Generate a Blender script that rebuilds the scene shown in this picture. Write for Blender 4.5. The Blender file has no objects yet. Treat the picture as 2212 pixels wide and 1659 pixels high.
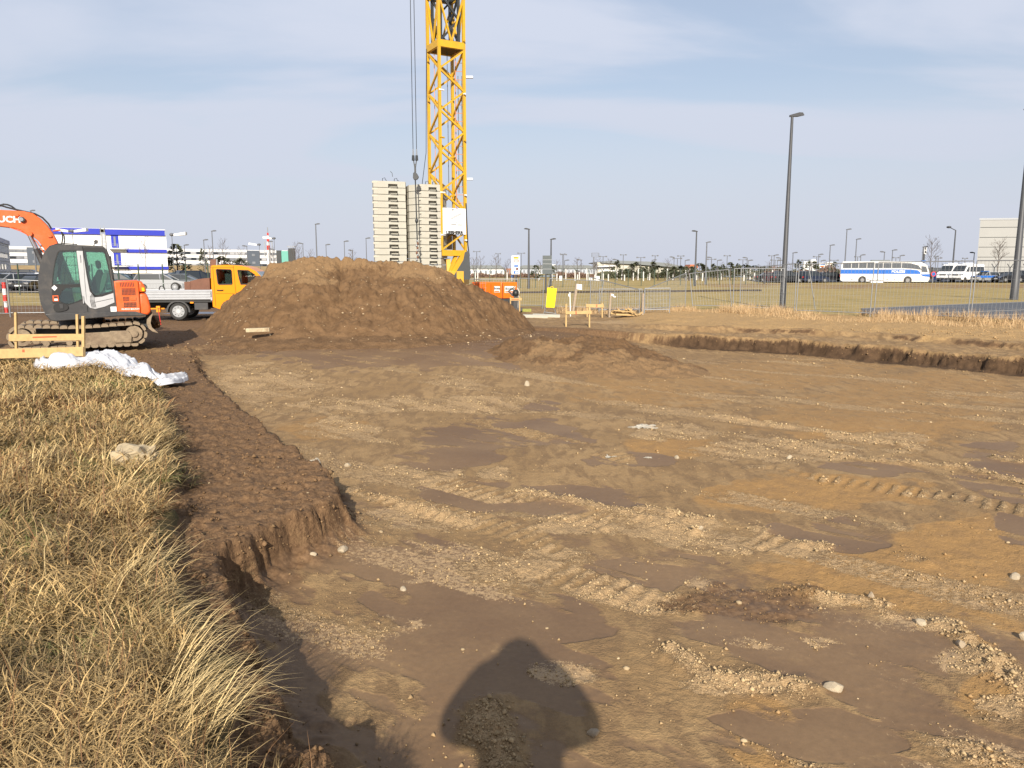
import bpy, bmesh, math, random
import numpy as np
from mathutils import Vector, Matrix
from mathutils.geometry import tessellate_polygon
random.seed(7)
rng = np.random.default_rng(11)
SC = bpy.context.scene
COL = SC.collection
PI = math.pi

# ------------------------------------------------------------------ camera
EYE = 1.83
PITCH = math.atan((829.5 - 584) / 1660)
cd = bpy.data.cameras.new('camera')
cd.sensor_width = 36.0
cd.lens = 1660 / 2212 * 36.0
cd.clip_start = 0.05
cd.clip_end = 6000
cam = bpy.data.objects.new('camera', cd)
COL.objects.link(cam)
cam.location = (0, 0, EYE)
cam.rotation_euler = (PI / 2 - PITCH, 0, 0)
SC.camera = cam

# ------------------------------------------------------------------ sky, sun, exposure
SUN_EL = 27.0
w = bpy.data.worlds.new('World')
SC.world = w
w.use_nodes = True
nt = w.node_tree
nt.nodes.clear()
N = nt.nodes.new
L = nt.links.new
out = N('ShaderNodeOutputWorld'); bg = N('ShaderNodeBackground')
sky = N('ShaderNodeTexSky'); sky.sky_type = 'NISHITA'; sky.sun_disc = False
sky.sun_elevation = math.radians(SUN_EL); sky.sun_rotation = math.radians(180)
sky.air_density = 1.0; sky.dust_density = 2.0; sky.ozone_density = 1.0
geo = N('ShaderNodeTexCoord')
sep = N('ShaderNodeSeparateXYZ'); L(geo.outputs['Generated'], sep.inputs[0])
def wmath(op, a, b=None, clamp=False):
    n = N('ShaderNodeMath'); n.operation = op; n.use_clamp = clamp
    for i, v in enumerate((a, b)):
        if v is None: continue
        if isinstance(v, (int, float)): n.inputs[i].default_value = v
        else: L(v, n.inputs[i])
    return n.outputs[0]
zz = wmath('ADD', wmath('MAXIMUM', sep.outputs[2], 0.0), 0.16)
cmb = N('ShaderNodeCombineXYZ')
L(wmath('DIVIDE', sep.outputs[0], zz), cmb.inputs[0]); L(wmath('DIVIDE', sep.outputs[1], zz), cmb.inputs[1])
mp = N('ShaderNodeMapping'); L(cmb.outputs[0], mp.inputs[0])
mp.inputs['Rotation'].default_value = (0, 0, math.radians(35)); mp.inputs['Scale'].default_value = (0.5, 1.05, 1); mp.inputs['Location'].default_value = (0.55, 1.45, 0)
n1 = N('ShaderNodeTexNoise'); n1.inputs['Scale'].default_value = 0.95; n1.inputs['Detail'].default_value = 7; n1.inputs['Roughness'].default_value = 0.5; n1.inputs['Distortion'].default_value = 0.6
L(mp.outputs[0], n1.inputs['Vector'])
cr = N('ShaderNodeMapRange'); cr.inputs['From Min'].default_value = 0.42; cr.inputs['From Max'].default_value = 0.60; cr.interpolation_type = 'SMOOTHSTEP'
cr.inputs['To Min'].default_value = 0.42; cr.inputs['To Max'].default_value = 0.93
L(n1.outputs['Fac'], cr.inputs['Value'])
hz = N('ShaderNodeMapRange'); hz.interpolation_type = 'SMOOTHSTEP'; hz.inputs['From Min'].default_value = 0.02; hz.inputs['From Max'].default_value = 0.40
hz.inputs['To Min'].default_value = 1.0; hz.inputs['To Max'].default_value = 0.0
L(sep.outputs[2], hz.inputs['Value'])
cov = wmath('MAXIMUM', cr.outputs[0], wmath('MULTIPLY', hz.outputs[0], 0.93))
mx = N('ShaderNodeMix'); mx.data_type = 'RGBA'; L(cov, mx.inputs['Factor'])
veil = N('ShaderNodeMix'); veil.data_type = 'RGBA'
veil.inputs['A'].default_value = (5.35, 5.75, 6.75, 1); veil.inputs['B'].default_value = (4.95, 5.22, 6.08, 1)
L(hz.outputs[0], veil.inputs['Factor'])
L(sky.outputs[0], mx.inputs['A']); L(veil.outputs['Result'], mx.inputs['B'])
L(mx.outputs['Result'], bg.inputs['Color']); bg.inputs['Strength'].default_value = 0.080
L(bg.outputs[0], out.inputs[0])

sl = bpy.data.lights.new('sun', 'SUN'); sl.energy = 5.0; sl.angle = math.radians(0.55); sl.color = (1.0, 0.92, 0.80)
so = bpy.data.objects.new('sun', sl); COL.objects.link(so)
so.rotation_euler = (math.radians(90 - SUN_EL), 0, math.radians(-0.6)); so.location = (0, -30, 40)
# a sun lamp shines along its local -Z: tilted about X it points towards +Y and down
SC.view_settings.view_transform = 'Standard'
SC.view_settings.look = 'None'
SC.view_settings.exposure = 0.70
SC.view_settings.gamma = 1.0
SC.view_settings.use_curve_mapping = False
SC.render.engine = 'CYCLES'
SC.cycles.max_bounces = 6
SC.cycles.transparent_max_bounces = 16

# ------------------------------------------------------------------ small helpers
def ray(u, v):
    dx = (u - 1106) / 1660; dy = -(v - 829.5) / 1660
    return dx, dy * math.sin(PITCH) + math.cos(PITCH), dy * math.cos(PITCH) - math.sin(PITCH)
def at(u, v, Y):
    d = ray(u, v); t = Y / d[1]
    return Vector((d[0] * t, Y, EYE + d[2] * t))
def gnd(u, v, z=0.0):
    d = ray(u, v); t = (z - EYE) / d[2]
    return Vector((d[0] * t, d[1] * t, z))

def tag(o, label=None, cat=None, group=None, kind=None):
    if label: o['label'] = label
    if cat: o['category'] = cat
    if group: o['group'] = group
    if kind: o['kind'] = kind
    return o
def thing(name, label, cat, loc=(0, 0, 0), rz=0.0, group=None):
    o = bpy.data.objects.new(name, None); COL.objects.link(o)
    o.empty_display_size = 0.2
    o.location = loc; o.rotation_euler = (0, 0, rz)
    return tag(o, label, cat, group)
KIDS = {}
def link_mesh(name, me, parent=None):
    o = bpy.data.objects.new(name, me); COL.objects.link(o)
    if parent is not None:
        o.parent = parent
        KIDS.setdefault(parent.name, []).append(o)
    return o
def copy_tree(o, parent=None):
    c = o.copy(); COL.objects.link(c)
    if parent is not None:
        c.parent = parent
        KIDS.setdefault(parent.name, []).append(c)
    for ch in KIDS.get(o.name, []):
        copy_tree(ch, c)
    return c

class MB:
    def __init__(s): s.v = []; s.f = []; s.m = []; s.mi = 0
    def add(s, vs, fs):
        b = len(s.v); s.v += [tuple(p) for p in vs]
        for f in fs: s.f.append([b + i for i in f]); s.m.append(s.mi)
    def box(s, x0, x1, y0, y1, z0, z1):
        s.add([(x0,y0,z0),(x1,y0,z0),(x1,y1,z0),(x0,y1,z0),(x0,y0,z1),(x1,y0,z1),(x1,y1,z1),(x0,y1,z1)],
              [(0,3,2,1),(4,5,6,7),(0,1,5,4),(1,2,6,5),(2,3,7,6),(3,0,4,7)])
        return s
    def beam(s, p0, p1, wd, ht=None, up=(0, 0, 1)):
        p0 = Vector(p0); p1 = Vector(p1); ht = ht or wd
        d = (p1 - p0).normalized(); up = Vector(up)
        if abs(d.dot(up)) > 0.98: up = Vector((1, 0, 0)) if abs(d.x) < 0.9 else Vector((0, 1, 0))
        a = d.cross(up).normalized() * wd / 2; b = a.cross(d).normalized() * ht / 2
        vs = [p + i * a + j * b for p in (p0, p1) for i, j in ((-1,-1),(1,-1),(1,1),(-1,1))]
        s.add(vs, [(0,3,2,1),(4,5,6,7),(0,1,5,4),(1,2,6,5),(2,3,7,6),(3,0,4,7)])
        return s
    def tube(s, pts, r, n=8, cap=True):
        pts = [Vector(p) for p in pts]; rs = r if isinstance(r, (list, tuple)) else [r] * len(pts)
        rings = []; ref = None
        for i, p in enumerate(pts):
            d = (pts[min(i+1, len(pts)-1)] - pts[max(i-1, 0)]).normalized()
            if ref is None:
                ref = Vector((0,0,1)) if abs(d.z) < 0.9 else Vector((1,0,0))
            a = d.cross(ref).normalized(); b = d.cross(a).normalized(); ref = -b if False else ref
            rings.append([p + (a * math.cos(2*PI*k/n) + b * math.sin(2*PI*k/n)) * rs[i] for k in range(n)])
        vs = [q for rg in rings for q in rg]; fs = []
        for i in range(len(pts) - 1):
            for k in range(n):
                k2 = (k + 1) % n
                fs.append((i*n+k, i*n+k2, (i+1)*n+k2, (i+1)*n+k))
        if cap:
            fs.append(tuple(range(n))[::-1]); fs.append(tuple((len(pts)-1)*n + k for k in range(n)))
        s.add(vs, fs); return s
    def disc_y(s, cx, y0, y1, cz, r, n=24, r1=None):
        s.tube([(cx, y0, cz), (cx, y1, cz)], [r, r1 if r1 is not None else r], n); return s
    def prism(s, poly, f, t0, t1):
        n = len(poly)
        vs = [f(a, b, t0) for a, b in poly] + [f(a, b, t1) for a, b in poly]
        fs = [tuple(range(n))[::-1], tuple(range(n, 2*n))]
        for i in range(n):
            j = (i + 1) % n; fs.append((i, j, n + j, n + i))
        s.add(vs, fs); return s
    def plate(s, outer, holes, f, t0, t1):
        loops = [outer] + list(holes)
        tri = tessellate_polygon([[Vector((a, b, 0)) for a, b in lp] for lp in loops])
        flat = [p for lp in loops for p in lp]; n = len(flat)
        vs = [f(a, b, t0) for a, b in flat] + [f(a, b, t1) for a, b in flat]
        fs = [tuple(t) for t in tri] + [tuple(n + i for i in t[::-1]) for t in tri]
        o = 0
        for lp in loops:
            m = len(lp)
            for i in range(m):
                j = (i + 1) % m; fs.append((o+i, o+j, n+o+j, n+o+i))
            o += m
        s.add(vs, fs); return s
    def ball(s, c, r, n=10, sz=1.0):
        pts = []; m = n // 2
        vs = [(c[0], c[1], c[2] + r * sz)]
        for i in range(1, m):
            th = PI * i / m
            for k in range(n):
                vs.append((c[0] + r*math.sin(th)*math.cos(2*PI*k/n), c[1] + r*math.sin(th)*math.sin(2*PI*k/n), c[2] + r*sz*math.cos(th)))
        vs.append((c[0], c[1], c[2] - r * sz)); fs = []
        for k in range(n): fs.append((0, 1+k, 1+(k+1) % n))
        for i in range(m - 2):
            for k in range(n):
                fs.append((1+i*n+k, 1+(i+1)*n+k, 1+(i+1)*n+(k+1) % n, 1+i*n+(k+1) % n))
        e = len(vs) - 1
        for k in range(n): fs.append((e, 1+(m-2)*n+(k+1) % n, 1+(m-2)*n+k))
        s.add(vs, fs); return s
    def mesh(s, name, mats, smooth=None):
        me = bpy.data.meshes.new(name); me.from_pydata(s.v, [], s.f)
        for m in (mats if isinstance(mats, (list, tuple)) else [mats]): me.materials.append(m)
        me.polygons.foreach_set('material_index', s.m)
        bm = bmesh.new(); bm.from_mesh(me); bmesh.ops.recalc_face_normals(bm, faces=bm.faces); bm.to_mesh(me); bm.free()
        if smooth is not None:
            me.polygons.foreach_set('use_smooth', [True] * len(me.polygons))
            me.set_sharp_from_angle(angle=math.radians(smooth))
        me.update(); return me
    def build(s, name, mats, parent=None, smooth=None, bevel=0.0, seg=2):
        o = link_mesh(name, s.mesh(name, mats, smooth if smooth is not None else (35 if bevel else None)), parent)
        if bevel:
            md = o.modifiers.new('edge', 'BEVEL'); md.width = bevel; md.segments = seg; md.limit_method = 'ANGLE'; md.angle_limit = math.radians(40)
        return o

def text_obj(name, body, size, mat, parent, loc, rot, ext=0.003, bold=0.02, align='CENTER', sx=1.0):
    cu = bpy.data.curves.new(name, 'FONT'); cu.body = body; cu.size = size; cu.extrude = ext; cu.offset = bold * size
    cu.align_x = align; cu.align_y = 'CENTER'; cu.resolution_u = 3
    tmp = bpy.data.objects.new('tmp_text', cu)
    me = bpy.data.meshes.new_from_object(tmp)
    bpy.data.objects.remove(tmp)
    me.materials.clear(); me.materials.append(mat)
    o = link_mesh(name, me, parent); o.location = loc; o.rotation_euler = rot; o.scale = (sx, 1, 1)
    return o

# ------------------------------------------------------------------ materials
MATS = {}
def mat(name, col, rough=0.6, metal=0.0, var=0.08, scale=6.0, bump=0.0, bscale=40.0, spec=0.4, dirt=None, dscale=2.5, damt=0.5):
    if name in MATS: return MATS[name]
    m = bpy.data.materials.new(name); m.use_nodes = True; t = m.node_tree; b = t.nodes['Principled BSDF']
    b.inputs['Roughness'].default_value = rough; b.inputs['Metallic'].default_value = metal; b.inputs['Specular IOR Level'].default_value = spec
    tc = t.nodes.new('ShaderNodeTexCoord'); nz = t.nodes.new('ShaderNodeTexNoise'); nz.inputs['Scale'].default_value = scale; nz.inputs['Detail'].default_value = 5
    t.links.new(tc.outputs['Object'], nz.inputs['Vector'])
    mr = t.nodes.new('ShaderNodeMapRange'); mr.inputs['From Min'].default_value = 0.25; mr.inputs['From Max'].default_value = 0.75
    mr.inputs['To Min'].default_value = 1 - var; mr.inputs['To Max'].default_value = 1 + var
    t.links.new(nz.outputs['Fac'], mr.inputs['Value'])
    hs = t.nodes.new('ShaderNodeMix'); hs.data_type = 'RGBA'; hs.blend_type = 'MULTIPLY'; hs.inputs['Factor'].default_value = 1
    hs.inputs['A'].default_value = (*[c_*0.82 for c_ in col], 1); t.links.new(mr.outputs[0], hs.inputs['B'])
    res = hs.outputs['Result']
    if dirt:
        n2 = t.nodes.new('ShaderNodeTexNoise'); n2.inputs['Scale'].default_value = dscale; n2.inputs['Detail'].default_value = 8; n2.inputs['Roughness'].default_value = 0.7
        t.links.new(tc.outputs['Object'], n2.inputs['Vector'])
        m2 = t.nodes.new('ShaderNodeMapRange'); m2.inputs['From Min'].default_value = 0.48; m2.inputs['From Max'].default_value = 0.68; m2.inputs['To Max'].default_value = damt
        t.links.new(n2.outputs['Fac'], m2.inputs['Value'])
        mm = t.nodes.new('ShaderNodeMix'); mm.data_type = 'RGBA'; t.links.new(m2.outputs[0], mm.inputs['Factor'])
        t.links.new(res, mm.inputs['A']); mm.inputs['B'].default_value = (*dirt, 1); res = mm.outputs['Result']
    t.links.new(res, b.inputs['Base Color'])
    if bump:
        n3 = t.nodes.new('ShaderNodeTexNoise'); n3.inputs['Scale'].default_value = bscale; n3.inputs['Detail'].default_value = 6
        t.links.new(tc.outputs['Object'], n3.inputs['Vector'])
        bp = t.nodes.new('ShaderNodeBump'); bp.inputs['Strength'].default_value = bump; bp.inputs['Distance'].default_value = 0.02
        t.links.new(n3.outputs['Fac'], bp.inputs['Height']); t.links.new(bp.outputs[0], b.inputs['Normal'])
    MATS[name] = m; return m
def glass(name, tint=(0.75, 0.9, 0.85), refl=0.16, alpha=0.8):
    m = bpy.data.materials.new(name); m.use_nodes = True; t = m.node_tree; t.nodes.remove(t.nodes['Principled BSDF'])
    o = t.nodes['Material Output']; tr = t.nodes.new('ShaderNodeBsdfTransparent'); tr.inputs[0].default_value = (*tint, 1)
    gl = t.nodes.new('ShaderNodeBsdfGlossy'); gl.inputs['Roughness'].default_value = 0.03
    ly = t.nodes.new('ShaderNodeLayerWeight'); ly.inputs['Blend'].default_value = 0.35
    ad = t.nodes.new('ShaderNodeMath'); ad.operation = 'ADD'; ad.use_clamp = True; ad.inputs[1].default_value = refl; t.links.new(ly.outputs['Fresnel'], ad.inputs[0])
    mx = t.nodes.new('ShaderNodeMixShader'); t.links.new(ad.outputs[0], mx.inputs[0]); t.links.new(tr.outputs[0], mx.inputs[1]); t.links.new(gl.outputs[0], mx.inputs[2])
    t.links.new(mx.outputs[0], o.inputs[0]); return m

MUD = (0.20, 0.135, 0.075)
M = dict(
    orange=mat('orange_paint', (0.74, 0.115, 0.02), 0.4, var=0.06, dirt=(0.36, 0.15, 0.065), damt=0.55),
    cab_orange=mat('truck_orange', (0.85, 0.27, 0.0), 0.3, var=0.03),
    gen_orange=mat('generator_orange', (0.86, 0.16, 0.01), 0.35, var=0.04),
    grey=mat('dark_grey_paint', (0.042, 0.042, 0.044), 0.5, var=0.12, dirt=(0.13, 0.11, 0.09), damt=0.4),
    black=mat('black_plastic', (0.018, 0.018, 0.018), 0.5),
    rubber=mat('tyre_rubber', (0.035, 0.034, 0.033), 0.8, dirt=(0.10, 0.08, 0.06), damt=0.5),
    silver=mat('silver_paint', (0.55, 0.55, 0.56), 0.35, 0.3, var=0.04),
    alu=mat('aluminium_board', (0.46, 0.47, 0.49), 0.42, 0.3, var=0.06),
    steel=mat('galvanised_steel', (0.33, 0.34, 0.35), 0.45, 0.55, var=0.12, scale=20),
    track=mat('muddy_track', (0.27, 0.205, 0.135), 0.85, var=0.25, scale=9, bump=0.5, bscale=25, dirt=(0.13, 0.09, 0.06), damt=0.7),
    white=mat('white_paint', (0.80, 0.80, 0.80), 0.5, var=0.03),
    whitewall=mat('white_cladding', (0.78, 0.78, 0.78), 0.6, var=0.03, scale=0.5),
    blue=mat('blue_panel', (0.02, 0.035, 0.42), 0.45, var=0.04),
    yellow=mat('crane_yellow', (0.60, 0.345, 0.018), 0.42, var=0.08, dirt=(0.38, 0.19, 0.05), damt=0.5, dscale=4),
    signyellow=mat('sign_yellow', (0.80, 0.60, 0.0), 0.4, var=0.03),
    cgrey=mat('crane_grey', (0.034, 0.038, 0.041), 0.5, var=0.15),
    concrete=mat('pale_concrete', (0.46, 0.44, 0.375), 0.85, var=0.08, scale=2.0, bump=0.15, bscale=30, dirt=(0.33, 0.29, 0.215), damt=0.5, dscale=1.6),
    wood=mat('fresh_timber', (0.50, 0.335, 0.145), 0.7, var=0.14, scale=14, bump=0.1),
    oldwood=mat('weathered_timber', (0.33, 0.26, 0.19), 0.8, var=0.2, scale=14),
    brownwood=mat('brown_formwork', (0.17, 0.075, 0.045), 0.7, var=0.15),
    redpaint=mat('red_paint', (0.65, 0.03, 0.02), 0.5),
    sprayred=mat('spray_marking', (0.85, 0.10, 0.04), 0.7),
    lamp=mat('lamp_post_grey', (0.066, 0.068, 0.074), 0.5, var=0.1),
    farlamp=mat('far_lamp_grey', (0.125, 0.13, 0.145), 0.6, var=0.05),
    green=mat('fence_green', (0.035, 0.06, 0.04), 0.6),
    glassd=mat('dark_glass', (0.025, 0.03, 0.034), 0.12, spec=0.8, var=0.0),
    glassg=mat('window_grey', (0.22, 0.235, 0.26), 0.25, var=0.25, scale=0.25),
    chrome=mat('chrome', (0.7, 0.7, 0.7), 0.2, 0.9, var=0.0),
    seat=mat('seat_fabric', (0.06, 0.07, 0.065), 0.8),
    seatlight=mat('seat_back_grey', (0.30, 0.33, 0.29), 0.7),
    orangelens=mat('orange_lens', (0.9, 0.3, 0.02), 0.25),
    ladder=mat('ladder_paint', (0.62, 0.24, 0.10), 0.5),
    bark=mat('bark', (0.11, 0.085, 0.07), 0.85, var=0.2),
    needles=mat('pine_needles', (0.085, 0.092, 0.050), 0.8, var=0.35, scale=1.5),
    hedge=mat('bare_hedge', (0.17, 0.105, 0.075), 0.85, var=0.3, scale=0.8),
    whitepost=mat('white_tree_guard', (0.66, 0.65, 0.62), 0.7),
    asphalt=mat('asphalt', (0.085, 0.088, 0.095), 0.6, var=0.25, scale=0.8, bump=0.2, bscale=60),
    road=mat('far_road', (0.30, 0.33, 0.31), 0.7, var=0.06, scale=0.1),
    kerb=mat('kerb_stone', (0.20, 0.195, 0.19), 0.8),
    jacket=mat('dark_jacket', (0.03, 0.03, 0.04), 0.8), skin=mat('skin', (0.52, 0.32, 0.24), 0.55), trousers=mat('trousers', (0.035, 0.04, 0.06), 0.8),
    hallpanel=mat('hall_panel', (0.34, 0.335, 0.315), 0.7, var=0.05, scale=0.3),
    dkblock=mat('slate_cladding', (0.10, 0.12, 0.15), 0.6, var=0.08),
    leftwall=mat('grey_cladding', (0.40, 0.43, 0.48), 0.55, var=0.06, scale=0.4),
    roofgrey=mat('roof_grey', (0.16, 0.175, 0.18), 0.6, var=0.05),
    tarp=mat('white_sheet', (0.58, 0.59, 0.62), 0.5, var=0.08, scale=5),
    pvc=mat('clear_cab_glass', (0.3, 0.3, 0.3), 0.3),
    polblue=mat('stripe_blue', (0.02, 0.14, 0.52), 0.35, var=0.02),
    brick=mat('far_brick', (0.33, 0.15, 0.10), 0.8, var=0.1), roofred=mat('roof_red', (0.48, 0.15, 0.07), 0.8),
    brownsign=mat('brown_print', (0.12, 0.03, 0.02), 0.5), bluesign=mat('blue_print', (0.01, 0.12, 0.42), 0.5), yelsign=mat('yellow_print', (0.85, 0.48, 0.0), 0.5),
)
M['cabglass'] = glass('tinted_cab_glass', (0.60, 0.80, 0.72), 0.10)
M['clearglass'] = glass('clear_glass', (0.8, 0.88, 0.86), 0.12)
# ------------------------------------------------------------------ ground
def hsh(ix, iy, seed):
    h = (ix.astype(np.int64) * 374761393 + iy.astype(np.int64) * 668265263 + seed * 974634541) & 0xFFFFFFFF
    h = ((h ^ (h >> 13)) * 1274126177) & 0xFFFFFFFF
    return ((h ^ (h >> 16)) & 0xFFFFFF) / float(0xFFFFFF)
def vn(x, y, seed=0):
    ix = np.floor(x); iy = np.floor(y); fx = x - ix; fy = y - iy
    fx = fx*fx*fx*(fx*(fx*6-15)+10); fy = fy*fy*fy*(fy*(fy*6-15)+10)
    a = hsh(ix, iy, seed); b = hsh(ix+1, iy, seed); c = hsh(ix, iy+1, seed); d = hsh(ix+1, iy+1, seed)
    return (a + (b-a)*fx) * (1-fy) + (c + (d-c)*fx) * fy
def fbm(x, y, seed=0, o=4, g=0.5):
    s = 0; a = 1; t = 0
    for i in range(o):
        s = s + a * vn(x * 2**i + 17.3*i, y * 2**i - 9.1*i, seed + i); t += a; a *= g
    return s / t - 0.5
def ss(a, b, x):
    t = np.clip((x - a) / (b - a), 0, 1); return t*t*(3-2*t)
def poly_sd(px, py, poly):
    d = np.full(px.shape, 1e9); inside = np.zeros(px.shape, bool); n = len(poly)
    for i in range(n):
        ax, ay = poly[i]; bx, by = poly[(i+1) % n]; ex, ey = bx-ax, by-ay
        t = np.clip(((px-ax)*ex + (py-ay)*ey) / (ex*ex+ey*ey+1e-9), 0, 1)
        d = np.minimum(d, (px-ax-t*ex)**2 + (py-ay-t*ey)**2)
        c = ((ay > py) != (by > py))
        with np.errstate(divide='ignore', invalid='ignore'):
            xi = (bx-ax)*(py-ay)/(by-ay+1e-12)+ax
        inside ^= c & (px < xi)
    return np.where(inside, 1, -1) * np.sqrt(d)
def line_d(px, py, pts):
    d = np.full(px.shape, 1e9); al = np.zeros(px.shape); acc = 0
    for (ax, ay), (bx, by) in zip(pts[:-1], pts[1:]):
        ex, ey = bx-ax, by-ay; ln = math.hypot(ex, ey) + 1e-9
        t = np.clip(((px-ax)*ex + (py-ay)*ey) / (ln*ln), 0, 1)
        dd = np.hypot(px-ax-t*ex, py-ay-t*ey); m = dd < d
        d = np.where(m, dd, d); al = np.where(m, acc + t*ln, al); acc += ln
    return d, al

GRASS_EDGE = [(1.6, 1.55), (0.5, 1.75), (-0.45, 2.1), (-0.92, 2.55), (-1.10, 2.85), (-1.30, 3.03), (-1.34, 3.35), (-1.60, 3.62), (-1.90, 4.2), (-2.18, 4.75), (-2.40, 5.3), (-2.70, 5.9), (-3.12, 6.99), (-3.83, 8.46), (-4.9, 10.6), (-6.3, 13.1), (-7.1, 14.2), (-8.4, 15.0), (-11, 15.5), (-14, 15.8), (-30, 16.0)]
PIT = [(16, 1.4), (6, 1.3), (2.2, 1.4), (1.6, 1.55), (0.5, 1.75), (-0.25, 2.1), (-0.62, 2.55), (-0.78, 2.85), (-0.98, 3.03), (-1.02, 3.35), (-1.30, 3.62), (-1.55, 4.2), (-1.86, 4.75), (-2.0, 5.2), (-1.85, 5.86), (-1.5, 6.72), (-1.91, 7.59), (-2.84, 9.14), (-3.96, 11.05), (-6.26, 15.26), (-8.2, 19.5), (-6, 24), (0, 25.5), (4.0, 24.3), (5.57, 23.44), (7.94, 22.14), (9.62, 20.05), (11.6, 17.32), (14.5, 12.5), (18, 6)]
WET = [(3.04, 6.7, 0.46, 0.57, 0.43), (2.52, 6.89, 0.21, 0.29, 0.36), (1.1, 5.92, 0.63, 0.45, 0.18), (-0.43, 7.96, 0.65, 0.61, -0.05), (0.61, 7.87, 0.88, 0.69, 0.07), (-0.98, 6.07, 0.5, 0.52, -0.15), (-0.52, 5.25, 0.6, 0.47, -0.09), (0.14, 5.03, 0.64, 0.44, 0.02), (-0.54, 4.07, 0.31, 0.45, -0.12), (0.0, 3.88, 0.45, 0.6, 0.0), (2.0, 4.5, 0.75, 0.33, 0.41), (1.55, 3.7, 0.85, 0.25, 0.4), (1.69, 4.88, 0.41, 0.42, 0.33), (5.64, 8.72, 0.54, 0.94, 0.62), (6.48, 10.17, 0.5, 0.62, 0.62), (4.5, 9.16, 0.79, 0.46, 0.47), (0.52, 13.24, 0.4, 0.56, 0.04), (1.43, 9.51, 0.71, 0.44, 0.15), (-0.58, 19.4, 3.8, 2.6, -0.03), (-3.87, 19.4, 2.53, 2.6, -0.18), (-0.04, 11.08, 1.36, 1.34, 0.0), (-0.93, 9.64, 0.89, 0.64, -0.09), (5.05, 7.32, 0.27, 0.9, 0.66)]
SAND = [(-0.25, 8.93, 0.33, 0.39, -0.04), (-0.97, 8.93, 0.66, 0.54, -0.1), (-2.57, 11.42, 0.78, 0.99, -0.22), (-5.23, 15.72, 1.25, 2.33, -0.32), (-0.92, 7.17, 0.67, 0.43, -0.13), (0.28, 6.07, 0.46, 0.42, 0.04), (0.73, 5.42, 0.52, 0.3, 0.12), (1.15, 5.25, 0.2, 0.16, 0.19), (1.01, 6.89, 0.99, 0.29, 0.14), (1.69, 6.52, 0.49, 0.27, 0.25), (0.37, 4.27, 0.3, 0.21, 0.09), (-0.87, 4.95, 0.38, 0.21, -0.16), (0.14, 4.88, 0.28, 0.14, 0.04), (-0.46, 13.47, 1.65, 0.87, -0.03), (-2.85, 13.47, 1.24, 0.73, -0.21), (2.35, 5.33, 0.2, 0.16, 0.44), (1.78, 4.68, 0.45, 0.1, 0.32), (2.66, 4.95, 0.57, 0.18, 0.5), (2.74, 4.38, 0.29, 0.2, 0.58), (2.63, 3.88, 0.2, 0.19, 0.59), (1.21, 4.12, 0.37, 0.09, 0.28), (2.34, 11.08, 0.55, 0.83, 0.2), (3.72, 10.17, 1.57, 0.71, 0.35), (5.25, 10.76, 1.0, 0.47, 0.47)]
OCHRE = [(2.89, 5.77, 1.21, 0.67, 0.48), (3.93, 6.29, 0.79, 1.02, 0.6), (1.31, 3.7, 0.29, 0.38, 0.33), (2.5, 4.56, 0.32, 0.25, 0.51), (3.3, 4.95, 0.38, 0.5, 0.63), (2.69, 4.07, 0.21, 0.29, 0.63), (3.1, 15.72, 2.4, 2.68, 0.19), (6.48, 17.95, 3.27, 3.51, 0.35), (8.56, 15.72, 2.39, 2.68, 0.53), (2.15, 10.17, 0.76, 0.84, 0.2), (-2.85, 11.42, 0.85, 1.06, -0.25), (3.26, 8.14, 1.26, 0.73, 0.38), (6.32, 13.01, 2.39, 2.82, 0.47), (2.44, 3.47, 0.18, 0.22, 0.64)]
CHURN = [(1.60, 5.28, 0.62, 0.36, 0.33), (-7.0, 19.5, 1.4, 1.0, 0.0)]
RIDGES = [[(0.12, 8.13), (0.69, 7.71), (1.32, 7.18), (1.67, 6.78), (1.96, 6.31)], [(2.03, 5.49), (2.3, 5.37), (2.63, 5.21), (2.88, 5.06), (2.95, 4.78), (2.95, 4.48), (2.9, 4.06)], [(3.77, 10.68), (4.16, 9.72), (4.88, 9.35), (5.5, 9.13), (5.77, 8.41)], [(3.46, 12.42), (4.33, 11.49), (5.15, 10.53), (5.87, 9.97), (6.4, 9.35)], [(2.58, 6.48), (2.98, 6.37), (3.36, 6.1)], [(-1.61, 7.96), (-0.97, 7.55), (-0.42, 7.04)], [(1.28, 7.47), (1.77, 7.18), (2.31, 6.91)], [(-0.16, 3.66), (-0.14, 3.87), (-0.07, 3.62), (-0.05, 3.4)], [(1.0, 4.54), (1.16, 4.23), (1.44, 4.18), (1.65, 4.16)]]
TRACKS = [[(-1.65, 8.13), (0.5, 6.42)], [(-0.82, 8.5), (1.06, 6.91)], [(1.68, 7.18), (2.4, 6.42)], [(0.28, 5.9), (1.06, 5.29)], [(3.0, 9.0), (5.2, 7.4)], [(-2.0, 14.0), (1.5, 9.5)]]
FENCE_LINE = [(60, 2), (22, 22.5), (16.94, 28.3), (14.4, 30.6), (12.35, 33.2), (10.6, 36.0), (4, 39.0), (-3, 40), (-60, 42)]
ASPH = [(13.3, 31.6), (15.6, 36.4), (22, 40.5), (33, 47.5), (60, 60), (60, 30), (26, 22), (20.5, 25.5), (16.5, 29.2)]
def blob(x, y, E, rag=0.35, seed=50):
    r = np.zeros(x.shape)
    wob = fbm(x*2.1, y*2.1, seed, 4) * 2 * rag
    for cx, cy, rx, ry, sk in E:
        dy = (y - cy) / ry; dx = (x - cx - sk*(y-cy)) / rx
        r = np.maximum(r, 1 - ss(0.65, 1.15, np.sqrt(dx*dx+dy*dy) + wob))
    return r
def fence_side(x, y): return -poly_sd(x, y, FENCE_LINE + [(-60, -40), (60, -40)])
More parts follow.
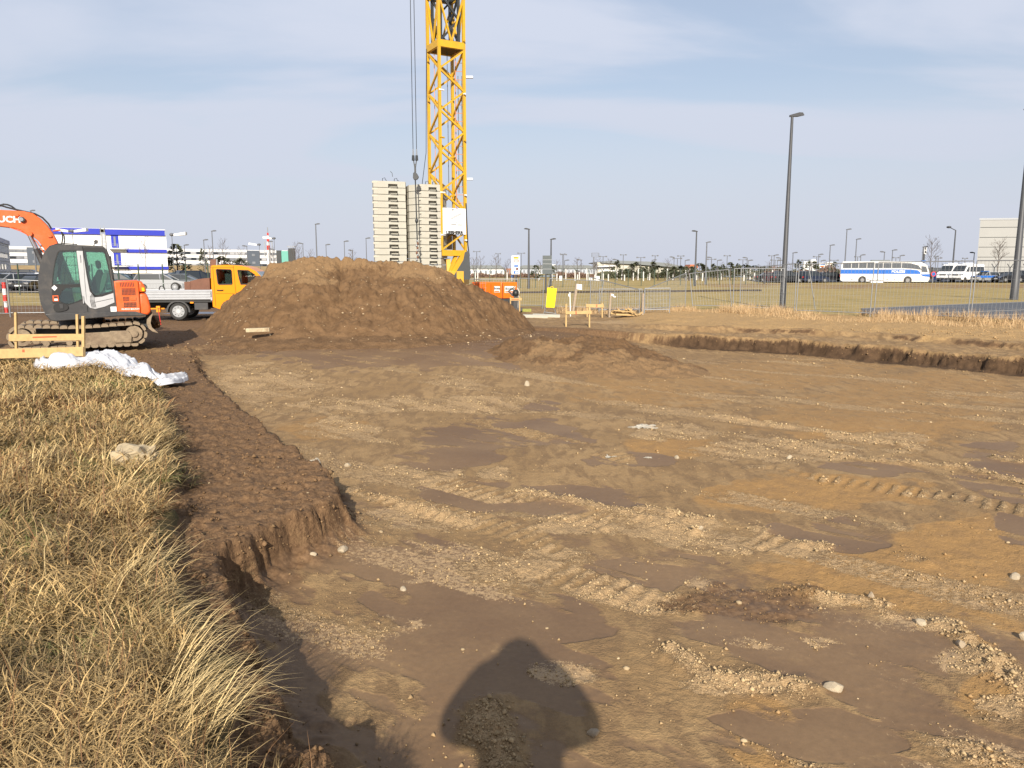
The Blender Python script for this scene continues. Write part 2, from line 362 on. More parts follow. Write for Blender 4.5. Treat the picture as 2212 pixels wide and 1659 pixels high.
def terrain(x, y):
    """height plus the soil masks at world x, y (arrays)"""
    near = 1 - ss(10, 30, y)
    rag = fbm(x*2.6, y*2.6, 3, 4) * 0.36 + fbm(x*11, y*11, 4, 3) * 0.09 + fbm(x*30, y*30, 6, 2) * 0.05*near
    sd = poly_sd(x, y, PIT) + rag * (0.55 + 0.6*ss(12, 20, y))
    gsd = -poly_sd(x, y, GRASS_EDGE + [(-30, -8), (1.6, -8)]) + fbm(x*2.2, y*2.2, 8, 3)*0.3      # > 0 outside the grass
    grass = 1 - ss(-0.06, 0.06, gsd)
    rim = 0.06 + 0.07*fbm(x*0.8, y*0.8, 5, 3)
    ledge = -0.10 + 0.05*fbm(x*1.4, y*1.4, 9, 3) - 0.05*ss(0, 1.0, gsd)
    base = np.where(True, ledge + (rim - ledge)*grass, 0)
    # east and north of the pit: bench that steps up to the old surface
    far = ss(19.0, 24.0, y + 0.9*x*ss(2, 9, x) - 3.0*(x < 2))
    east = ss(2.5, 6.0, x) * ss(8, 14, y)
    lipd = poly_sd(x, y, [(4.0, 26.6), (6.02, 25.38), (8.58, 23.98), (10.64, 22.22), (12.71, 19.01), (16, 13), (40, 5), (60, 20), (30, 60), (-4, 60), (0, 28)]) + rag*0.9
    bench = -0.14 + 0.15*ss(-0.2, 0.2, lipd) + 0.13*fbm(x*1.1, y*1.1, 21, 4) + 0.09*np.maximum(fbm(x*3.7, y*3.7, 23, 3), -0.03)
    base = base*(1-east) + bench*east
    northw = ss(19, 24, y) * (1 - ss(2, 5, x))
    base = base*(1-northw) + (-0.04 + 0.10*fbm(x*0.7, y*0.7, 22, 4))*northw
    meadow = ss(-0.5, 0.6, fence_side(x, y) + 1.2*fbm(x*0.6, y*0.6, 31, 3))
    base = base*(1-meadow) + (0.0 + 0.05*fbm(x*0.25, y*0.25, 33, 3))*meadow
    asph = ss(-0.3, 0.5, poly_sd(x, y, ASPH))
    base = base*(1-asph) + 0.0*asph
    floor = -0.55 + 0.42*ss(12, 22, y)*(1 - ss(1.0, 5.5, x)) + 0.06*fbm(x*0.5, y*0.5, 41, 3)
    wallw = 0.04 + 0.05*ss(10, 20, y)
    inpit = ss(-wallw, wallw*1.3, sd)
    toe = np.exp(-np.maximum(sd, 0)/0.16) * (0.14 + 0.22*np.maximum(fbm(x*7, y*7, 14, 3), -0.2)) * (1 - northw)   # crumbled foot of the wall
    wet = blob(x, y, WET, 0.40, 50); sand = blob(x, y, SAND, 0.6, 60); och = blob(x, y, OCHRE, 0.5, 70)*(1 - 0.45*ss(8, 13, y)); churn = 0.75*blob(x, y, CHURN, 0.9, 80)
    sa = 0.78*x - 0.62*y; ta = 0.62*x + 0.78*y
    n_big = fbm(sa*0.45, ta*1.7, 90, 5)
    sand = np.maximum(sand*(0.55 + 0.45*ss(-0.12, 0.1, fbm(sa*2.0, ta*7, 95, 4))), ss(0.06, 0.2, n_big) * 0.75)
    wet = wet*(0.45 + 0.55*ss(-0.16, 0.02, fbm(sa*1.3, ta*4.6, 96, 4)))
    damp = ss(10.0, 5.0, y + 0.5*x)*ss(-0.16, 0.06, fbm(sa*0.7, ta*2.2, 97, 5) + 0.05)
    wet = np.maximum(wet, 0.72*damp)
    ridge = np.zeros(x.shape); rclod = np.zeros(x.shape)
    for k, R in enumerate(RIDGES):
        d, al = line_d(x, y, R); wd = 0.09 + 0.05*vn(al*3, al*0 + k, 101)
        ridge = np.maximum(ridge, np.exp(-(d/wd)**2) * ss(0.0, 0.35, vn(al*2.2, al*0 + k*3.3, 102)))
    rclod = ridge
    tread = np.zeros(x.shape); tmask = np.zeros(x.shape)
    for k, T in enumerate(TRACKS):
        d, al = line_d(x, y, T)
        m = (1 - ss(0.19, 0.26, d)) * ss(0.42, 0.58, vn(x*1.6 + k, y*1.6, 111))
        tread = np.where(m > tmask, np.abs(((al/0.145 + 0.15*fbm(x*5, y*5, 112, 2)) % 1.0) - 0.5)*2, tread); tmask = np.maximum(tmask, m)
    wet = wet * (1 - ridge) * (1 - 0.8*tmask)
    sand = np.clip(sand*(1 - 0.9*np.clip(wet - 0.6*damp*(wet < 0.73), 0, 1)) + 0.9*ridge + tmask*0.6*ss(0.35, 0.6, tread), 0, 1)
    och = och * (1 - 0.75*wet)
    rough = 1 - 0.92*wet
    lump = np.maximum(fbm(x*9, y*9, 120, 3), -0.1)
    micro = fbm(x*38, y*38, 125, 2)
    soilh = rough*(0.035*lump + 0.022*micro*near) * (0.5 + 0.8*sand + 0.9*churn) + 0.030*ridge*(0.4 + 1.4*vn(x*16, y*16, 130)) + tmask*(0.022*ss(0.3, 0.75, tread) - 0.012) + 0.05*churn*lump
    h = base + (floor + toe - base) * inpit
    h = h + soilh * np.where(inpit > 0.5, 1.0, 1.3) * (1 - meadow) * (1 - asph)
    led = (1 - grass) * (1 - inpit) * (1 - ss(16, 22, y)) * (1 - ss(0, 3, x))
    h = h + led * (0.09*np.maximum(fbm(x*5.5, y*9, 140, 3), -0.06) + 0.07*np.maximum(fbm(x*14, y*17, 142, 2), -0.05)*near)
    wall = np.clip(1 - np.abs(inpit*2 - 1), 0, 1)
    h = h + wall * (0.20*fbm(x*10, y*10, 150, 4) + 0.10*np.maximum(fbm(x*27, y*27, 151, 2), 0))
    # dark topsoil: ledge, churned strips, the north part; walls go darker as well
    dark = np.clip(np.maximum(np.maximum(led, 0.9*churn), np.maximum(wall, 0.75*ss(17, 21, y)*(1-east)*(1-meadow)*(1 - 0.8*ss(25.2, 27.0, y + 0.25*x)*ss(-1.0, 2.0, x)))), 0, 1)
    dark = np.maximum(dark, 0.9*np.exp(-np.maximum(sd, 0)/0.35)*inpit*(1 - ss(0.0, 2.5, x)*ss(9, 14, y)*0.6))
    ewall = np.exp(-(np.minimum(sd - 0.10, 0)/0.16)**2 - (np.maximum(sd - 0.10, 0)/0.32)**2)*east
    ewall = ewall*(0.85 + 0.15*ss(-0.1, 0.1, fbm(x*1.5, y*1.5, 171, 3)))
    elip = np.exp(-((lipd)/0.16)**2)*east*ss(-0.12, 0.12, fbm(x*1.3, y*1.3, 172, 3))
    dark = np.maximum(dark, np.maximum(ewall, 0.8*elip))
    h = h - 0.06*ewall*np.maximum(fbm(x*4, y*4, 173, 4), -0.1) + 0.10*elip*fbm(x*8, y*8, 174, 3)
    dry = east * (1 - np.maximum(ewall, elip)) * (1 - inpit) * ss(-0.2, 0.6, lipd + 1.3*fbm(x*0.7, y*1.1, 160, 3)) * (1-meadow)
    return dict(h=h, wet=wet*inpit*(1-wall), sand=np.clip(sand*inpit*(1-dark*0.7) + 0.25*dry + 0.9*blob(x, y, [(1.5, 31.8, 1.8, 1.6, 0.0), (4.0, 28.5, 1.6, 1.2, 0.2)], 0.5, 66), 0, 1), ochre=np.clip(och*inpit + 0.6*dry, 0, 1), dark=dark, grass=grass, meadow=meadow, dry=dry, rclod=ridge*inpit, churn=churn, cut_dark=np.clip(np.maximum(ewall, 0.55*elip) + 0.35*wall*(1-east)*near, 0, 1), wall=wall, led=led, pit=inpit, asph=asph)
def HZ(x, y):
    x = np.atleast_1d(np.asarray(x, float)); y = np.atleast_1d(np.asarray(y, float))
    return terrain(x, y)['h']
def hz(x, y): return float(HZ(x, y)[0])

def grid_mesh(name, X, Y, Z, attrs, material, kind='structure', smooth=True):
    r, c = X.shape
    me = bpy.data.meshes.new(name)
    co = np.stack([X, Y, Z], -1).reshape(-1, 3).astype(np.float32)
    idx = np.arange(r*c).reshape(r, c)
    q = np.stack([idx[:-1, :-1], idx[:-1, 1:], idx[1:, 1:], idx[1:, :-1]], -1).reshape(-1, 4)
    me.vertices.add(len(co)); me.vertices.foreach_set('co', co.ravel())
    me.loops.add(q.size); me.loops.foreach_set('vertex_index', q.ravel().astype(np.int32))
    me.polygons.add(len(q)); me.polygons.foreach_set('loop_start', np.arange(0, q.size, 4, dtype=np.int32))
    me.update(calc_edges=True)
    for k, a in attrs.items():
        at_ = me.attributes.new(k, 'FLOAT', 'POINT'); at_.data.foreach_set('value', a.reshape(-1).astype(np.float32))
    if smooth: me.polygons.foreach_set('use_smooth', np.ones(len(q), bool))
    me.materials.append(material)
    return me

class NT:
    """tiny node-graph helper"""
    def __init__(s, name):
        s.m = bpy.data.materials.new(name); s.m.use_nodes = True; s.t = s.m.node_tree; s.b = s.t.nodes['Principled BSDF']
        s.geo = s.t.nodes.new('ShaderNodeNewGeometry')
    def lk(s, a, b): s.t.links.new(a, b)
    def noise(s, scale, det=4, rough=0.55, stretch=None, dist=0.0):
        n = s.t.nodes.new('ShaderNodeTexNoise'); n.inputs['Scale'].default_value = scale; n.inputs['Detail'].default_value = det; n.inputs['Roughness'].default_value = rough; n.inputs['Distortion'].default_value = dist
        v = s.geo.outputs['Position']
        if stretch:
            mpn = s.t.nodes.new('ShaderNodeMapping'); mpn.inputs['Scale'].default_value = stretch; s.lk(v, mpn.inputs[0]); v = mpn.outputs[0]
        s.lk(v, n.inputs['Vector']); return n.outputs['Fac']
    def voro(s, scale):
        n = s.t.nodes.new('ShaderNodeTexVoronoi'); n.inputs['Scale'].default_value = scale; s.lk(s.geo.outputs['Position'], n.inputs['Vector']); return n.outputs['Distance']
    def attr(s, k):
        n = s.t.nodes.new('ShaderNodeAttribute'); n.attribute_name = k; return n.outputs['Fac']
    def math(s, op, a, b=0.0, c=None):
        n = s.t.nodes.new('ShaderNodeMath'); n.operation = op
        for i, v in enumerate((a, b, c)):
            if v is None: continue
            if isinstance(v, (int, float)): n.inputs[i].default_value = v
            else: s.lk(v, n.inputs[i])
        return n.outputs[0]
    def step(s, v, a, b, lo=0.0, hi=1.0):
        n = s.t.nodes.new('ShaderNodeMapRange'); n.interpolation_type = 'SMOOTHSTEP'
        n.inputs['From Min'].default_value = a; n.inputs['From Max'].default_value = b; n.inputs['To Min'].default_value = lo; n.inputs['To Max'].default_value = hi
        s.lk(v, n.inputs['Value']); return n.outputs[0]
    def mix(s, f, a, b, mode='MIX'):
        n = s.t.nodes.new('ShaderNodeMix'); n.data_type = 'RGBA'; n.blend_type = mode
        for k, v in (('Factor', f), ('A', a), ('B', b)):
            if isinstance(v, (int, float)): n.inputs[k].default_value = v
            elif isinstance(v, tuple): n.inputs[k].default_value = (*v, 1)
            else: s.lk(v, n.inputs[k])
        return n.outputs['Result']
    def edge(s, a, n, k=0.5, lo=0.4, hi=0.6):
        return s.step(s.math('ADD', a, s.math('MULTIPLY', s.math('SUBTRACT', n, 0.5), k*2)), lo, hi)

g = NT('site_soil')
nf = g.noise(26, 6, 0.65); nm = g.noise(5.0, 6, 0.62); nl = g.noise(0.9, 5, 0.6); nff = g.noise(110, 3, 0.6)
vo = g.voro(55)
st = g.noise(6.0, 5, 0.6, stretch=(1.0, 0.35, 1.0), dist=0.5)
base = g.mix(g.step(nl, 0.35, 0.65), (0.290, 0.188, 0.090), (0.365, 0.245, 0.122))
base = g.mix(g.step(st, 0.42, 0.62), base, (0.240, 0.156, 0.080))
base = g.mix(g.edge(g.attr('ochre'), nm, 0.55, 0.35, 0.75), base, g.mix(g.step(nm, 0.35, 0.7), (0.400, 0.238, 0.092), (0.320, 0.195, 0.085)))
base = g.mix(g.edge(g.attr('wet'), nm, 0.55, 0.40, 0.62), base, g.mix(g.step(nl, 0.3, 0.7), (0.180, 0.112, 0.062), (0.240, 0.155, 0.083)))
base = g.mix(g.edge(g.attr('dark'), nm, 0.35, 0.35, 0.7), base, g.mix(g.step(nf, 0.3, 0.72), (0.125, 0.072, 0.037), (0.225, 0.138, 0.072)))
spk = g.math('ADD', g.math('MULTIPLY', nf, 0.55), g.math('MULTIPLY', nff, 0.45))
sd_ = g.edge(g.attr('sand'), spk, 1.7, 0.48, 0.72)
base = g.mix(g.math('MULTIPLY', sd_, 0.85), base, g.mix(g.step(nff, 0.3, 0.7), (0.385, 0.258, 0.135), (0.540, 0.385, 0.215)))
base = g.mix(g.edge(g.attr('dry'), nm, 0.6, 0.4, 0.7), base, g.mix(g.step(nf, 0.35, 0.65), (0.50, 0.335, 0.155), (0.36, 0.23, 0.105)))
base = g.mix(g.edge(g.attr('cut_dark'), nf, 0.45, 0.35, 0.65), base, g.mix(g.step(nm, 0.35, 0.65), (0.060, 0.036, 0.020), (0.105, 0.064, 0.035)))  # cut faces and bench lip coloured darker than the soil around them
base = g.mix(g.edge(g.attr('grass'), nf, 0.3, 0.4, 0.6), base, g.mix(g.step(nm, 0.35, 0.65), (0.16, 0.115, 0.05), (0.10, 0.085, 0.035)))
strk = g.noise(1.0, 6, 0.62, stretch=(0.25, 1.1, 1)); mfine = g.noise(7.0, 5, 0.7, stretch=(0.6, 2.0, 1))
mead = g.mix(g.step(strk, 0.36, 0.64), (0.315, 0.240, 0.088), (0.450, 0.345, 0.145))
mead = g.mix(g.step(mfine, 0.45, 0.72), mead, (0.42, 0.325, 0.15))
mead = g.mix(g.step(g.noise(0.35, 4, 0.6), 0.5, 0.7, 0.0, 0.45), mead, (0.165, 0.155, 0.048))
base = g.mix(g.edge(g.attr('meadow'), nm, 0.4, 0.4, 0.6), base, mead)
base = g.mix(1.0, base, g.mix(nf, (0.60, 0.585, 0.57), (0.96, 0.935, 0.91)), 'MULTIPLY')
g.lk(base, g.b.inputs['Base Color'])
wetf = g.edge(g.attr('wet'), nm, 0.25, 0.42, 0.62)
g.lk(g.math('SUBTRACT', 0.92, g.math('MULTIPLY', wetf, 0.34)), g.b.inputs['Roughness'])
g.b.inputs['Specular IOR Level'].default_value = 0.22
hgt = g.math('ADD', g.math('MULTIPLY', nf, 0.7), g.math('ADD', g.math('MULTIPLY', nff, 0.35), g.math('MULTIPLY', vo, -0.22)))
amp = g.math('MULTIPLY', g.math('SUBTRACT', 1.0, g.math('MULTIPLY', wetf, 0.88)), g.math('ADD', 0.65, g.math('MULTIPLY', sd_, 0.7)))
bp = g.t.nodes.new('ShaderNodeBump'); bp.inputs['Distance'].default_value = 0.03; bp.inputs['Strength'].default_value = 0.75
g.lk(g.math('MULTIPLY', hgt, amp), bp.inputs['Height']); g.lk(bp.outputs[0], g.b.inputs['Normal'])
M['soil'] = g.m

def cols(y, n=800):
    W = 0.72*np.maximum(y, 0) + 2.2
    inner = np.linspace(-1, 1, n); k = np.linspace(1/10, 1, 10)**1.7
    left = -(W + (0.6*np.maximum(y, 3) + 22)*k[::-1]); right = W + (0.6*np.maximum(y, 3) + 22)*k
    return np.concatenate([left, inner*W, right])
YS = np.concatenate([np.linspace(-6, 2.2, 26), np.geomspace(2.25, 26, 560), np.geomspace(26.2, 46, 110)])
XG = np.stack([cols(y) for y in YS]); YG = np.repeat(YS[:, None], XG.shape[1], 1)
T = terrain(XG.ravel(), YG.ravel())
sh = XG.shape
ZG = T['h'].reshape(sh)
ZG[-1, :] = 0.0
me = grid_mesh('ground', XG, YG, ZG, {k: T[k] for k in ('wet', 'sand', 'ochre', 'dark', 'grass', 'meadow', 'dry', 'cut_dark')}, M['soil'])
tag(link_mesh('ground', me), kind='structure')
# the mown field beyond, on to the horizon
YF = np.concatenate([np.geomspace(46, 160, 90), np.geomspace(165, 5000, 30)])
tt = np.linspace(-1, 1, 160)
WF = float(-XG[-1, 0])
XF = np.stack([tt*max(1.9*y, WF) for y in YF]); YFg = np.repeat(YF[:, None], 160, 1)
ZF = 0.10*fbm(XF*0.05, YFg*0.05, 200, 3) + 0.05*fbm(XF*0.4, YFg*0.4, 201, 3)
ZF[0, :] = 0.0; ZF[-31:, :] *= 0.0
me = grid_mesh('field', XF, YFg, ZF, {'meadow': 1 - np.clip((ss(74, 82, YFg)*(1 - ss(104, 112, YFg))*ss(18, 26, XF) + 0.7*ss(64, 68, YFg)*(1 - ss(70, 74, YFg))*(1 - ss(18, 24, XF)))*ss(-0.25, 0.1, fbm(XF*0.25, YFg*0.5, 203, 4))*0.75, 0, 1)}, M['soil'])
tag(link_mesh('field', me), kind='structure')
def strip(name, poly, z, m, kind='structure'):
    b = MB(); b.add([(x, y, z) for x, y in poly], [tuple(range(len(poly)))])
    return tag(b.build(name, m), kind=kind)

# asphalt path beyond the fence, with its kerbs
AP = [(14.6, 32.2), (16.6, 36.6), (23, 40.6), (34, 47.0), (34, 36), (22.2, 29.0), (19.0, 27.6), (17.2, 30.2)]
strip('asphalt_path', AP, 0.035, M['asphalt'])
kb = MB()
for a, c in zip([(16.6, 36.6), (23, 40.6), (17.6, 32.6), (22, 34.6), (17.2, 30.2)], [(23, 40.6), (34, 47.0), (22, 34.6), (34, 40.5), (24, 33)]):
    kb.beam((a[0], a[1], 0.03), (c[0], c[1], 0.03), 0.10, 0.05)
tag(kb.build('kerb', M['kerb']), kind='structure')
# narrow dark strip across the field, the road and verge behind it
eb = MB(); eb.beam((-2, 60.5, 0.05), (22, 68.5, 0.05), 0.35, 0.22); None
tag(eb.build('dark_strip', mat('strip_dark', (0.05, 0.04, 0.035), 0.9)), kind='structure')
strip('road', [(-40, 205), (90, 205), (90, 275), (-40, 285)], 0.12, M['road'])
strip('parking_area', [(-90, 62), (-21, 62), (-30, 110), (-120, 110)], 0.09, mat('parking_paving', (0.26, 0.22, 0.18), 0.85, scale=0.5, var=0.2))
strip('street', [(38, 118), (150, 112), (150, 150), (45, 150)], 0.12, M['asphalt'])
# grassed embankment in front of the white building on the left
nb = 60; bx = np.linspace(-330, -50, nb); prof = [(158, 0.05), (172, 0.3), (205, 3.0), (225, 3.3), (470, 3.4)]
XB = np.repeat(bx[None, :], len(prof), 0); YB = np.stack([np.full(nb, p[0]) for p in prof]); ZB = np.stack([p[1]*(1 - ss(-95, -52, bx)) + 0.02 + (0.0 if i in (0,) else 0.25*fbm(bx*0.08, bx*0+i, 210, 3)) for i, p in enumerate(prof)])
gm = NT('embankment_grass'); nn = gm.noise(0.5, 6, 0.65)
gm.lk(gm.mix(gm.step(nn, 0.4, 0.6), (0.26, 0.165, 0.065), (0.36, 0.25, 0.10)), gm.b.inputs['Base Color']); gm.b.inputs['Roughness'].default_value = 0.95
tag(link_mesh('embankment', grid_mesh('embankment', XB, YB, ZB, {}, gm.m)), kind='structure')
# ------------------------------------------------------------------ big earth mound and the low heap in front of it
g = NT('heaped_topsoil')
nf = g.noise(14, 7, 0.7); nm = g.noise(3.2, 6, 0.65); nff = g.noise(70, 4, 0.6)
c_ = g.mix(g.step(nm, 0.35, 0.65), (0.112, 0.064, 0.031), (0.168, 0.099, 0.049))
c_ = g.mix(g.edge(g.attr('dryness'), nf, 0.5, 0.45, 0.72), c_, g.mix(g.step(nff, 0.35, 0.65), (0.240, 0.152, 0.078), (0.172, 0.104, 0.050)))
c_ = g.mix(1.0, c_, g.mix(nff, (0.78, 0.78, 0.78), (1.25, 1.25, 1.25)), 'MULTIPLY')
g.lk(c_, g.b.inputs['Base Color']); g.b.inputs['Roughness'].default_value = 0.95; g.b.inputs['Specular IOR Level'].default_value = 0.2
bp = g.t.nodes.new('ShaderNodeBump'); bp.inputs['Distance'].default_value = 0.06; bp.inputs['Strength'].default_value = 0.8
g.lk(g.math('ADD', nf, g.math('MULTIPLY', nff, 0.4)), bp.inputs['Height']); g.lk(bp.outputs[0], g.b.inputs['Normal'])
M['heap'] = g.m
OUTL = [(385, 735), (405, 718), (430, 700), (480, 658), (530, 612), (580, 574), (615, 562), (640, 557), (665, 552), (690, 550), (715, 553), (745, 559), (757, 563), (768, 560), (800, 556), (830, 558), (850, 563), (880, 564), (905, 561), (940, 568), (980, 584), (1020, 603), (1060, 629), (1100, 658), (1140, 687), (1165, 705)]
YR = 24.3
op = [at(u, v, YR) for u, v in OUTL]
ox = np.array([p.x for p in op]); oz = np.array([p.z for p in op])
gx = np.linspace(ox[0] - 0.8, ox[-1] + 0.8, 420); gy = np.linspace(18.6, 31, 300)
X, Y = np.meshgrid(gx, gy)
yr = YR + 0.5*fbm(X*0.35, X*0, 301, 3) + 0.9*ss(-3, 1, X)
rz_ = np.interp(X, ox, oz, left=-0.6, right=-0.6)
foot = -0.25
slope = 0.60
front = rz_ - np.maximum(yr - Y, 0) * (slope - 0.12*ss(-2, 1, X)) - 0.10*np.maximum(yr - Y, 0)*0
back = rz_ - np.maximum(Y - yr, 0) * 0.62
Zm = np.minimum(front, back)
k = 0.25
Zm = np.where(True, Zm - k*np.exp(-((Y-yr)/0.7)**2)*0.35, 0)
toe = -0.12 + 0.3*np.exp(-np.abs(Zm - 0.0)*2.2)*0.35
Zm = np.maximum(Zm, Zm*0.22 + 0.02 - 0.0)
lum = fbm(X*1.1, Y*1.1, 310, 5)*0.34 + np.maximum(fbm(X*3.2, Y*3.2, 315, 3), -0.05)*0.26 + np.maximum(fbm(X*8, Y*8, 320, 3), -0.03)*0.20 + fbm(X*22, Y*22, 325, 2)*0.05
gully = np.abs(fbm(X*0.9 + 0.1*Y, Y*0.12, 330, 4))
Zm = Zm + lum*ss(-0.25, 0.5, Zm) - 0.35*(0.10 - np.minimum(gully, 0.10))/0.10*ss(0.3, 1.0, Zm)*0.35
edge = np.minimum(np.minimum(X - gx[0], gx[-1] - X)/1.2, np.minimum(Y - gy[0], gy[-1] - Y)/0.6)
Zm = Zm - 0.7*(1 - ss(0, 1, edge))
Zm = Zm + np.minimum(Zm + 0.05, 0)*1.3
dryn = np.clip(ss(1.0, 2.1, Zm + 0.9*fbm(X*0.8, Y*0.8, 340, 4))*0.8 + ss(0.06, 0.2, fbm(X*0.7, Y*1.3, 345, 4))*0.45, 0, 1)
o = link_mesh('dirt_mound', grid_mesh('dirt_mound', X, Y, Zm, {'dryness': dryn}, M['heap']))
tag(o, 'big brown mound of excavated earth in front of the yellow crane', 'dirt mound')
MOUND = (gx, gy, Zm)
def mound_z(x, y):
    i = int(np.clip(np.searchsorted(gx, x), 0, len(gx)-1)); j = int(np.clip(np.searchsorted(gy, y), 0, len(gy)-1)); return float(Zm[j, i])

hx = np.linspace(-1.4, 5.4, 240); hy = np.linspace(15.0, 23.5, 220)
X, Y = np.meshgrid(hx, hy)
Hh = 0.30*np.exp(-(((X-1.9)/1.7)**2 + ((Y-18.2)/2.0)**2)) + 0.17*np.exp(-(((X-3.5)/1.1)**2 + ((Y-18.0)/1.3)**2)) + 0.25*np.exp(-(((X-0.4)/0.9)**2 + ((Y-19.5)/1.1)**2)) + 0.30*np.exp(-(((X-2.6)/1.3)**2 + ((Y-20.6)/1.1)**2))
base_ = HZ(X.ravel(), Y.ravel()).reshape(X.shape)
lum = fbm(X*1.6, Y*1.6, 350, 4)*0.22 + np.maximum(fbm(X*5, Y*5, 355, 3), -0.05)*0.20 + np.maximum(fbm(X*12, Y*12, 358, 2), -0.05)*0.10
Zh = base_ - 0.09 + Hh + lum*ss(0.03, 0.2, Hh)
edge = np.minimum(np.minimum(X - hx[0], hx[-1] - X), np.minimum(Y - hy[0], hy[-1] - Y))
Zh -= 0.3*(1 - ss(0, 0.4, edge))
o = link_mesh('soil_heap', grid_mesh('soil_heap', X, Y, Zh, {'dryness': np.clip(0.25 + 1.0*ss(18.6, 16.6, Y + fbm(X*1.2, Y*1.2, 361, 3)*2) + ss(0.0, 0.15, fbm(X, Y, 360, 3))*0.7, 0, 1)}, M['heap']))
tag(o, 'low spread heap of loose soil in the middle of the pit', 'soil heap')

# ------------------------------------------------------------------ grass
def blade_mesh(name, base, az, length, lean, width, colr, curl=None, kind='stuff', nseg=3):
    n = len(base)
    d = np.stack([np.cos(az), np.sin(az), np.zeros(n)], 1); side = np.stack([-np.sin(az), np.cos(az), np.zeros(n)], 1)
    if curl is None: curl = np.zeros(n)
    tw = rng.uniform(-0.9, 0.9, n)
    side = side*np.cos(tw)[:, None] + d*np.sin(tw)[:, None]
    P = []; p = base.copy()
    P.append(p)
    for i in range(nseg):
        a = lean * (0.35 + 1.0*(i + 0.5)/nseg) ; a = np.minimum(a, 1.95)
        aza = az + curl*(i/nseg)
        dd = np.stack([np.cos(aza), np.sin(aza), np.zeros(n)], 1)
        p = p + (dd*np.sin(a)[:, None] + np.array([0, 0, 1.0])*np.cos(a)[:, None]) * (length/nseg)[:, None]
        P.append(p)
    W = [1.0, 0.9, 0.6, 0.0] if nseg == 3 else list(np.linspace(1, 0, nseg+1))
    nv = nseg*2 + 1
    V = np.zeros((n, nv, 3), np.float32)
    for i in range(nseg):
        V[:, 2*i] = P[i] - side*(width*W[i]/2)[:, None]; V[:, 2*i+1] = P[i] + side*(width*W[i]/2)[:, None]
    V[:, nv-1] = P[nseg]
    b = (np.arange(n)*nv)[:, None]
    loops = []; tot = []
    q = []
    for i in range(nseg-1):
        q.append(np.concatenate([b+2*i, b+2*i+1, b+2*i+3, b+2*i+2], 1))
    q = np.stack(q, 1).reshape(n, -1); t = np.concatenate([b+nv-3, b+nv-2, b+nv-1], 1)
    lv = np.concatenate([q, t], 1).ravel().astype(np.int32)
    per = [4]*(nseg-1) + [3]; st1 = np.concatenate([[0], np.cumsum(per)[:-1]]); tl = sum(per)
    starts = (np.arange(n)[:, None]*tl + st1[None, :]).ravel().astype(np.int32)
    me = bpy.data.meshes.new(name)
    me.vertices.add(n*nv); me.vertices.foreach_set('co', V.ravel())
    me.loops.add(len(lv)); me.loops.foreach_set('vertex_index', lv)
    me.polygons.add(len(starts)); me.polygons.foreach_set('loop_start', starts)
    me.update(calc_edges=True)
    ca = me.attributes.new('tint', 'FLOAT_COLOR', 'POINT')
    c4 = np.ones((n, nv, 4), np.float32); c4[:, :, :3] = colr[:, None, :]
    ca.data.foreach_set('color', c4.ravel())
    me.materials.append(M['blade'])
    o = link_mesh(name, me); tag(o, kind=kind); return o
gm = bpy.data.materials.new('dry_grass_blades'); gm.use_nodes = True; t = gm.node_tree; b = t.nodes['Principled BSDF']
an = t.nodes.new('ShaderNodeAttribute'); an.attribute_name = 'tint'; t.links.new(an.outputs['Color'], b.inputs['Base Color'])
b.inputs['Roughness'].default_value = 0.65; b.inputs['Specular IOR Level'].default_value = 0.25
M['blade'] = gm

def grass_patch(n, seed):
    r = np.random.default_rng(seed)
    y = 2.0 + (17.2 - 2.0) * r.random(n)**1.75
    xl = -(0.70*y + 0.9)
    x = xl + (0.3 - xl) * r.random(n)
    gsd = -poly_sd(x, y, GRASS_EDGE + [(-30, -8), (1.6, -8)]) + fbm(x*2.2, y*2.2, 8, 3)*0.3
    dens = 0.35 + 0.65*ss(-0.15, 0.1, fbm(x*1.5, y*1.5, 401, 4))
    bare = ((x+3.35)/0.55)**2 + ((y-7.1)/0.5)**2
    keep = (gsd < -0.04 - 0.13*ss(6.5, 5.0, y) + 0.40*fbm(x*3.3, y*3.3, 405, 3)) & (r.random(n) < dens) & (r.random(n) < ss(0.35, 1.2, bare) + 0.12)
    return x[keep], y[keep], gsd[keep], r
x, y, gsd, r = grass_patch(330000, 21)
n = len(x)
z = HZ(x, y)
mnd = np.maximum(fbm(x*1.3, y*1.3, 410, 3), -0.2)*0.30                      # tussocks
sw = fbm(x*0.55, y*0.55, 420, 4)*9.0 + fbm(x*2.0, y*2.0, 421, 3)*4.0
az = -0.35 + sw*1.3 + r.normal(0, 0.75, n)
edge = np.exp(-np.abs(gsd)/0.22)
az = az*(1 - 0.55*edge) + (-0.25 + r.normal(0, 1.0, n))*0.55*edge
length = r.uniform(0.11, 0.30, n)*(1 - 0.45*edge*ss(6.5, 5.0, y)) * (0.75 + 1.2*np.clip(mnd + 0.1, 0, 0.4)) * (1 + 0.15*edge) * (1 - 0.45*ss(9, 14, y))
lean = np.clip(r.normal(1.50, 0.28, n), 0.3, 1.9)
tall = r.random(n) < 0.035
lean[tall] = r.uniform(0.35, 0.95, tall.sum()); length[tall] *= 1.35
width = (0.0021 + 0.0009*y) * r.lognormal(0, 0.35, n) * np.where(tall, 0.7, 1.0)
base = np.stack([x, y, z - 0.02 + (np.maximum(mnd, 0)*0.55*r.random(n) + 0.05*r.random(n))*(1 - 0.6*ss(9, 14, y))*(1-0.6*edge)], 1)
q = 1.25*fbm(x*0.9, y*0.9, 430, 4) + 0.35*fbm(x*6, y*6, 431, 2) + r.normal(0, 0.07, n)
C0 = np.array([0.40, 0.268, 0.112]); C1 = np.array([0.57, 0.425, 0.205]); C2 = np.array([0.155, 0.165, 0.050]); C3 = np.array([0.27, 0.130, 0.052])
u = r.random(n)[:, None]
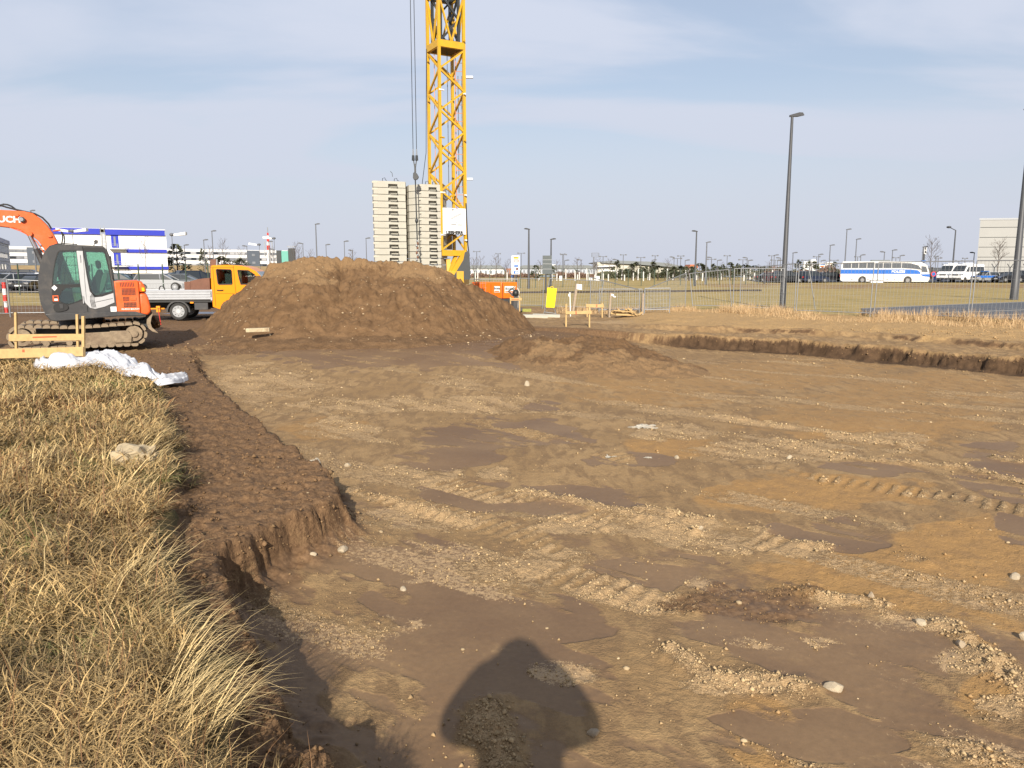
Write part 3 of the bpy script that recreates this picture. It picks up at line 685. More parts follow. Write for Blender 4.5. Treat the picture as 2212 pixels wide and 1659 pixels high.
col = C0*(1-u) + C1*u
gr = ss(0.02, 0.17, q + 0.01)[:, None] * (r.random(n) < 0.6)[:, None]
col = col*(1-gr) + (C2*(0.8 + 0.7*r.random(n)[:, None]))*gr
br = ss(0.03, 0.17, -q)[:, None] * (r.random(n) < 0.55)[:, None]
col = col*(1-br) + C3*br
col = np.where(tall[:, None], C1*1.08, col)
col = col*r.uniform(0.75, 1.2, n)[:, None]
col = col*(0.45 + 0.70*ss(-0.15, 0.15, fbm(x*2.4, y*2.4, 436, 3)))[:, None]*0.90
blade_mesh('dry_grass', base.astype(np.float32), az, length, lean, width, col, curl=r.normal(0, 0.6, n))
# broken flattened straw lying across the tussocks, dark weed stems
x, y, gsd, r = grass_patch(90000, 77); n = len(x); z = HZ(x, y)
mnd = np.maximum(fbm(x*1.3, y*1.3, 410, 3), -0.2)*0.30
base = np.stack([x, y, z + 0.05 + np.maximum(mnd, 0)*0.5 + r.uniform(-0.02, 0.07, n)*(1 - 0.5*ss(9, 14, y))], 1)
cs = np.array([0.42, 0.285, 0.122])*(1 - 0.55*ss(0.0, 0.25, fbm(x*2.3, y*2.3, 433, 3) + r.normal(0, 0.06, n)))[:, None]*r.uniform(0.55, 1.25, n)[:, None]
blade_mesh('flattened_straw', base.astype(np.float32), r.uniform(-PI, PI, n), r.uniform(0.08, 0.30, n), r.normal(1.62, 0.16, n), (0.0026 + 0.0010*y)*r.uniform(0.6, 1.3, n), cs, curl=r.normal(0, 1.1, n))
x, y, gsd, r = grass_patch(2600, 78); n = len(x); z = HZ(x, y)
blade_mesh('weed_stems', np.stack([x, y, z], 1).astype(np.float32), r.uniform(-PI, PI, n), r.uniform(0.2, 0.5, n)*(1 - 0.4*ss(9, 14, y)), r.uniform(0.15, 0.8, n), (0.0022 + 0.0008*y)*r.uniform(0.7, 1.3, n), np.array([0.14, 0.075, 0.035])*r.uniform(0.6, 1.6, n)[:, None], curl=r.normal(0, 0.8, n))
# long bleached stalks hanging over the cut edge
n2 = 2600
tpar = r.random(n2)**1.3; pts = np.array(GRASS_EDGE[3:16]); seg = tpar*(len(pts)-1); i0 = np.minimum(seg.astype(int), len(pts)-2); f_ = (seg - i0)[:, None]
e = pts[i0]*(1-f_) + pts[i0+1]*f_ + np.stack([-r.uniform(0.14, 0.5, n2), r.normal(0, 0.1, n2)], 1)
clump = ss(0.02, 0.12, fbm(e[:, 0]*1.7, e[:, 1]*1.7, 440, 2)); kp = r.random(n2) < clump
e = e[kp]; n2 = len(e)
z2 = HZ(e[:, 0], e[:, 1])
blade_mesh('edge_grass', np.stack([e[:, 0], e[:, 1], z2], 1).astype(np.float32), 0.25 + 1.4*fbm(e[:, 0]*2, e[:, 1]*2, 441, 2) + r.normal(0, 0.45, n2), r.uniform(0.18, 0.50, n2)*(1 - 0.5*ss(5, 12, e[:, 1])), r.uniform(0.75, 1.6, n2), (0.0024 + 0.0008*e[:, 1])*r.uniform(0.7, 1.2, n2), (C1*0.92)[None, :]*r.uniform(0.7, 1.2, n2)[:, None], nseg=3)
# tall bleached grass along the mobile fence on the right
n3 = 90000
fl = np.array([(21.5, 22.8), (16.94, 28.0), (14.4, 30.3), (12.35, 32.9), (10.6, 35.0), (7.0, 35.5), (3, 35.5)])
tpar = r.random(n3)*(len(fl)-1); i0 = np.minimum(tpar.astype(int), len(fl)-2); f_ = (tpar - i0)[:, None]
e = fl[i0]*(1-f_) + fl[i0+1]*f_
nrm = np.array([-0.62, -0.78]); off = r.uniform(-0.6, 4.3, n3)*(0.45 + 0.55*ss(8, 12, e[:, 0]))
e = e + nrm*off[:, None] + r.normal(0, 0.15, (n3, 2))
den = 0.62*ss(-0.10, 0.16, fbm(e[:, 0]*0.9, e[:, 1]*0.9, 450, 3)) * (0.22 + 0.78*(1 - ss(1.5, 4.0, off))) * (0.3 + 0.7*ss(7, 11, e[:, 0]))
kp = r.random(n3) < den; e = e[kp]; off = off[kp]; n3 = len(e)
z3 = HZ(e[:, 0], e[:, 1]) - 0.03
C5 = np.array([0.50, 0.36, 0.20]); C6 = np.array([0.36, 0.23, 0.115]); u = r.random(n3)[:, None]
h3 = r.uniform(0.12, 0.46, n3)*(1.05 - 0.55*ss(0.8, 3.5, off))*(0.7 + 1.1*np.clip(fbm(e[:, 0]*0.5, e[:, 1]*0.5, 455, 2) + 0.3, 0, 0.7))
blade_mesh('fence_side_grass', np.stack([e[:, 0], e[:, 1], z3], 1).astype(np.float32), r.uniform(-PI, PI, n3), h3, r.uniform(0.1, 1.25, n3), r.uniform(0.006, 0.015, n3), C5*(1-u) + C6*u)

# ------------------------------------------------------------------ crumbs, pebbles and stones
def rock_protos(k, seed, sub=1):
    out_ = []
    for i in range(k):
        bm = bmesh.new(); bmesh.ops.create_icosphere(bm, subdivisions=sub, radius=1.0)
        rr = random.Random(seed + i)
        for v in bm.verts: v.co *= rr.uniform(0.72, 1.18); 
        for v in bm.verts: v.co.z *= 0.72; v.co.x *= rr.uniform(0.98, 1.02)
        bm.verts.ensure_lookup_table(); vs = np.array([v.co[:] for v in bm.verts]); fs = np.array([[v.index for v in f.verts] for f in bm.faces]); bm.free(); out_.append((vs, fs))
    return out_
def scatter_mesh(name, px, py, pz, size, protos, material, colr=None, flat=None):
    allv = []; allf = []; b = 0; n = len(px); which = rng.integers(0, len(protos), n); cl = []
    for k, (vs, fs) in enumerate(protos):
        idx = np.where(which == k)[0]
        if not len(idx): continue
        a = rng.uniform(0, 2*PI, len(idx)); ca, sa = np.cos(a), np.sin(a)
        sx = rng.uniform(0.7, 1.4, len(idx)); s = size[idx]
        vx = vs[None, :, 0]*sx[:, None]; vy = vs[None, :, 1]/sx[:, None]**0.5
        X = (vx*ca[:, None] - vy*sa[:, None])*s[:, None] + px[idx][:, None]; Y = (vx*sa[:, None] + vy*ca[:, None])*s[:, None] + py[idx][:, None]
        Z = vs[None, :, 2]*s[:, None] + pz[idx][:, None]
        allv.append(np.stack([X, Y, Z], -1).reshape(-1, 3)); m = len(vs)
        allf.append((fs[None] + (b + np.arange(len(idx))*m)[:, None, None]).reshape(-1, 3)); b += len(idx)*m
        if colr is not None: cl.append(np.repeat(colr[idx], m, 0))
    V = np.concatenate(allv).astype(np.float32); F = np.concatenate(allf).astype(np.int32)
    me = bpy.data.meshes.new(name); me.vertices.add(len(V)); me.vertices.foreach_set('co', V.ravel())
    me.loops.add(F.size); me.loops.foreach_set('vertex_index', F.ravel()); me.polygons.add(len(F)); me.polygons.foreach_set('loop_start', np.arange(0, F.size, 3, dtype=np.int32)); me.update(calc_edges=True)
    if colr is not None:
        ca = me.attributes.new('tint', 'FLOAT_COLOR', 'POINT'); c = np.concatenate(cl); ca.data.foreach_set('color', np.concatenate([c, np.ones((len(c), 1))], 1).astype(np.float32).ravel())
    me.materials.append(material); return tag(link_mesh(name, me), kind='stuff')
cm = bpy.data.materials.new('soil_crumbs'); cm.use_nodes = True; t = cm.node_tree; b = t.nodes['Principled BSDF']
an = t.nodes.new('ShaderNodeAttribute'); an.attribute_name = 'tint'; t.links.new(an.outputs['Color'], b.inputs['Base Color']); b.inputs['Roughness'].default_value = 0.95; b.inputs['Specular IOR Level'].default_value = 0.2
M['crumb'] = cm
n = 230000
y = 2.6 + (24 - 2.6)*rng.random(n)**2.1; x = (rng.random(n)*2 - 1)*(0.7*y + 0.8)
Tm = terrain(x, y)
cl_ = fbm(x*3.1, y*3.1, 501, 3)
wgt = np.clip(0.10*ss(0.0, 0.2, cl_) + 0.8*Tm['rclod'] + 0.75*Tm['sand']*ss(-0.12, 0.12, cl_) + 0.5*Tm['churn'] + 0.12*Tm['dark'] + 0.9*Tm['wall'] + 0.15*Tm['led'] + 0.5*Tm['dry']*ss(-0.1, 0.12, cl_), 0, 1)*(1 - 0.9*Tm['wet']*(1 - 0.8*Tm['sand']))*(1 - Tm['grass'])*(1 - Tm['meadow'])*np.where(Tm['pit'] > 0.5, 1, 0.45)
kp = rng.random(n) < wgt
x, y = x[kp], y[kp]; n = len(x); sel = {k_: v_[kp] for k_, v_ in Tm.items()}
size = np.clip(rng.lognormal(-5.3, 0.5, n), 0.0028, 0.02)*(0.75 + 0.055*y)*(1 + 0.22*sel['rclod'] + 0.9*sel['wall'] + 0.5*sel['led'] + 0.5*sel['dry'])
light = (0.35 + 0.55*sel['sand'])*(1-sel['dark'])
colr = np.array([0.285, 0.185, 0.092])*(1-light[:, None]) + np.array([0.49, 0.36, 0.20])*light[:, None]
dk_ = np.clip(np.maximum(sel['dark'], sel['cut_dark']), 0, 1)[:, None]*0.9
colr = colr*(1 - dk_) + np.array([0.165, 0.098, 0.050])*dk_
colr = colr*(1 - 0.75*sel['ochre'][:, None]*(1-sel['sand'][:, None])*(1 - dk_)) + np.array([0.36, 0.21, 0.085])*0.75*sel['ochre'][:, None]*(1-sel['sand'][:, None])*(1 - dk_)
colr = colr*rng.uniform(0.65, 1.03, n)[:, None]
scatter_mesh('soil_crumbs', x, y, sel['h'] + size*0.35, size, rock_protos(6, 900, 1)[:6] if False else [(np.array([(1,0,0),(-0.9,0.1,0),(0.1,1,0.1),(-0.1,-1,0),(0.1,0.05,0.8),(0,0,-0.6)], float)*np.array([1, 1, 1]), np.array([(0,2,4),(2,1,4),(1,3,4),(3,0,4),(2,0,5),(1,2,5),(3,1,5),(0,3,5)])), (np.array([(0.9,0.3,0),(-0.8,0.4,0.2),(0.2,0.8,0.3),(-0.2,-1,0.1),(-0.1,0.05,0.95),(0,0,-0.6)], float), np.array([(0,2,4),(2,1,4),(1,3,4),(3,0,4),(2,0,5),(1,2,5),(3,1,5),(0,3,5)]))], M['crumb'], colr)
# pale pebbles
n = 2300
y = 2.8 + (26 - 2.8)*rng.random(n)**1.5; x = (rng.random(n)*2 - 1)*(0.7*y + 0.8)
Tm = terrain(x, y); kp = (Tm['grass'] < 0.3) & (Tm['meadow'] < 0.1) & (rng.random(n) < (0.22 + 0.3*Tm['rclod'] + 0.25*Tm['sand'])*(1 - 0.85*Tm['wet']))
x, y, hh = x[kp], y[kp], Tm['h'][kp]; n = len(x)
size = np.clip(rng.lognormal(-4.75, 0.55, n), 0.004, 0.026)*(0.8 + 0.035*y)
pc = np.array([0.40, 0.30, 0.18])*rng.uniform(0.6, 1.15, n)[:, None]
scatter_mesh('pebbles', x, y, hh + size*0.1, size, rock_protos(4, 950, 1), M['crumb'], pc)
n = 260
x = rng.uniform(-8.5, 1.0, n); y = rng.uniform(20.3, 24.2, n); zz_ = np.array([max(mound_z(a, b_), hz(a, b_)) for a, b_ in zip(x, y)])
size = np.clip(rng.lognormal(-4.0, 0.4, n), 0.01, 0.035)
scatter_mesh('mound_pebbles', x, y, zz_ + size*0.2, size, rock_protos(4, 960, 1), M['crumb'], np.array([0.42, 0.32, 0.20])*rng.uniform(0.6, 1.1, n)[:, None])

M['stone'] = mat('field_stone', (0.36, 0.28, 0.19), 0.85, var=0.2, scale=30, bump=0.3)
M['palestone'] = mat('pale_stone', (0.44, 0.36, 0.25), 0.85, var=0.15, scale=30, bump=0.3)
STONES = [
 (1.86, 4.13, 0.060, 'blocky pale stone with a dark cleft lying on smooth wet mud', 1), (-1.43, 6.22, 0.060, 'oblong pale stone at the foot of the cut brown ledge', 1),
 (0.42, 3.66, 0.036, 'small grey brown stone at the right edge of the photographer shadow', 0), (-0.82, 5.5, 0.034, 'small cream stone on a sandy crust left of centre foreground', 1),
 (-1.62, 6.0, 0.030, 'small round stone stuck in the cut earth face by the ledge corner', 1),
 (-2.02, 9.2, 0.055, 'yellowish stone beside the long ledge edge, left of the sandy track', 1), (3.95, 5.75, 0.050, 'jagged white stone among dark crumbs at the right of the pit', 1),
 (2.78, 4.92, 0.042, 'smooth rounded stone at the front of the gravelly ridge', 1), (2.86, 4.60, 0.050, 'grey flat topped stone embedded at the lower end of the gravelly ridge', 0),
 (1.72, 6.76, 0.032, 'pale stone on the flank of the long crumbly ridge in mid pit', 1), (2.62, 5.32, 0.036, 'tan stone sitting up on the gravelly ridge crest', 0),
 (3.35, 4.72, 0.05, 'flat pale stone right of the gravelly ridge', 1), (2.1, 9.55, 0.05, 'pale stone on ochre soil in the middle of the pit', 1),
 (3.55, 9.6, 0.045, 'rounded white stone right of the middle of the pit', 1), (0.30, 15.2, 0.09, 'whitish stone in front of the low soil heap', 1)]
protos = []
for i in range(5):
    bm = bmesh.new(); bmesh.ops.create_icosphere(bm, subdivisions=2, radius=1.0); rr = random.Random(70+i)
    offs = [Vector((rr.uniform(-1,1), rr.uniform(-1,1), rr.uniform(-1,1))).normalized() for _ in range(7)]
    for v in bm.verts:
        p_ = v.co.copy()
        for o_ in offs:
            d_ = p_.dot(o_)
            if d_ > 0.72: p_ -= o_*(d_-0.72)*0.85
        v.co = Vector((p_.x*1.25, p_.y*0.9, p_.z*0.75))
    me = bpy.data.meshes.new('stone'); bm.to_mesh(me); bm.free(); me.materials.append(M['stone']); protos.append(me)
protos2 = []
for me in protos:
    m2 = me.copy(); m2.materials.clear(); m2.materials.append(M['palestone']); protos2.append(m2)
for i, (x_, y_, r_, lab, pale) in enumerate(STONES):
    o = link_mesh('stone', (protos2 if pale else protos)[i % 5]); r_ *= 0.85; o.location = (x_, y_, hz(x_, y_) + r_*0.15); o.scale = (r_, r_, r_); o.rotation_euler = (0.1*i, 0.07*i, 1.7*i)
    tag(o, lab, 'stone', 'stones on the pit floor')
# white crumbly scraps of lime
for i, (u, v, s_, lab) in enumerate([(1390, 921, 0.16, 'ragged patch of white crumbled lime in the middle of the pit'), (1320, 985, 0.06, 'small grey white scrap right of the pit centre'), (1400, 988, 0.045, 'tiny grey white scrap beyond the sandy ridge'), (683, 992, 0.05, 'white paper scrap on the ledge edge')]):
    p = gnd(u, v, -0.53 if u > 700 else -0.12)
    bm = bmesh.new(); bmesh.ops.create_icosphere(bm, subdivisions=4, radius=1.0)
    P_ = np.array([q_.co[:] for q_ in bm.verts]); nz = fbm(P_[:, 0]*3 + i, P_[:, 1]*3, 700+i, 4)
    for q_, k_ in zip(bm.verts, nz):
        f_ = 0.75 + 1.5*k_; q_.co = Vector((q_.co.x*s_*1.35*f_, q_.co.y*s_*0.8*f_, max(q_.co.z, -0.2)*0.16*s_*(0.5 + 4*max(k_, 0))))
    hv = HZ([p.x + q_.co.x for q_ in bm.verts], [p.y + q_.co.y for q_ in bm.verts]) - hz(p.x, p.y)
    for q_, h_ in zip(bm.verts, hv): q_.co.z += h_
    me = bpy.data.meshes.new('lime_scrap'); bm.to_mesh(me); bm.free(); me.materials.append(mat('muddy_lime', (0.40, 0.37, 0.31), 0.85, var=0.3, scale=25, dirt=(0.25, 0.17, 0.09), damt=0.7, dscale=12))
    o = link_mesh('lime_scrap', me); o.location = (p.x, p.y, hz(p.x, p.y) + 0.004); tag(o, lab, 'scrap')
# broken block in the grass
p = gnd(285, 1003, 0.1)
bm = bmesh.new(); bmesh.ops.create_cube(bm, size=1.0)
bmesh.ops.subdivide_edges(bm, edges=bm.edges[:], cuts=5, use_grid_fill=True)
for v in bm.verts:
    n_ = Vector(v.co)*7
    v.co.x *= 0.34; v.co.y *= 0.26; v.co.z *= 0.20
    k_ = math.sin(n_.x*1.7+n_.y)*math.cos(n_.z*1.3+n_.x*0.6)
    v.co += Vector((0.010*k_, 0.012*math.sin(n_.z+n_.x), 0.016*math.cos(n_.x*1.1+n_.y*0.8)))
    if v.co.x > 0.1 and v.co.z > 0.04: v.co.z -= 0.05; v.co.x -= 0.02
me = bpy.data.meshes.new('stone_block'); bm.to_mesh(me); bm.free(); me.materials.append(mat('sandy_block', (0.44, 0.35, 0.22), 0.9, var=0.15, scale=8, bump=0.6, bscale=18))
o = link_mesh('stone_block', me); o.location = (p.x, p.y + 0.08, hz(p.x, p.y) + 0.075); o.rotation_euler = (0.08, -0.06, 0.22)
md = o.modifiers.new('edge', 'BEVEL'); md.width = 0.012; md.segments = 2; md.limit_method = 'ANGLE'
tag(o, 'broken sandy coloured block lying in the dry grass near the ledge', 'block')
# ------------------------------------------------------------------ excavator
EXY = 19.45
ex_l = gnd(165, 750, 0.0)
EX = thing('excavator', 'orange and dark grey tracked excavator facing left beside the mound', 'excavator', (ex_l.x - 0.44, EXY, 0.0), math.radians(26))
S = 0.00222
def ez(a, b): return ((a - 830)*S*0.862, (1679 - b)*S)
def ef(a, b, y): X_, Z_ = ez(a, b); return (X_, y, Z_)
def smooth_poly(P, it=1):
    for _ in range(it):
        Q = []
        for i in range(len(P)):
            a, b = P[i], P[(i+1) % len(P)]
            Q += [(a[0]*.75+b[0]*.25, a[1]*.75+b[1]*.25), (a[0]*.25+b[0]*.75, a[1]*.25+b[1]*.75)]
        P = Q
    return P
def track_path(n):
    lx, lz = ez(225, 1568); rx, rz = ez(1465, 1560); r = 0.245
    pts = []
    top = rx - lx; peri = 2*top + 2*PI*r
    for i in range(n):
        s = i/n*peri
        if s < top: x_ = lx + s; z_ = lz + r - 0.05*math.sin(PI*s/top)**2 + 0.0; a = 0
        elif s < top + PI*r: t_ = (s-top)/r; x_ = rx + r*math.sin(t_); z_ = rz + r*math.cos(t_); a = -t_
        elif s < 2*top + PI*r: x_ = rx - (s-top-PI*r); z_ = lz - r; a = PI
        else: t_ = (s-2*top-PI*r)/r; x_ = lx - r*math.sin(t_); z_ = lz - r*math.cos(t_); a = PI - t_
        pts.append((x_, z_ + 0.02, a))
    return pts
sb = MB(); sb.prism([(-0.082, -0.02), (-0.075, 0.03), (-0.04, 0.05), (0.04, 0.05), (0.075, 0.03), (0.082, -0.02)], lambda a, b, y: (a, y, b), 0, 0.45)
shoe = sb.mesh('track_shoe', M['track'])
lb = MB(); lb.beam((0, 0.08, -0.03), (0, 0.37, -0.03), 0.15, 0.05)
for y0, nm_ in ((-1.13, 0), (0.68, 1)):
    for (x_, z_, a) in track_path(36):
        o = link_mesh('track_shoe', shoe, EX); o.location = (x_, y0, z_); o.rotation_euler = (0, -a, 0)
    fr = MB()
    fr.box(ez(420, 0)[0], ez(1470, 0)[0], y0+0.10, y0+0.36, 0.12, 0.30)
    fr.prism([ez(880, 1530), ez(1380, 1520), ez(1440, 1560), ez(1445, 1650), ez(1380, 1672), ez(900, 1662)], lambda a, b, y: (a, y, b), y0+0.03, y0+0.09)
    fr.prism([ez(1185, 1515), ez(1400, 1515), ez(1440, 1570), ez(1430, 1650), ez(1240, 1650)], lambda a, b, y: (a, y, b), y0-0.0, y0+0.05)
    fr.build('track_frame', M['track'], EX, bevel=0.015)
    for (c, r_) in ((ez(225, 1568), 0.20), (ez(1465, 1560), 0.19)):
        wv = MB(); wv.disc_y(c[0], y0+0.05, y0+0.40, c[1]+0.02, r_, 20); wv.disc_y(c[0], y0+0.01, y0+0.06, c[1]+0.02, 0.09, 14)
        wv.build('track_wheel', M['track'], EX, smooth=40)
    for q in range(4):
        wv = MB(); c = ez(480 + q*250, 1630); wv.disc_y(c[0], y0+0.06, y0+0.39, 0.11, 0.07, 12); wv.build('track_roller', M['track'], EX, smooth=40)
cb = MB(); cb.box(-0.9, 0.9, -0.7, 0.7, 0.28, 0.44); cb.disc_y(0, 0, 0, 0, 0) if False else None
cb.tube([(0.05, 0, 0.44), (0.05, 0, 0.62)], 0.52, 24)
cb.build('car_body', M['grey'], EX, smooth=40)
# upper platform skirt
pf = MB(); pf.prism([ez(485, 1315), ez(560, 1308), ez(1300, 1303), ez(1500, 1308), ez(1640, 1350), ez(1560, 1362), ez(1290, 1358), ez(830, 1385), ez(600, 1398), ez(540, 1385)], lambda a, b, y: (a, y, b), -1.02, 1.02)
pf.build('platform', M['grey'], EX, bevel=0.02)
# engine house and counterweight
eh = MB(); eh.prism(smooth_poly([ez(1272, 968), ez(1545, 966), ez(1560, 975), ez(1560, 1345), ez(1500, 1345), ez(1288, 1318)], 0), lambda a, b, y: (a, y, b), -1.0, 1.0)
eh.build('engine_cover', M['orange'], EX, bevel=0.03, seg=3)
for nm_, P in (('upper_counterweight', [ez(1553, 968), ez(1600, 985), ez(1632, 1030), ez(1648, 1098), ez(1553, 1100)]), ('counterweight', [ez(1553, 1108), ez(1640, 1112), ez(1662, 1160), ez(1682, 1260), ez(1680, 1320), ez(1640, 1356), ez(1553, 1345)])):
    c_b = MB(); c_b.prism(P, lambda a, b, y: (a, y, b), -0.97, 0.97); c_b.build(nm_, M['orange'], EX, bevel=0.05, seg=3)
gp_ = MB()
for k in range(9):
    a = 1342 + k*18.5; gp_.prism([ez(a, 985), ez(a+8, 985), ez(a+14, 1035), ez(a+6, 1035)], lambda a, b, y: (a, y, b), -1.006, -0.99)
gp_.build('louvre', M['black'], EX); EX.children
def grille(x0, x1, y0, y1, nx, ny):
    q = MB(); q.prism([ez(x0, y0), ez(x1, y0), ez(x1, y1), ez(x0, y1)], lambda a, b, y: (a, y, b), -1.004, -0.99); go = q.build('grille', M['black'], EX)
    q = MB()
    for i in range(nx+1):
        a = x0 + (x1-x0)*i/nx; q.beam(ef(a, y0, -1.006), ef(a, y1, -1.006), 0.006, 0.006)
    for i in range(ny+1):
        b = y0 + (y1-y0)*i/ny; q.beam(ef(x0, b, -1.006), ef(x1, b, -1.006), 0.006, 0.006)
    tag(q.build('grille_bars', M['orange'], go), kind='stuff')
grille(1357, 1515, 1050, 1125, 10, 5); grille(1366, 1436, 1145, 1190, 5, 3); grille(1372, 1516, 1206, 1260, 9, 3)
q = MB(); q.prism([ez(1450, 1150), ez(1518, 1150), ez(1518, 1186), ez(1450, 1186)], lambda a, b, y: (a, y, b), -1.015, -0.995); q.build('latch', M['orange'], EX, bevel=0.004)
q = MB(); q.prism([ez(1590, 1045), ez(1622, 1045), ez(1624, 1085), ez(1592, 1085)], lambda a, b, y: (a, y, b), -0.98, -0.965); q.build('sticker', M['yelsign'], EX)
c = ez(1443, 1281); text_obj('lettering', 'GUIDO BAUCH', 0.052, M['white'], EX, (c[0], -1.004, c[1]), (PI/2, 0, 0), bold=0.03, sx=1.1)
# cab
CAB = [ez(492, 1312), ez(455, 1210), ez(441, 1060), ez(455, 910), ez(486, 790), ez(527, 685), ez(570, 625), ez(625, 592), ez(710, 578), ez(905, 585), ez(1180, 592), ez(1212, 622), ez(1240, 700), ez(1268, 880), ez(1280, 1080), ez(1286, 1312)]
W_FRONT = [ez(602, 1002), ez(622, 880), ez(655, 750), ez(690, 672), ez(712, 655), ez(884, 650), ez(893, 1003)]
W_LOW = [ez(655, 1160), ez(690, 1080), ez(740, 1042), ez(895, 1035), ez(903, 1165), ez(800, 1205), ez(735, 1215), ez(680, 1195)]
W_REAR = [ez(968, 650), ez(1190, 655), ez(1218, 800), ez(1240, 960), ez(1252, 1085), ez(1130, 1115), ez(1052, 1125), ez(1012, 1070), ez(990, 900)]
F = lambda a, b, y: (a, y, b)
for y0, y1, nm_ in ((-1.0, -0.955, 'cab_side'), (-0.045, 0.0, 'cab_side')):
    q = MB(); q.plate(CAB, [W_FRONT, W_LOW, W_REAR], F, y0, y1); q.build(nm_, M['grey'], EX)
for Wn in (W_FRONT, W_LOW, W_REAR):
    q = MB(); q.prism(Wn, F, -0.985, -0.98); q.build('window', M['cabglass'], EX)
    q = MB(); q.prism(Wn, F, -0.02, -0.015); q.build('window', M['cabglass'], EX)
def shell(i0, i1, m, nm_, inset=0.0):
    q = MB()
    for i in range(i0, i1):
        a, b = CAB[i], CAB[i+1]
        q.add([(a[0], -0.96, a[1]), (b[0], -0.96, b[1]), (b[0], -0.04, b[1]), (a[0], -0.04, a[1])], [(0, 1, 2, 3)])
    return q.build(nm_, m, EX, smooth=60)
shell(0, 6, M['cabglass'], 'windscreen'); shell(6, 11, M['grey'], 'cab_roof'); 
q = MB(); q.add([(CAB[15][0]-0.01, -0.96, CAB[15][1]), (CAB[13][0]-0.01, -0.96, CAB[13][1]-0.3), (CAB[13][0]-0.01, -0.04, CAB[13][1]-0.3), (CAB[15][0]-0.01, -0.04, CAB[15][1])], [(0, 1, 2, 3)]); q.build('cab_rear_panel', M['grey'], EX)
q = MB(); q.prism([ez(500, 1300), ez(1280, 1300), ez(1280, 1312), ez(500, 1312)], F, -0.96, -0.04); q.build('cab_floor', M['black'], EX)
# black inner bands round the glass, the silver pillar sweep, grab rails
q = MB(); q.plate([ez(588, 1012), ez(612, 880), ez(648, 735), ez(682, 660), ez(708, 642), ez(890, 638), ez(908, 1180), ez(735, 1228), ez(582, 1205)], [W_FRONT, W_LOW], F, -1.006, -0.998); q.build('door_seal', M['black'], EX)
q = MB(); q.plate([ez(958, 618), ez(1000, 608), ez(1200, 612), ez(1232, 800), ez(1258, 1090), ez(1130, 1135), ez(1048, 1142), ez(1000, 1075), ez(978, 900)], [W_REAR], F, -1.007, -0.998); q.build('window_surround', M['black'], EX)
q = MB(); q.prism([ez(888, 648), ez(957, 648), ez(976, 900), ez(998, 1080), ez(1048, 1146), ez(1130, 1140), ez(1262, 1102), ez(1268, 1205), ez(1150, 1250), ez(1045, 1272), ez(985, 1258), ez(935, 1200), ez(908, 1120), ez(900, 1000)], F, -1.014, -0.998); q.build('door_pillar', M['silver'], EX, bevel=0.004)
for k in range(4):
    a = 996 + k*14
    q = MB(); q.tube([ef(a+26, 1105 + k*5, -1.016), ef(a+4, 1140, -1.016), ef(a, 1180, -1.016), ef(a+14, 1255, -1.016)], 0.0065, 5); q.build('trim_line', M['black'], EX)
q = MB(); q.tube([ef(1045, 1200, -1.016), ef(1250, 1160, -1.016)], 0.005, 5); q.build('panel_seam', M['black'], EX)
q = MB(); q.tube([ef(955, 600, -1.01), ef(958, 640, -1.016), ef(952, 1000, -1.018), ef(958, 1300, -1.006)], 0.004, 5); q.build('door_gap', M['black'], EX)
for b0, b1 in ((690, 765), (1130, 1210)):
    q = MB(); q.tube([ef(920, b0, -1.03), ef(921, b1, -1.03)], 0.012, 8); q.build('hinge', M['silver'], EX, smooth=40)
for (a0, b0, a1, b1) in ((660, 712, 884, 712), (630, 800, 884, 800), (607, 885, 884, 882)):
    q = MB(); q.tube([ef(a0, b0, -0.97), ef(a1, b1, -0.97)], 0.006, 5); q.build('window_bar', M['black'], EX)
q = MB(); q.tube([ef(775, 715, -0.96), ef(718, 1000, -0.96)], 0.008, 5); q.build('wiper', M['black'], EX)
q = MB(); q.prism(smooth_poly([ez(583, 1250), ez(600, 1208), ez(660, 1198), ez(720, 1205), ez(755, 1240), ez(740, 1280), ez(640, 1300), ez(600, 1292)], 1), F, -1.02, -0.998); q.build('step_pocket', M['black'], EX, bevel=0.005)
q = MB(); q.prism([ez(655, 1215), ez(695, 1215), ez(695, 1262), ez(655, 1262)], F, -1.03, -1.018); q.build('door_handle', M['grey'], EX, bevel=0.004)
for P, m_ in (([ez(587, 1120), ez(650, 1120), ez(650, 1182), ez(587, 1182)], 'orange'), ([ez(584, 1040), ez(616, 1010), ez(648, 1040), ez(616, 1070)], 'white'), ([ez(1216, 1251), ez(1284, 1251), ez(1284, 1305), ez(1216, 1305)], 'white'), ([ez(962, 1330), ez(986, 1330), ez(986, 1350), ez(962, 1350)], 'yelsign'), ([ez(600, 1130), ez(642, 1130), ez(642, 1148), ez(600, 1148)], 'black'), ([ez(604, 1155), ez(640, 1155), ez(640, 1176), ez(604, 1176)], 'white')):
    q = MB(); q.prism(P, F, -1.0105 - (0.003 if m_ == 'black' or P[0][0] > ez(598, 0)[0] and m_ == 'white' and P[0][1] < ez(0, 1120)[1] else 0), -0.999); q.build('sticker', M[m_], EX)
c = ez(1250, 1270); text_obj('lettering', 'mobile', 0.03, M['black'], EX, (c[0], -1.016, c[1]), (PI/2, 0, 0), ext=0.001) if False else None
for (P) in ([ez(1247, 700), ez(1268, 700), ez(1270, 835), ez(1252, 838)], [ez(1255, 850), ez(1278, 850), ez(1280, 945), ez(1262, 950)]):
    q = MB(); q.prism(P, F, -1.1, -0.92); q.build('mirror', M['black'], EX, bevel=0.01)
q = MB(); q.prism([ez(1080, 540), ez(1100, 522), ez(1128, 530), ez(1122, 562), ez(1090, 570)], F, -0.75, -0.62); q.tube([ef(1085, 560, -0.68), ef(1075, 592, -0.68)], 0.012, 6); q.build('work_lamp', M['grey'], EX, bevel=0.006)
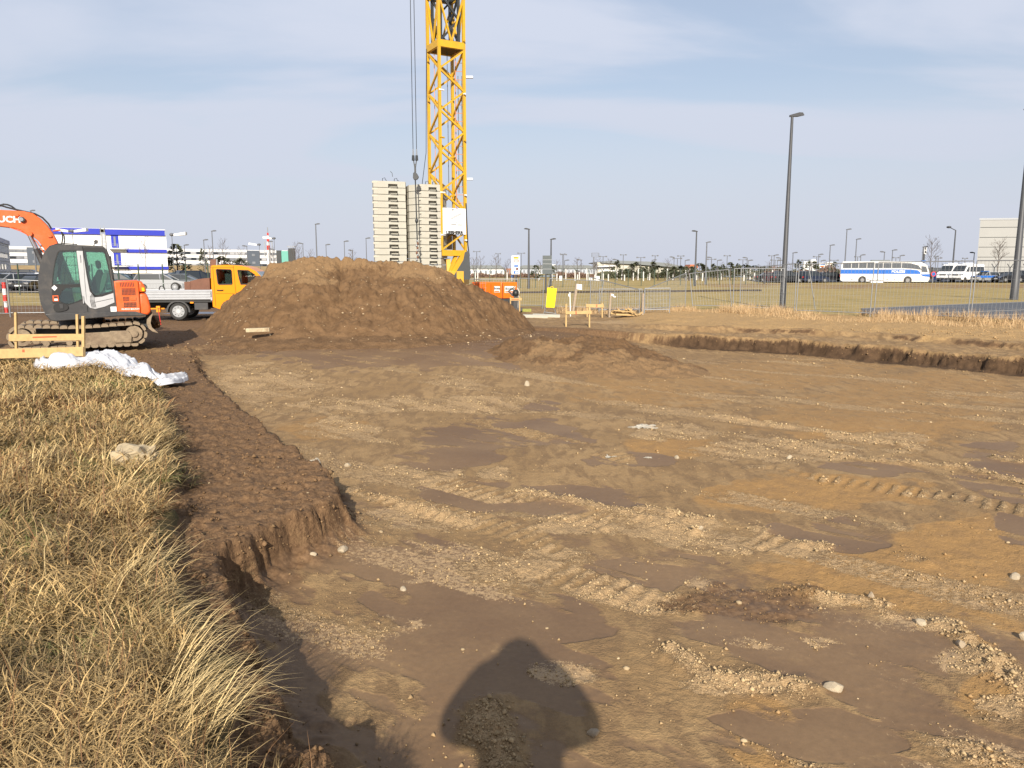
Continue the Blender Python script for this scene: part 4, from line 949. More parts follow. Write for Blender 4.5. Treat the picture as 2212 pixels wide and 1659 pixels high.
q = MB(); q.tube([ef(560, 640, -0.9), ef(600, 600, -0.9), ef(680, 575, -0.9), ef(760, 570, -0.9), ef(900, 578, -0.9)], 0.012, 6); q.build('roof_rail', M['black'], EX)
# seat, console
q = MB(); q.prism(smooth_poly([ez(1000, 1100), ez(1010, 1010), ez(1040, 950), ez(1085, 860), ez(1110, 840), ez(1150, 850), ez(1150, 960), ez(1100, 1110)], 1), F, -0.72, -0.28); q.build('seat', M['seat'], EX, bevel=0.02)
q = MB(); q.prism(smooth_poly([ez(1095, 1100), ez(1130, 960), ez(1160, 880), ez(1200, 878), ez(1212, 900), ez(1180, 1010), ez(1130, 1105)], 1), F, -0.82, -0.30); q.build('seat_back', M['seatlight'], EX, bevel=0.02)
q = MB(); q.prism(smooth_poly([ez(1070, 760), ez(1090, 745), ez(1125, 745), ez(1140, 790), ez(1130, 838), ez(1085, 838)], 1), F, -0.62, -0.38); q.build('headrest', M['seat'], EX, bevel=0.015)
q = MB(); q.prism([ez(985, 800), ez(1005, 800), ez(1008, 865), ez(990, 868)], F, -0.35, -0.30); q.prism([ez(650, 1050), ez(780, 1060), ez(800, 1200), ez(660, 1200)], F, -0.65, -0.35); q.build('console', M['seat'], EX, bevel=0.01)
# boom
BOOM = [ez(-520, 330), ez(-300, 250), ez(0, 205), ez(300, 212), ez(400, 232), ez(470, 280), ez(540, 350), ez(600, 440), ez(640, 530), ez(665, 610), ez(760, 900), ez(800, 1010), ez(740, 1090), ez(660, 1050), ez(560, 780), ez(510, 650), ez(480, 600), ez(440, 535), ez(400, 500), ez(370, 488), ez(330, 488), ez(305, 460), ez(255, 422), ez(180, 398), ez(0, 380), ez(-300, 420), ez(-500, 450)]
q = MB(); q.prism(BOOM, F, 0.10, 0.44); bo = q.build('boom', M['orange'], EX, bevel=0.018)
q = MB(); q.tube([ef(x_, y_, 0.092) for x_, y_ in ((140, 392), (250, 428), (330, 470), (420, 545), (500, 680))], 0.012, 6); q.build('weld_seam', M['orange'], EX)
c = ez(70, 308); text_obj('lettering', 'BAUCH', 0.205, M['white'], EX, (c[0], 0.093, c[1]), (PI/2, 0, 0), bold=0.035, sx=1.08)
c = ez(280, 303); q = MB(); q.tube([(c[0], 0.10, c[1]), (c[0], 0.03, c[1])], [0.06, 0.065], 16); q.build('boom_lamp', M['black'], EX, smooth=40)
q = MB(); q.tube([(c[0]-0.012, 0.045, c[1]), (c[0]-0.012, 0.02, c[1])], [0.052, 0.045], 16); q.build('lamp_glass', M['chrome'], EX, smooth=40)
for (a, b) in ((350, 455), (570, 480), (228, 262)):
    cc = ez(a, b); q = MB(); q.box(cc[0]-0.04, cc[0]+0.04, 0.06, 0.10, cc[1]-0.028, cc[1]+0.028) if a != 350 else q.disc_y(cc[0], 0.04, 0.10, cc[1], 0.06, 14); q.build('boom_bracket', M['orange'], EX, bevel=0.006)
for yy in (0.02, 0.50):
    q = MB(); q.tube([ef(345, 480, yy), ef(470, 800, yy)], 0.035, 10); q.build('ram_rod', M['chrome'], EX, smooth=40)
    q = MB(); q.tube([ef(400, 620, yy), ef(520, 940, yy), ef(560, 1060, yy)], 0.055, 10); q.build('ram_barrel', M['grey'], EX, smooth=40)
    q = MB(); q.prism([ez(448, 778), ez(482, 770), ez(490, 840), ez(458, 860)], F, yy-0.05, yy+0.05); q.build('ram_clamp', M['orange'], EX, bevel=0.01)
for k, P in enumerate(([(-200, 175), (0, 155), (60, 152), (110, 172), (240, 200), (420, 235), (500, 275), (560, 340), (590, 395)], [(60, 152), (85, 141), (130, 145), (170, 160), (215, 195)], [(690, 420), (705, 450), (703, 500), (685, 570)], [(700, 425), (725, 470), (728, 520), (712, 575)], [(440, 590), (460, 585), (500, 600), (545, 622)], [(-100, 168), (60, 158), (250, 205), (440, 250)])):
    q = MB(); q.tube([ef(a, b, 0.20 + 0.04*(k % 3)) for a, b in P], 0.02 if k < 2 else 0.016, 7); q.build('hose', M['black'], EX, smooth=60)
q = MB(); q.tube([ef(600, 418, 0.25), ef(690, 405, 0.25)], 0.022, 8); q.build('hose_bracket', M['orange'], EX)
# stick and bucket (just outside the picture on the left)
q = MB(); q.prism([ez(-560, 300), ez(-430, 330), ez(-520, 900), ez(-640, 1340), ez(-700, 1330), ez(-640, 800)], F, 0.14, 0.40); q.build('stick', M['orange'], EX, bevel=0.015)
q = MB(); q.prism([ez(-690, 1300), ez(-610, 1310), ez(-480, 1420), ez(-470, 1600), ez(-640, 1690), ez(-560, 1560), ez(-700, 1400)], F, -0.1, 0.64); q.build('bucket', M['track'], EX, bevel=0.01)
# dozer blade
for yy in (-0.62, 0.5):
    q = MB(); q.prism([ez(1430, 1470), ez(1480, 1440), ez(1640, 1405), ez(1690, 1400), ez(1690, 1500), ez(1620, 1520), ez(1500, 1530)], F, yy, yy+0.12); q.build('blade_arm', M['cgrey'], EX, bevel=0.008)
BL = [ez(1700, 1335), ez(1660, 1370), ez(1628, 1400), ez(1620, 1450), ez(1640, 1500), ez(1680, 1535), ez(1752, 1556), ez(1720, 1525), ez(1680, 1490), ez(1668, 1440), ez(1680, 1390)]
q = MB(); q.prism(BL, F, -1.1, 1.1); q.build('dozer_blade', M['track'], EX, bevel=0.006)
# clod of earth held on the blade
def clod(name, c, r, label, seed, sq=(1, 1, 0.8)):
    bm = bmesh.new(); bmesh.ops.create_icosphere(bm, subdivisions=4, radius=1.0)
    P = np.array([v.co[:] for v in bm.verts]); nz = fbm(P[:, 0]*2.1 + P[:, 2]*1.3 + seed, P[:, 1]*2.1 - P[:, 2]*1.7, seed, 4)*0.8 + fbm(P[:, 0]*7 + P[:, 2]*5, P[:, 1]*7, seed+9, 2)*0.2
    for v, k_ in zip(bm.verts, nz): v.co *= (1 + k_); v.co.x *= r*sq[0]; v.co.y *= r*sq[1]; v.co.z *= r*sq[2]
    me = bpy.data.meshes.new(name); bm.to_mesh(me); bm.free(); me.materials.append(M['heap'])
    for p_ in me.polygons: p_.use_smooth = True
    o = link_mesh(name, me); o.location = c; return tag(o, label, 'clod')
c = EX.matrix_basis @ Vector(ef(1728, 1455, -0.4)); clod('earth_clod', tuple(c), 0.17, 'dark clod of earth caught behind the dozer blade of the excavator', 5, (0.75, 2.2, 0.9)).rotation_euler = (0, 0, math.radians(26))

# ------------------------------------------------------------------ flatbed truck
TY = 28.5; tl = gnd(386, 692, 0.0)
TX = at(386, 692, TY).x
TR = thing('flatbed_truck', 'orange crew cab truck with silver drop side bed half hidden by the mound', 'truck', (TX, TY, 0.0), math.radians(9))
S2 = 0.00256
def tz(a, b): return ((a - 530)*S2, (1500 - b)*S2)
def build_wheel(parent, x, y, r, z=None, wd=0.22, name='wheel', rim=M['steel']):
    q = MB(); q.tube([(x, y, z or r), (x, y+0.03, z or r), (x, y+wd-0.03, z or r), (x, y+wd, z or r)], [r*0.93, r, r, r*0.93], 28); wh = q.build(name, M['rubber'], parent, smooth=40)
    q = MB(); q.tube([(x, y-0.006, z or r), (x, y+0.02, z or r)], [r*0.66, r*0.62], 24); q.build('rim', rim, wh, smooth=40)
    q = MB(); q.tube([(x, y-0.02, z or r), (x, y+0.01, z or r)], [r*0.26, r*0.32], 16); q.build('hub', M['silver'], wh, smooth=40)
    q = MB()
    for k in range(8):
        a = 2*PI*k/8; q.disc_y(x + 0.49*r*math.cos(a), y-0.008, y, (z or r) + 0.49*r*math.sin(a), r*0.055, 8)
    tag(q.build('rim_holes', M['black'], wh), kind='stuff')
    return wh
build_wheel(TR, 0, 0.05, 0.325); build_wheel(TR, 0, 1.65, 0.325); build_wheel(TR, 3.4, 0.08, 0.325); build_wheel(TR, 3.4, 1.65, 0.325)
G = lambda a, b, y: (a, y, b)
# arch mudguard
arc = [(0.42*math.cos(a), 0.33 + 0.40*math.sin(a)) for a in np.linspace(-0.1, PI+0.1, 18)] + [(0.36*math.cos(a), 0.33 + 0.35*math.sin(a)) for a in np.linspace(PI+0.1, -0.1, 18)]
q = MB(); q.plate(arc, [], G, 0.02, 0.36); q.build('mudguard', M['grey'], TR, smooth=40)
bx0, bx1 = tz(-420, 0)[0], tz(1008, 0)[0]; zb, zt = tz(0, 1210)[1], tz(0, 1062)[1]
q = MB(); q.box(bx0, bx1+0.02, 0.03, 2.0, zb-0.09, zb-0.01); q.build('bed_frame', M['black'], TR, bevel=0.01)
q = MB(); q.box(bx0, 4.9, 0.55, 0.70, 0.42, zb-0.1); q.box(bx0, 4.9, 1.3, 1.45, 0.42, zb-0.1); q.build('chassis', M['black'], TR)
ribs = []
nr = 4; hh_ = (zt - zb)/nr
for i in range(nr):
    z0 = zb + i*hh_; ribs += [(0.0, z0+0.006), (-0.035, z0+0.03), (-0.035, z0+hh_-0.03), (0.0, z0+hh_-0.006)]
prof = ribs + [(0.03, zt), (0.03, zb)]
for y0, sgn in ((0.0, 1), (2.02, -1)):
    q = MB(); q.prism(prof, lambda a, b, x_: (x_, y0 + sgn*a, b), bx0, bx1-0.05); q.build('side_board', M['alu'], TR)
    q = MB(); q.box(bx1-0.05, bx1+0.015, y0-0.02 if sgn > 0 else y0-0.03, y0+0.03 if sgn > 0 else y0+0.02, zb-0.02, zt+0.005); q.build('corner_post', M['alu'], TR, bevel=0.006)
q = MB(); q.box(bx1-0.035, bx1-0.008, -0.024, -0.018, zb+0.10, zb+0.32); q.build('latch', M['black'], TR)
q = MB(); q.box(bx0, bx1, 0.03, 1.99, zb, zb+0.03); q.build('bed_floor', M['oldwood'], TR)
q = MB(); q.box(bx0-0.03, bx0, 0.03, 1.99, zb, zt); q.build('tail_board', M['alu'], TR)
q = MB(); q.box(tz(752, 0)[0], tz(940, 0)[0], 0.06, 0.5, tz(0, 1352)[1], tz(0, 1243)[1]); q.build("tool_box", M["grey"], TR, bevel=0.01)
q = MB(); q.box(tz(700, 0)[0], tz(745, 0)[0], 0.02, 0.06, tz(0, 1258)[1], tz(0, 1236)[1]); q.build('side_marker', M['orangelens'], TR)
q = MB(); q.box(tz(215, 0)[0], tz(270, 0)[0], 0.15, 0.3, tz(0, 1385)[1], tz(0, 1295)[1]); q.box(tz(80, 0)[0], tz(320, 0)[0], 0.25, 0.3, tz(0, 1345)[1], tz(0, 1325)[1]); q.build('tow_bracket', M['orangelens'], TR, bevel=0.008)
# crew cab
CABT = [tz(1012, 1310), tz(1005, 1000), tz(1012, 735), tz(1030, 712), tz(1250, 706), tz(1440, 718), tz(1540, 745), tz(1640, 800), tz(1800, 985), tz(1960, 1030), tz(2060, 1070), tz(2105, 1180), tz(2110, 1330), tz(2030, 1360), tz(1150, 1360)]
w1 = [tz(1085, 780), tz(1100, 772), tz(1282, 778), tz(1292, 790), tz(1303, 975), tz(1292, 985), tz(1110, 986), tz(1100, 975)]
w2 = [tz(1382, 785), tz(1530, 790), tz(1610, 845), tz(1700, 985), tz(1415, 985), tz(1398, 900)]
for y0, y1 in ((0.02, 0.07), (1.93, 1.98)):
    q = MB(); q.plate(CABT, [w1, w2], G, y0, y1); q.build('cab_side', M['cab_orange'], TR, bevel=0.012)
    for wn in (w1, w2):
        q = MB(); q.prism(wn, G, y0+0.02, y0+0.025); q.build('window', M['clearglass'], TR)
def cab_skin(i0, i1, m, nm_):
    q = MB()
    for i in range(i0, i1):
        a, b = CABT[i], CABT[(i+1) % len(CABT)]
        q.add([(a[0], 0.05, a[1]), (b[0], 0.05, b[1]), (b[0], 1.95, b[1]), (a[0], 1.95, a[1])], [(0, 1, 2, 3)])
    q.build(nm_, m, TR, smooth=50)
cab_skin(0, 7, M['cab_orange'], 'cab_roof'); cab_skin(7, 8, M['clearglass'], 'windscreen'); cab_skin(8, 14, M['cab_orange'], 'bonnet')
def outline(P, r, y, m, nm_):
    q = MB(); q.tube([(a, y, b) for a, b in P + [P[0]]], r, 5); q.build(nm_, m, TR)
outline(w1, 0.022, 0.017, M['black'], 'window_seal'); outline(w2, 0.022, 0.017, M['black'], 'window_seal')
q = MB(); q.tube([(tz(1040, 0)[0], 0.018, tz(0, 745)[1]), (tz(1052, 0)[0], 0.018, tz(0, 1300)[1])], 0.006, 4); q.tube([(tz(1325, 0)[0], 0.018, tz(0, 715)[1]), (tz(1345, 0)[0], 0.018, tz(0, 1200)[1])], 0.006, 4); q.tube([(tz(1012, 0)[0], 0.018, tz(0, 742)[1]), (tz(1330, 0)[0], 0.018, tz(0, 742)[1])], 0.004, 4); q.tube([(tz(1060, 0)[0], 0.018, tz(0, 1118)[1]), (tz(1330, 0)[0], 0.018, tz(0, 1118)[1])], 0.004, 4); q.build('door_gap', M['black'], TR)
q = MB(); q.tube([(tz(1080, 0)[0], -0.005, tz(0, 1068)[1]), (tz(1125, 0)[0], -0.012, tz(0, 1072)[1]), (tz(1170, 0)[0], -0.005, tz(0, 1068)[1])], 0.018, 6); q.build('door_handle', M['black'], TR)
q = MB(); q.box(tz(1180, 0)[0], tz(1300, 0)[0], 0.25, 0.7, tz(0, 1100)[1], tz(0, 800)[1]); q.box(tz(1500, 0)[0], tz(1600, 0)[0], 0.25, 0.7, tz(0, 1100)[1], tz(0, 830)[1]); q.build('seat', M['seat'], TR, bevel=0.03)
# load on the bed
tb = lambda a, b, y=0: (TX + tz(a, b)[0], TY + y, tz(a, b)[1])
q = MB(); q.prism([tz(575, 1075), tz(575, 952), tz(660, 945), tz(760, 915), tz(880, 898), tz(945, 898), tz(945, 1075)], G, 0, 0.8); q.box(tz(650, 0)[0], tz(665, 0)[0], -0.015, 0.0, tz(0, 1075)[1], tz(0, 948)[1]); q.box(tz(925, 0)[0], tz(952, 0)[0], -0.02, 0.0, tz(0, 1075)[1], tz(0, 895)[1])
o = q.build('wooden_box', M['brownwood'], None, bevel=0.008); o.location = (TX, TY+0.4, 0.0); tag(o, 'brown wooden box with sloping lid standing on the truck bed', 'box')
sg = thing('folding_sign', 'brown folded warning sign leaning on the truck cab above the wooden box', 'sign', (TX + tz(940, 0)[0], TY+0.9, tz(0, 900)[1]))
q = MB(); q.prism([(-0.15, 0.0), (-0.10, 0.70), (0.12, 0.71), (0.05, 0.0)], G, 0, 0.03); q.build('panel', M['brownwood'], sg)
q = MB(); q.prism([(0.06, -0.02), (0.13, 0.71), (0.17, 0.71), (0.12, -0.02)], G, -0.01, 0.05); q.build('rail', M['steel'], sg)
q = MB(); q.prism([(-0.10, 0.06), (-0.015, 0.50), (0.02, 0.06)], G, -0.008, -0.002); q.build('warning_triangle', M['white'], sg)
q = MB(); q.prism([(-0.095, 0.06), (0.015, 0.06), (0.018, 0.0), (-0.105, 0.0)], G, -0.011, -0.003); q.build('red_bar', M['redpaint'], sg)
wb = thing('loose_wheel', 'small loose wheel lying on the truck bed left of the wooden box', 'wheel', (TX + tz(420, 0)[0], TY+0.5, tz(0, 1025)[1]-0.17))
build_wheel(wb, 0, 0, 0.17, 0.17, 0.1, name='tyre')
q = MB(); q.tube([(0.10*math.cos(a), 0, 0.12*math.sin(a)) for a in np.linspace(-0.2, PI+0.2, 14)], 0.02, 6); o = q.build('steel_hoop', M['rubber']); o.location = (TX + tz(230, 0)[0], TY+0.5, tz(0, 1058)[1]); tag(o, 'rusty hoop sticking up at the left end of the truck bed', 'hoop')
pb = MB(); pb.add([(-1.6, 2.1, 0.0), (2.2, 2.1, 0.0), (2.4, 3.6, 0.0), (-1.4, 3.6, 0.0)], [(0, 1, 2, 3)]); o = pb.build('pale_ground', M['tarp']); o.location = (TX, TY, 0.12); tag(o, 'white sheet spread on the ground behind the truck', 'sheet')  # white plane standing in for pale sunlit ground, its brightness put into the colour
# red survey rod in front of the truck wheel
q = MB(); q.beam(tb(530, 1290, -1.6), tb(558, 1555, -1.6), 0.018); q.beam(tb(525, 1300, -1.6), tb(552, 1300, -1.6), 0.02); q.beam(tb(535, 1552, -1.6), tb(600, 1550, -1.6), 0.015)
tag(q.build('survey_rod', M['redpaint']), 'thin red survey rod stuck in the ground before the truck wheel', 'rod')
# ------------------------------------------------------------------ tower crane with its ballast
YC = 30.0
cc = at(968, 560, YC)
def zc(v, Y=YC): return at(1106, v, Y).z
CR = thing('tower_crane', 'yellow lattice tower crane with white load chart board behind the mound', 'crane', (cc.x, YC, 0.0))
ph = math.radians(29.7); rv = Vector((math.cos(ph), math.sin(ph), 0)); lv = Vector((-math.sin(ph), math.cos(ph), 0)); SQ = 1.0
kF = -(rv + lv)*SQ/2; kR = kF + rv*SQ; kL = kF + lv*SQ; kB = kF + (rv+lv)*SQ
Zup = Vector((0, 0, 1))
zg0, zg1 = zc(553), zc(541)
zp = zc(104)
def cpart(name, fn, m=None, smooth=None, bevel=0):
    q = MB(); fn(q); return q.build(name, m or M['yellow'], CR, smooth=smooth, bevel=bevel)
for kx in (kF, kR, kL, kB):
    cpart('corner_post', lambda q: q.beam(kx + Zup*zg1, kx + Zup*(zp+4.2), 0.10, 0.10, up=rv))
step = 0.675
def pair(k0, k1, z0, n, up=1, st=step, wd=0.065):
    for i in range(n):
        a, b = (k0, k1) if (i % 2 == 0) == (up == 1) else (k1, k0)
        cpart('brace', lambda q: q.beam(a + Zup*(z0 + i*st), b + Zup*(z0 + (i+1)*st), wd, wd))
nbr = int((zp - zg1 - 0.9)/step)
zb0 = zg1 + 0.72
st = (zp - 0.15 - zb0)/nbr
pair(kF, kR, zb0, nbr, 1, st); pair(kF, kL, zb0, nbr, 1, st); pair(kL, kB, zb0, nbr, -1, st); pair(kR, kB, zb0, nbr, -1, st)
for (a, b) in ((kF, kR), (kF, kL), (kL, kB), (kR, kB)):
    cpart('cross_beam', lambda q: q.beam(a + Zup*(zb0-0.02), b + Zup*(zb0-0.02), 0.07, 0.07))
    cpart('brace', lambda q: q.beam(a + Zup*zg1, b + Zup*(zb0-0.05), 0.055))
    cpart('ring_beam', lambda q: q.beam(a + Zup*(zg0+zg1)/2, b + Zup*(zg0+zg1)/2, 0.14, zg1-zg0))
    cpart('collar_beam', lambda q: q.beam(a + Zup*zp, b + Zup*zp, 0.12, 0.24))
    cpart('collar_beam', lambda q: q.beam(a + Zup*(zp+3.55), b + Zup*(zp+3.55), 0.12, 0.24))
cpart('deck', lambda q: q.add([kF+Zup*(zp-0.10), kR+Zup*(zp-0.10), kB+Zup*(zp-0.10), kL+Zup*(zp-0.10)], [(0, 1, 2, 3)]), mat('deck_brown', (0.12, 0.07, 0.02), 0.8))
# upper cage braces
for (a, b) in ((kF, kR), (kF, kL), (kL, kB), (kR, kB)):
    m_ = (a+b)/2
    cpart('brace', lambda q: q.beam(a + Zup*(zp+1.75), b + Zup*(zp+1.75), 0.055))
    for (p_, za, q_, zb_) in ((a, 1.7, m_, 0.1), (b, 1.7, m_, 0.1), (a, 1.8, m_, 3.45), (b, 1.8, m_, 3.45)):
        cpart('brace', lambda q: q.beam(p_ + Zup*(zp+za), q_ + Zup*(zp+zb_), 0.06))
# inner telescoping mast, dark grey
IN = 0.36
for i_, s_ in enumerate(((-1, -1), (1, -1), (1, 1), (-1, 1))):
    p_ = rv*s_[0]*IN + lv*s_[1]*IN; s2 = ((-1, -1), (1, -1), (1, 1), (-1, 1))[(i_+1) % 4]; p2 = rv*s2[0]*IN + lv*s2[1]*IN
    cpart('inner_post', lambda q: q.beam(p_ + Zup*(zp+0.05), p_ + Zup*(zp+12), 0.09, up=rv), M['cgrey'])
    for k in range(7):
        za = zp + 0.15 + k*1.6
        cpart('inner_brace', lambda q: q.beam(p_ + Zup*za, p2 + Zup*(za+0.8), 0.065), M['cgrey']); cpart('inner_brace', lambda q: q.beam(p2 + Zup*(za+0.8), p_ + Zup*(za+1.6), 0.065), M['cgrey'])
        cpart('inner_beam', lambda q: q.beam(p_ + Zup*za, p2 + Zup*za, 0.07), M['cgrey'])
# jib high above the picture that carries the hoist rope
HY = 28.3
hk = at(897, 378, HY); hk.x -= cc.x; hk.y -= YC
jd = Vector((hk.x, hk.y, 0)).normalized()
ztop = zp + 12.0
cpart('mast_head', lambda q: q.beam(Zup*ztop, Zup*(ztop+0.6), 0.95, 0.95, up=rv))
for off in (-0.35, 0.35):
    sd_ = Vector((-jd.y, jd.x, 0))*off
    cpart('jib_chord', lambda q: q.beam(Zup*ztop + sd_, Zup*ztop + jd*9 + sd_, 0.08))
cpart('jib_chord', lambda q: q.beam(Zup*(ztop+0.6), Zup*(ztop+0.7) + jd*9, 0.08))
# ladder inside the tower, with back hoops
lo_ = kR*0.42 + kB*0.30; lo2 = lo_ + Vector((0.37, 0.06, 0))
for p_ in (lo_, lo2): cpart('ladder_rail', lambda q: q.beam(p_ + Zup*(zg1+1.4), p_ + Zup*(zp-0.1), 0.022, up=rv), M['ladder'])
zr = zg1 + 1.5
while zr < zp - 0.3:
    cpart('ladder_rung', lambda q: q.tube([lo_ + Zup*zr, lo2 + Zup*zr], 0.010, 5), M['ladder']); zr += 0.30
cpart('ladder_guard', lambda q: [q.beam(lo_ + Vector((0.08, 0.25, zp-5.2)), lo_ + Vector((0.08, 0.25, zp-0.9)), 0.025), q.beam(lo_ + Vector((0.22, 0.25, zp-5.2)), lo_ + Vector((0.22, 0.25, zp-0.9)), 0.025)], M['cgrey'])
cpart('cable', lambda q: q.tube([kL*0.6 + kF*0.2 + Zup*(zg1+0.7), kL*0.55 + kF*0.25 + Zup*(zp-0.2)], 0.012, 5), M['ladder'])
cpart('cable', lambda q: q.tube([Vector((0.06, 0, zg1+2)), Vector((0.05, 0, zp))], 0.013, 5), M['cgrey'])
cpart('cable', lambda q: q.tube([kL + Vector((-0.04, -0.1, zp)), kL + Vector((-0.10, -0.2, zc(330))), kL + Vector((-0.45, -0.4, zc(480))), kL + Vector((-0.8, -0.5, zg0-1.2))], 0.012, 5), M['cgrey'])
cpart('cable', lambda q: q.tube([kR + Vector((0.04, -0.1, zc(440))), kR + Vector((0.10, -0.1, zg1+0.2)), kR + Vector((0.15, -0.1, zg0))], 0.022, 5), M['black'])
# floodlights, pins
def local(u, v, Y=YC): p = at(u, v, Y); return Vector((p.x - cc.x, Y - YC, p.z))
for (u, v) in ((1008, 167), (1008, 387)):
    p_ = local(u, v)
    cpart('floodlight', lambda q: q.box(p_.x-0.04, p_.x+0.24, p_.y-0.06, p_.y+0.06, p_.z-0.035, p_.z+0.04), M['white'], bevel=0.01)
for i, (kx, dz) in enumerate(((kF, 0.9), (kF, 6.6), (kR, 6.5), (kF, 9.3), (kR, 9.2), (kL, 8.9), (kL, 5.0), (kL, 11.2), (kR, 12.2), (kF, 3.4), (kR, 3.3), (kR, 0.6))):
    cpart('connecting_pin', lambda q: q.tube([kx + Zup*(zg1+dz*0.62) - rv*0.04 - lv*0.06, kx + Zup*(zg1+dz*0.62) + (rv*0.17 if kx is kF else -rv*0.02 - lv*0.15)], 0.032, 8), M['white'] if i in (0, 3, 4, 9, 10, 11) else M['yellow'])
# load chart board on the right hand face
nrm = Vector((rv.y, -rv.x, 0))
b0 = kF + rv*0.03 + nrm*0.075; b1 = kF + rv*0.99 + nrm*0.075
zt_, zl_ = zc(452), zc(507.5)
def bf(a, b, t): p_ = b0 + (b1-b0)*a + nrm*t; return (p_.x, p_.y, zl_ + (zt_-zl_)*b)
q = MB(); q.prism([(0, 0), (1, 0), (1, 1), (0.67, 1), (0.62, 0.955), (0.56, 1), (0, 1)], bf, 0, 0.012); bd = q.build('load_chart', M['white'], CR)
ang = math.atan2(rv.y, rv.x)
def brd(txt, sz, a, b, bold=0.03, sx=1.0):
    p_ = bf(a, b, 0.015); return text_obj('lettering', txt, sz, M['black'], bd, p_, (PI/2, 0, ang), ext=0.001, bold=bold, sx=sx)
brd('LIEBHERR', 0.165, 0.5, 0.058, 0.06, 1.0); brd('01', 0.09, 0.44, 0.935, 0.04)
def bl(pts, r=0.004):
    qq = MB(); qq.tube([bf(a, b, 0.015) for a, b in pts], r, 4); qq.build('chart_line', M['cgrey'], bd)
bl([(0.33, 0.60), (0.78, 0.82)], 0.006); bl([(0.35, 0.57), (0.80, 0.79)], 0.006); bl([(0.58, 0.42), (0.58, 0.68)], 0.003); bl([(0.84, 0.45), (0.84, 0.78)], 0.003); bl([(0.08, 0.60), (0.28, 0.60)]); bl([(0.08, 0.39), (0.28, 0.39)]); bl([(0.35, 0.385), (0.58, 0.385)], 0.007); bl([(0.63, 0.375), (0.85, 0.375)], 0.007); bl([(0.35, 0.36), (0.58, 0.36)], 0.004); bl([(0.63, 0.35), (0.85, 0.35)], 0.004); bl([(0.40, 0.45), (0.60, 0.455)]); bl([(0.64, 0.44), (0.78, 0.44)]); bl([(0.43, 0.26), (0.57, 0.26)]); bl([(0.02, 0.11), (0.98, 0.11)], 0.002)
# boards behind the lower tower
for i in range(6):
    a = kL*0.95 + kB*0.1 + (kB-kL)*(i/6.5)
    cpart('plank', lambda q: q.beam(a + Zup*(zg1+0.05), a + Zup*(zc(470) - 0.06*(i % 2)), (kB-kL).length/6.7, 0.03, up=lv), M['oldwood'])
# slewing frame and struts below the ring
for (u0, v0, u1, v1, wd, m_) in ((956, 552, 948, 585, 0.10, 'yellow'), (985, 552, 966, 598, 0.12, 'yellow'), (1001, 552, 972, 600, 0.22, 'yellow'), (942, 545, 934, 572, 0.10, 'yellow'), (1004, 552, 985, 598, 0.08, 'yellow'), (968, 560, 970, 600, 0.16, 'yellow')):
    cpart('strut', lambda q: q.beam(local(u0, v0, YC-0.3), local(u1, v1, YC-0.5), wd, wd), M[m_])
for (P, m_) in (([(948, 542), (956, 542), (938, 572), (924, 570), (905, 566), (916, 562), (944, 548)], 'cgrey'), ([(1006, 546), (1015, 542), (1018, 600), (1015, 604), (980, 600), (1003, 562)], 'cgrey')):
    cpart('outrigger', lambda q: q.prism([(local(u, v).x, local(u, v).z) for u, v in P], lambda a, b, t: (a, t, b), -0.62, -0.45), M[m_])
cpart('slew_table', lambda q: q.beam(Vector((-2.3, 0.3, 1.55)), Vector((0.7, 0, 1.55)), 1.3, 0.5), M['yellow'])
cpart('undercarriage', lambda q: [q.beam(Vector((-1.6, -1.0, 0.75)), Vector((1.4, 1.5, 0.75)), 0.35, 0.4), q.beam(Vector((-1.6, 1.5, 0.75)), Vector((1.4, -1.0, 0.75)), 0.35, 0.4), q.tube([(0, 0, 0.7), (0, 0, 1.35)], 0.5, 16)] + [q.tube([(sx_, sy_, -0.05), (sx_, sy_, 0.75)], 0.14, 10) for sx_ in (-1.5, 1.3) for sy_ in (-0.95, 1.4)], M['cgrey'])
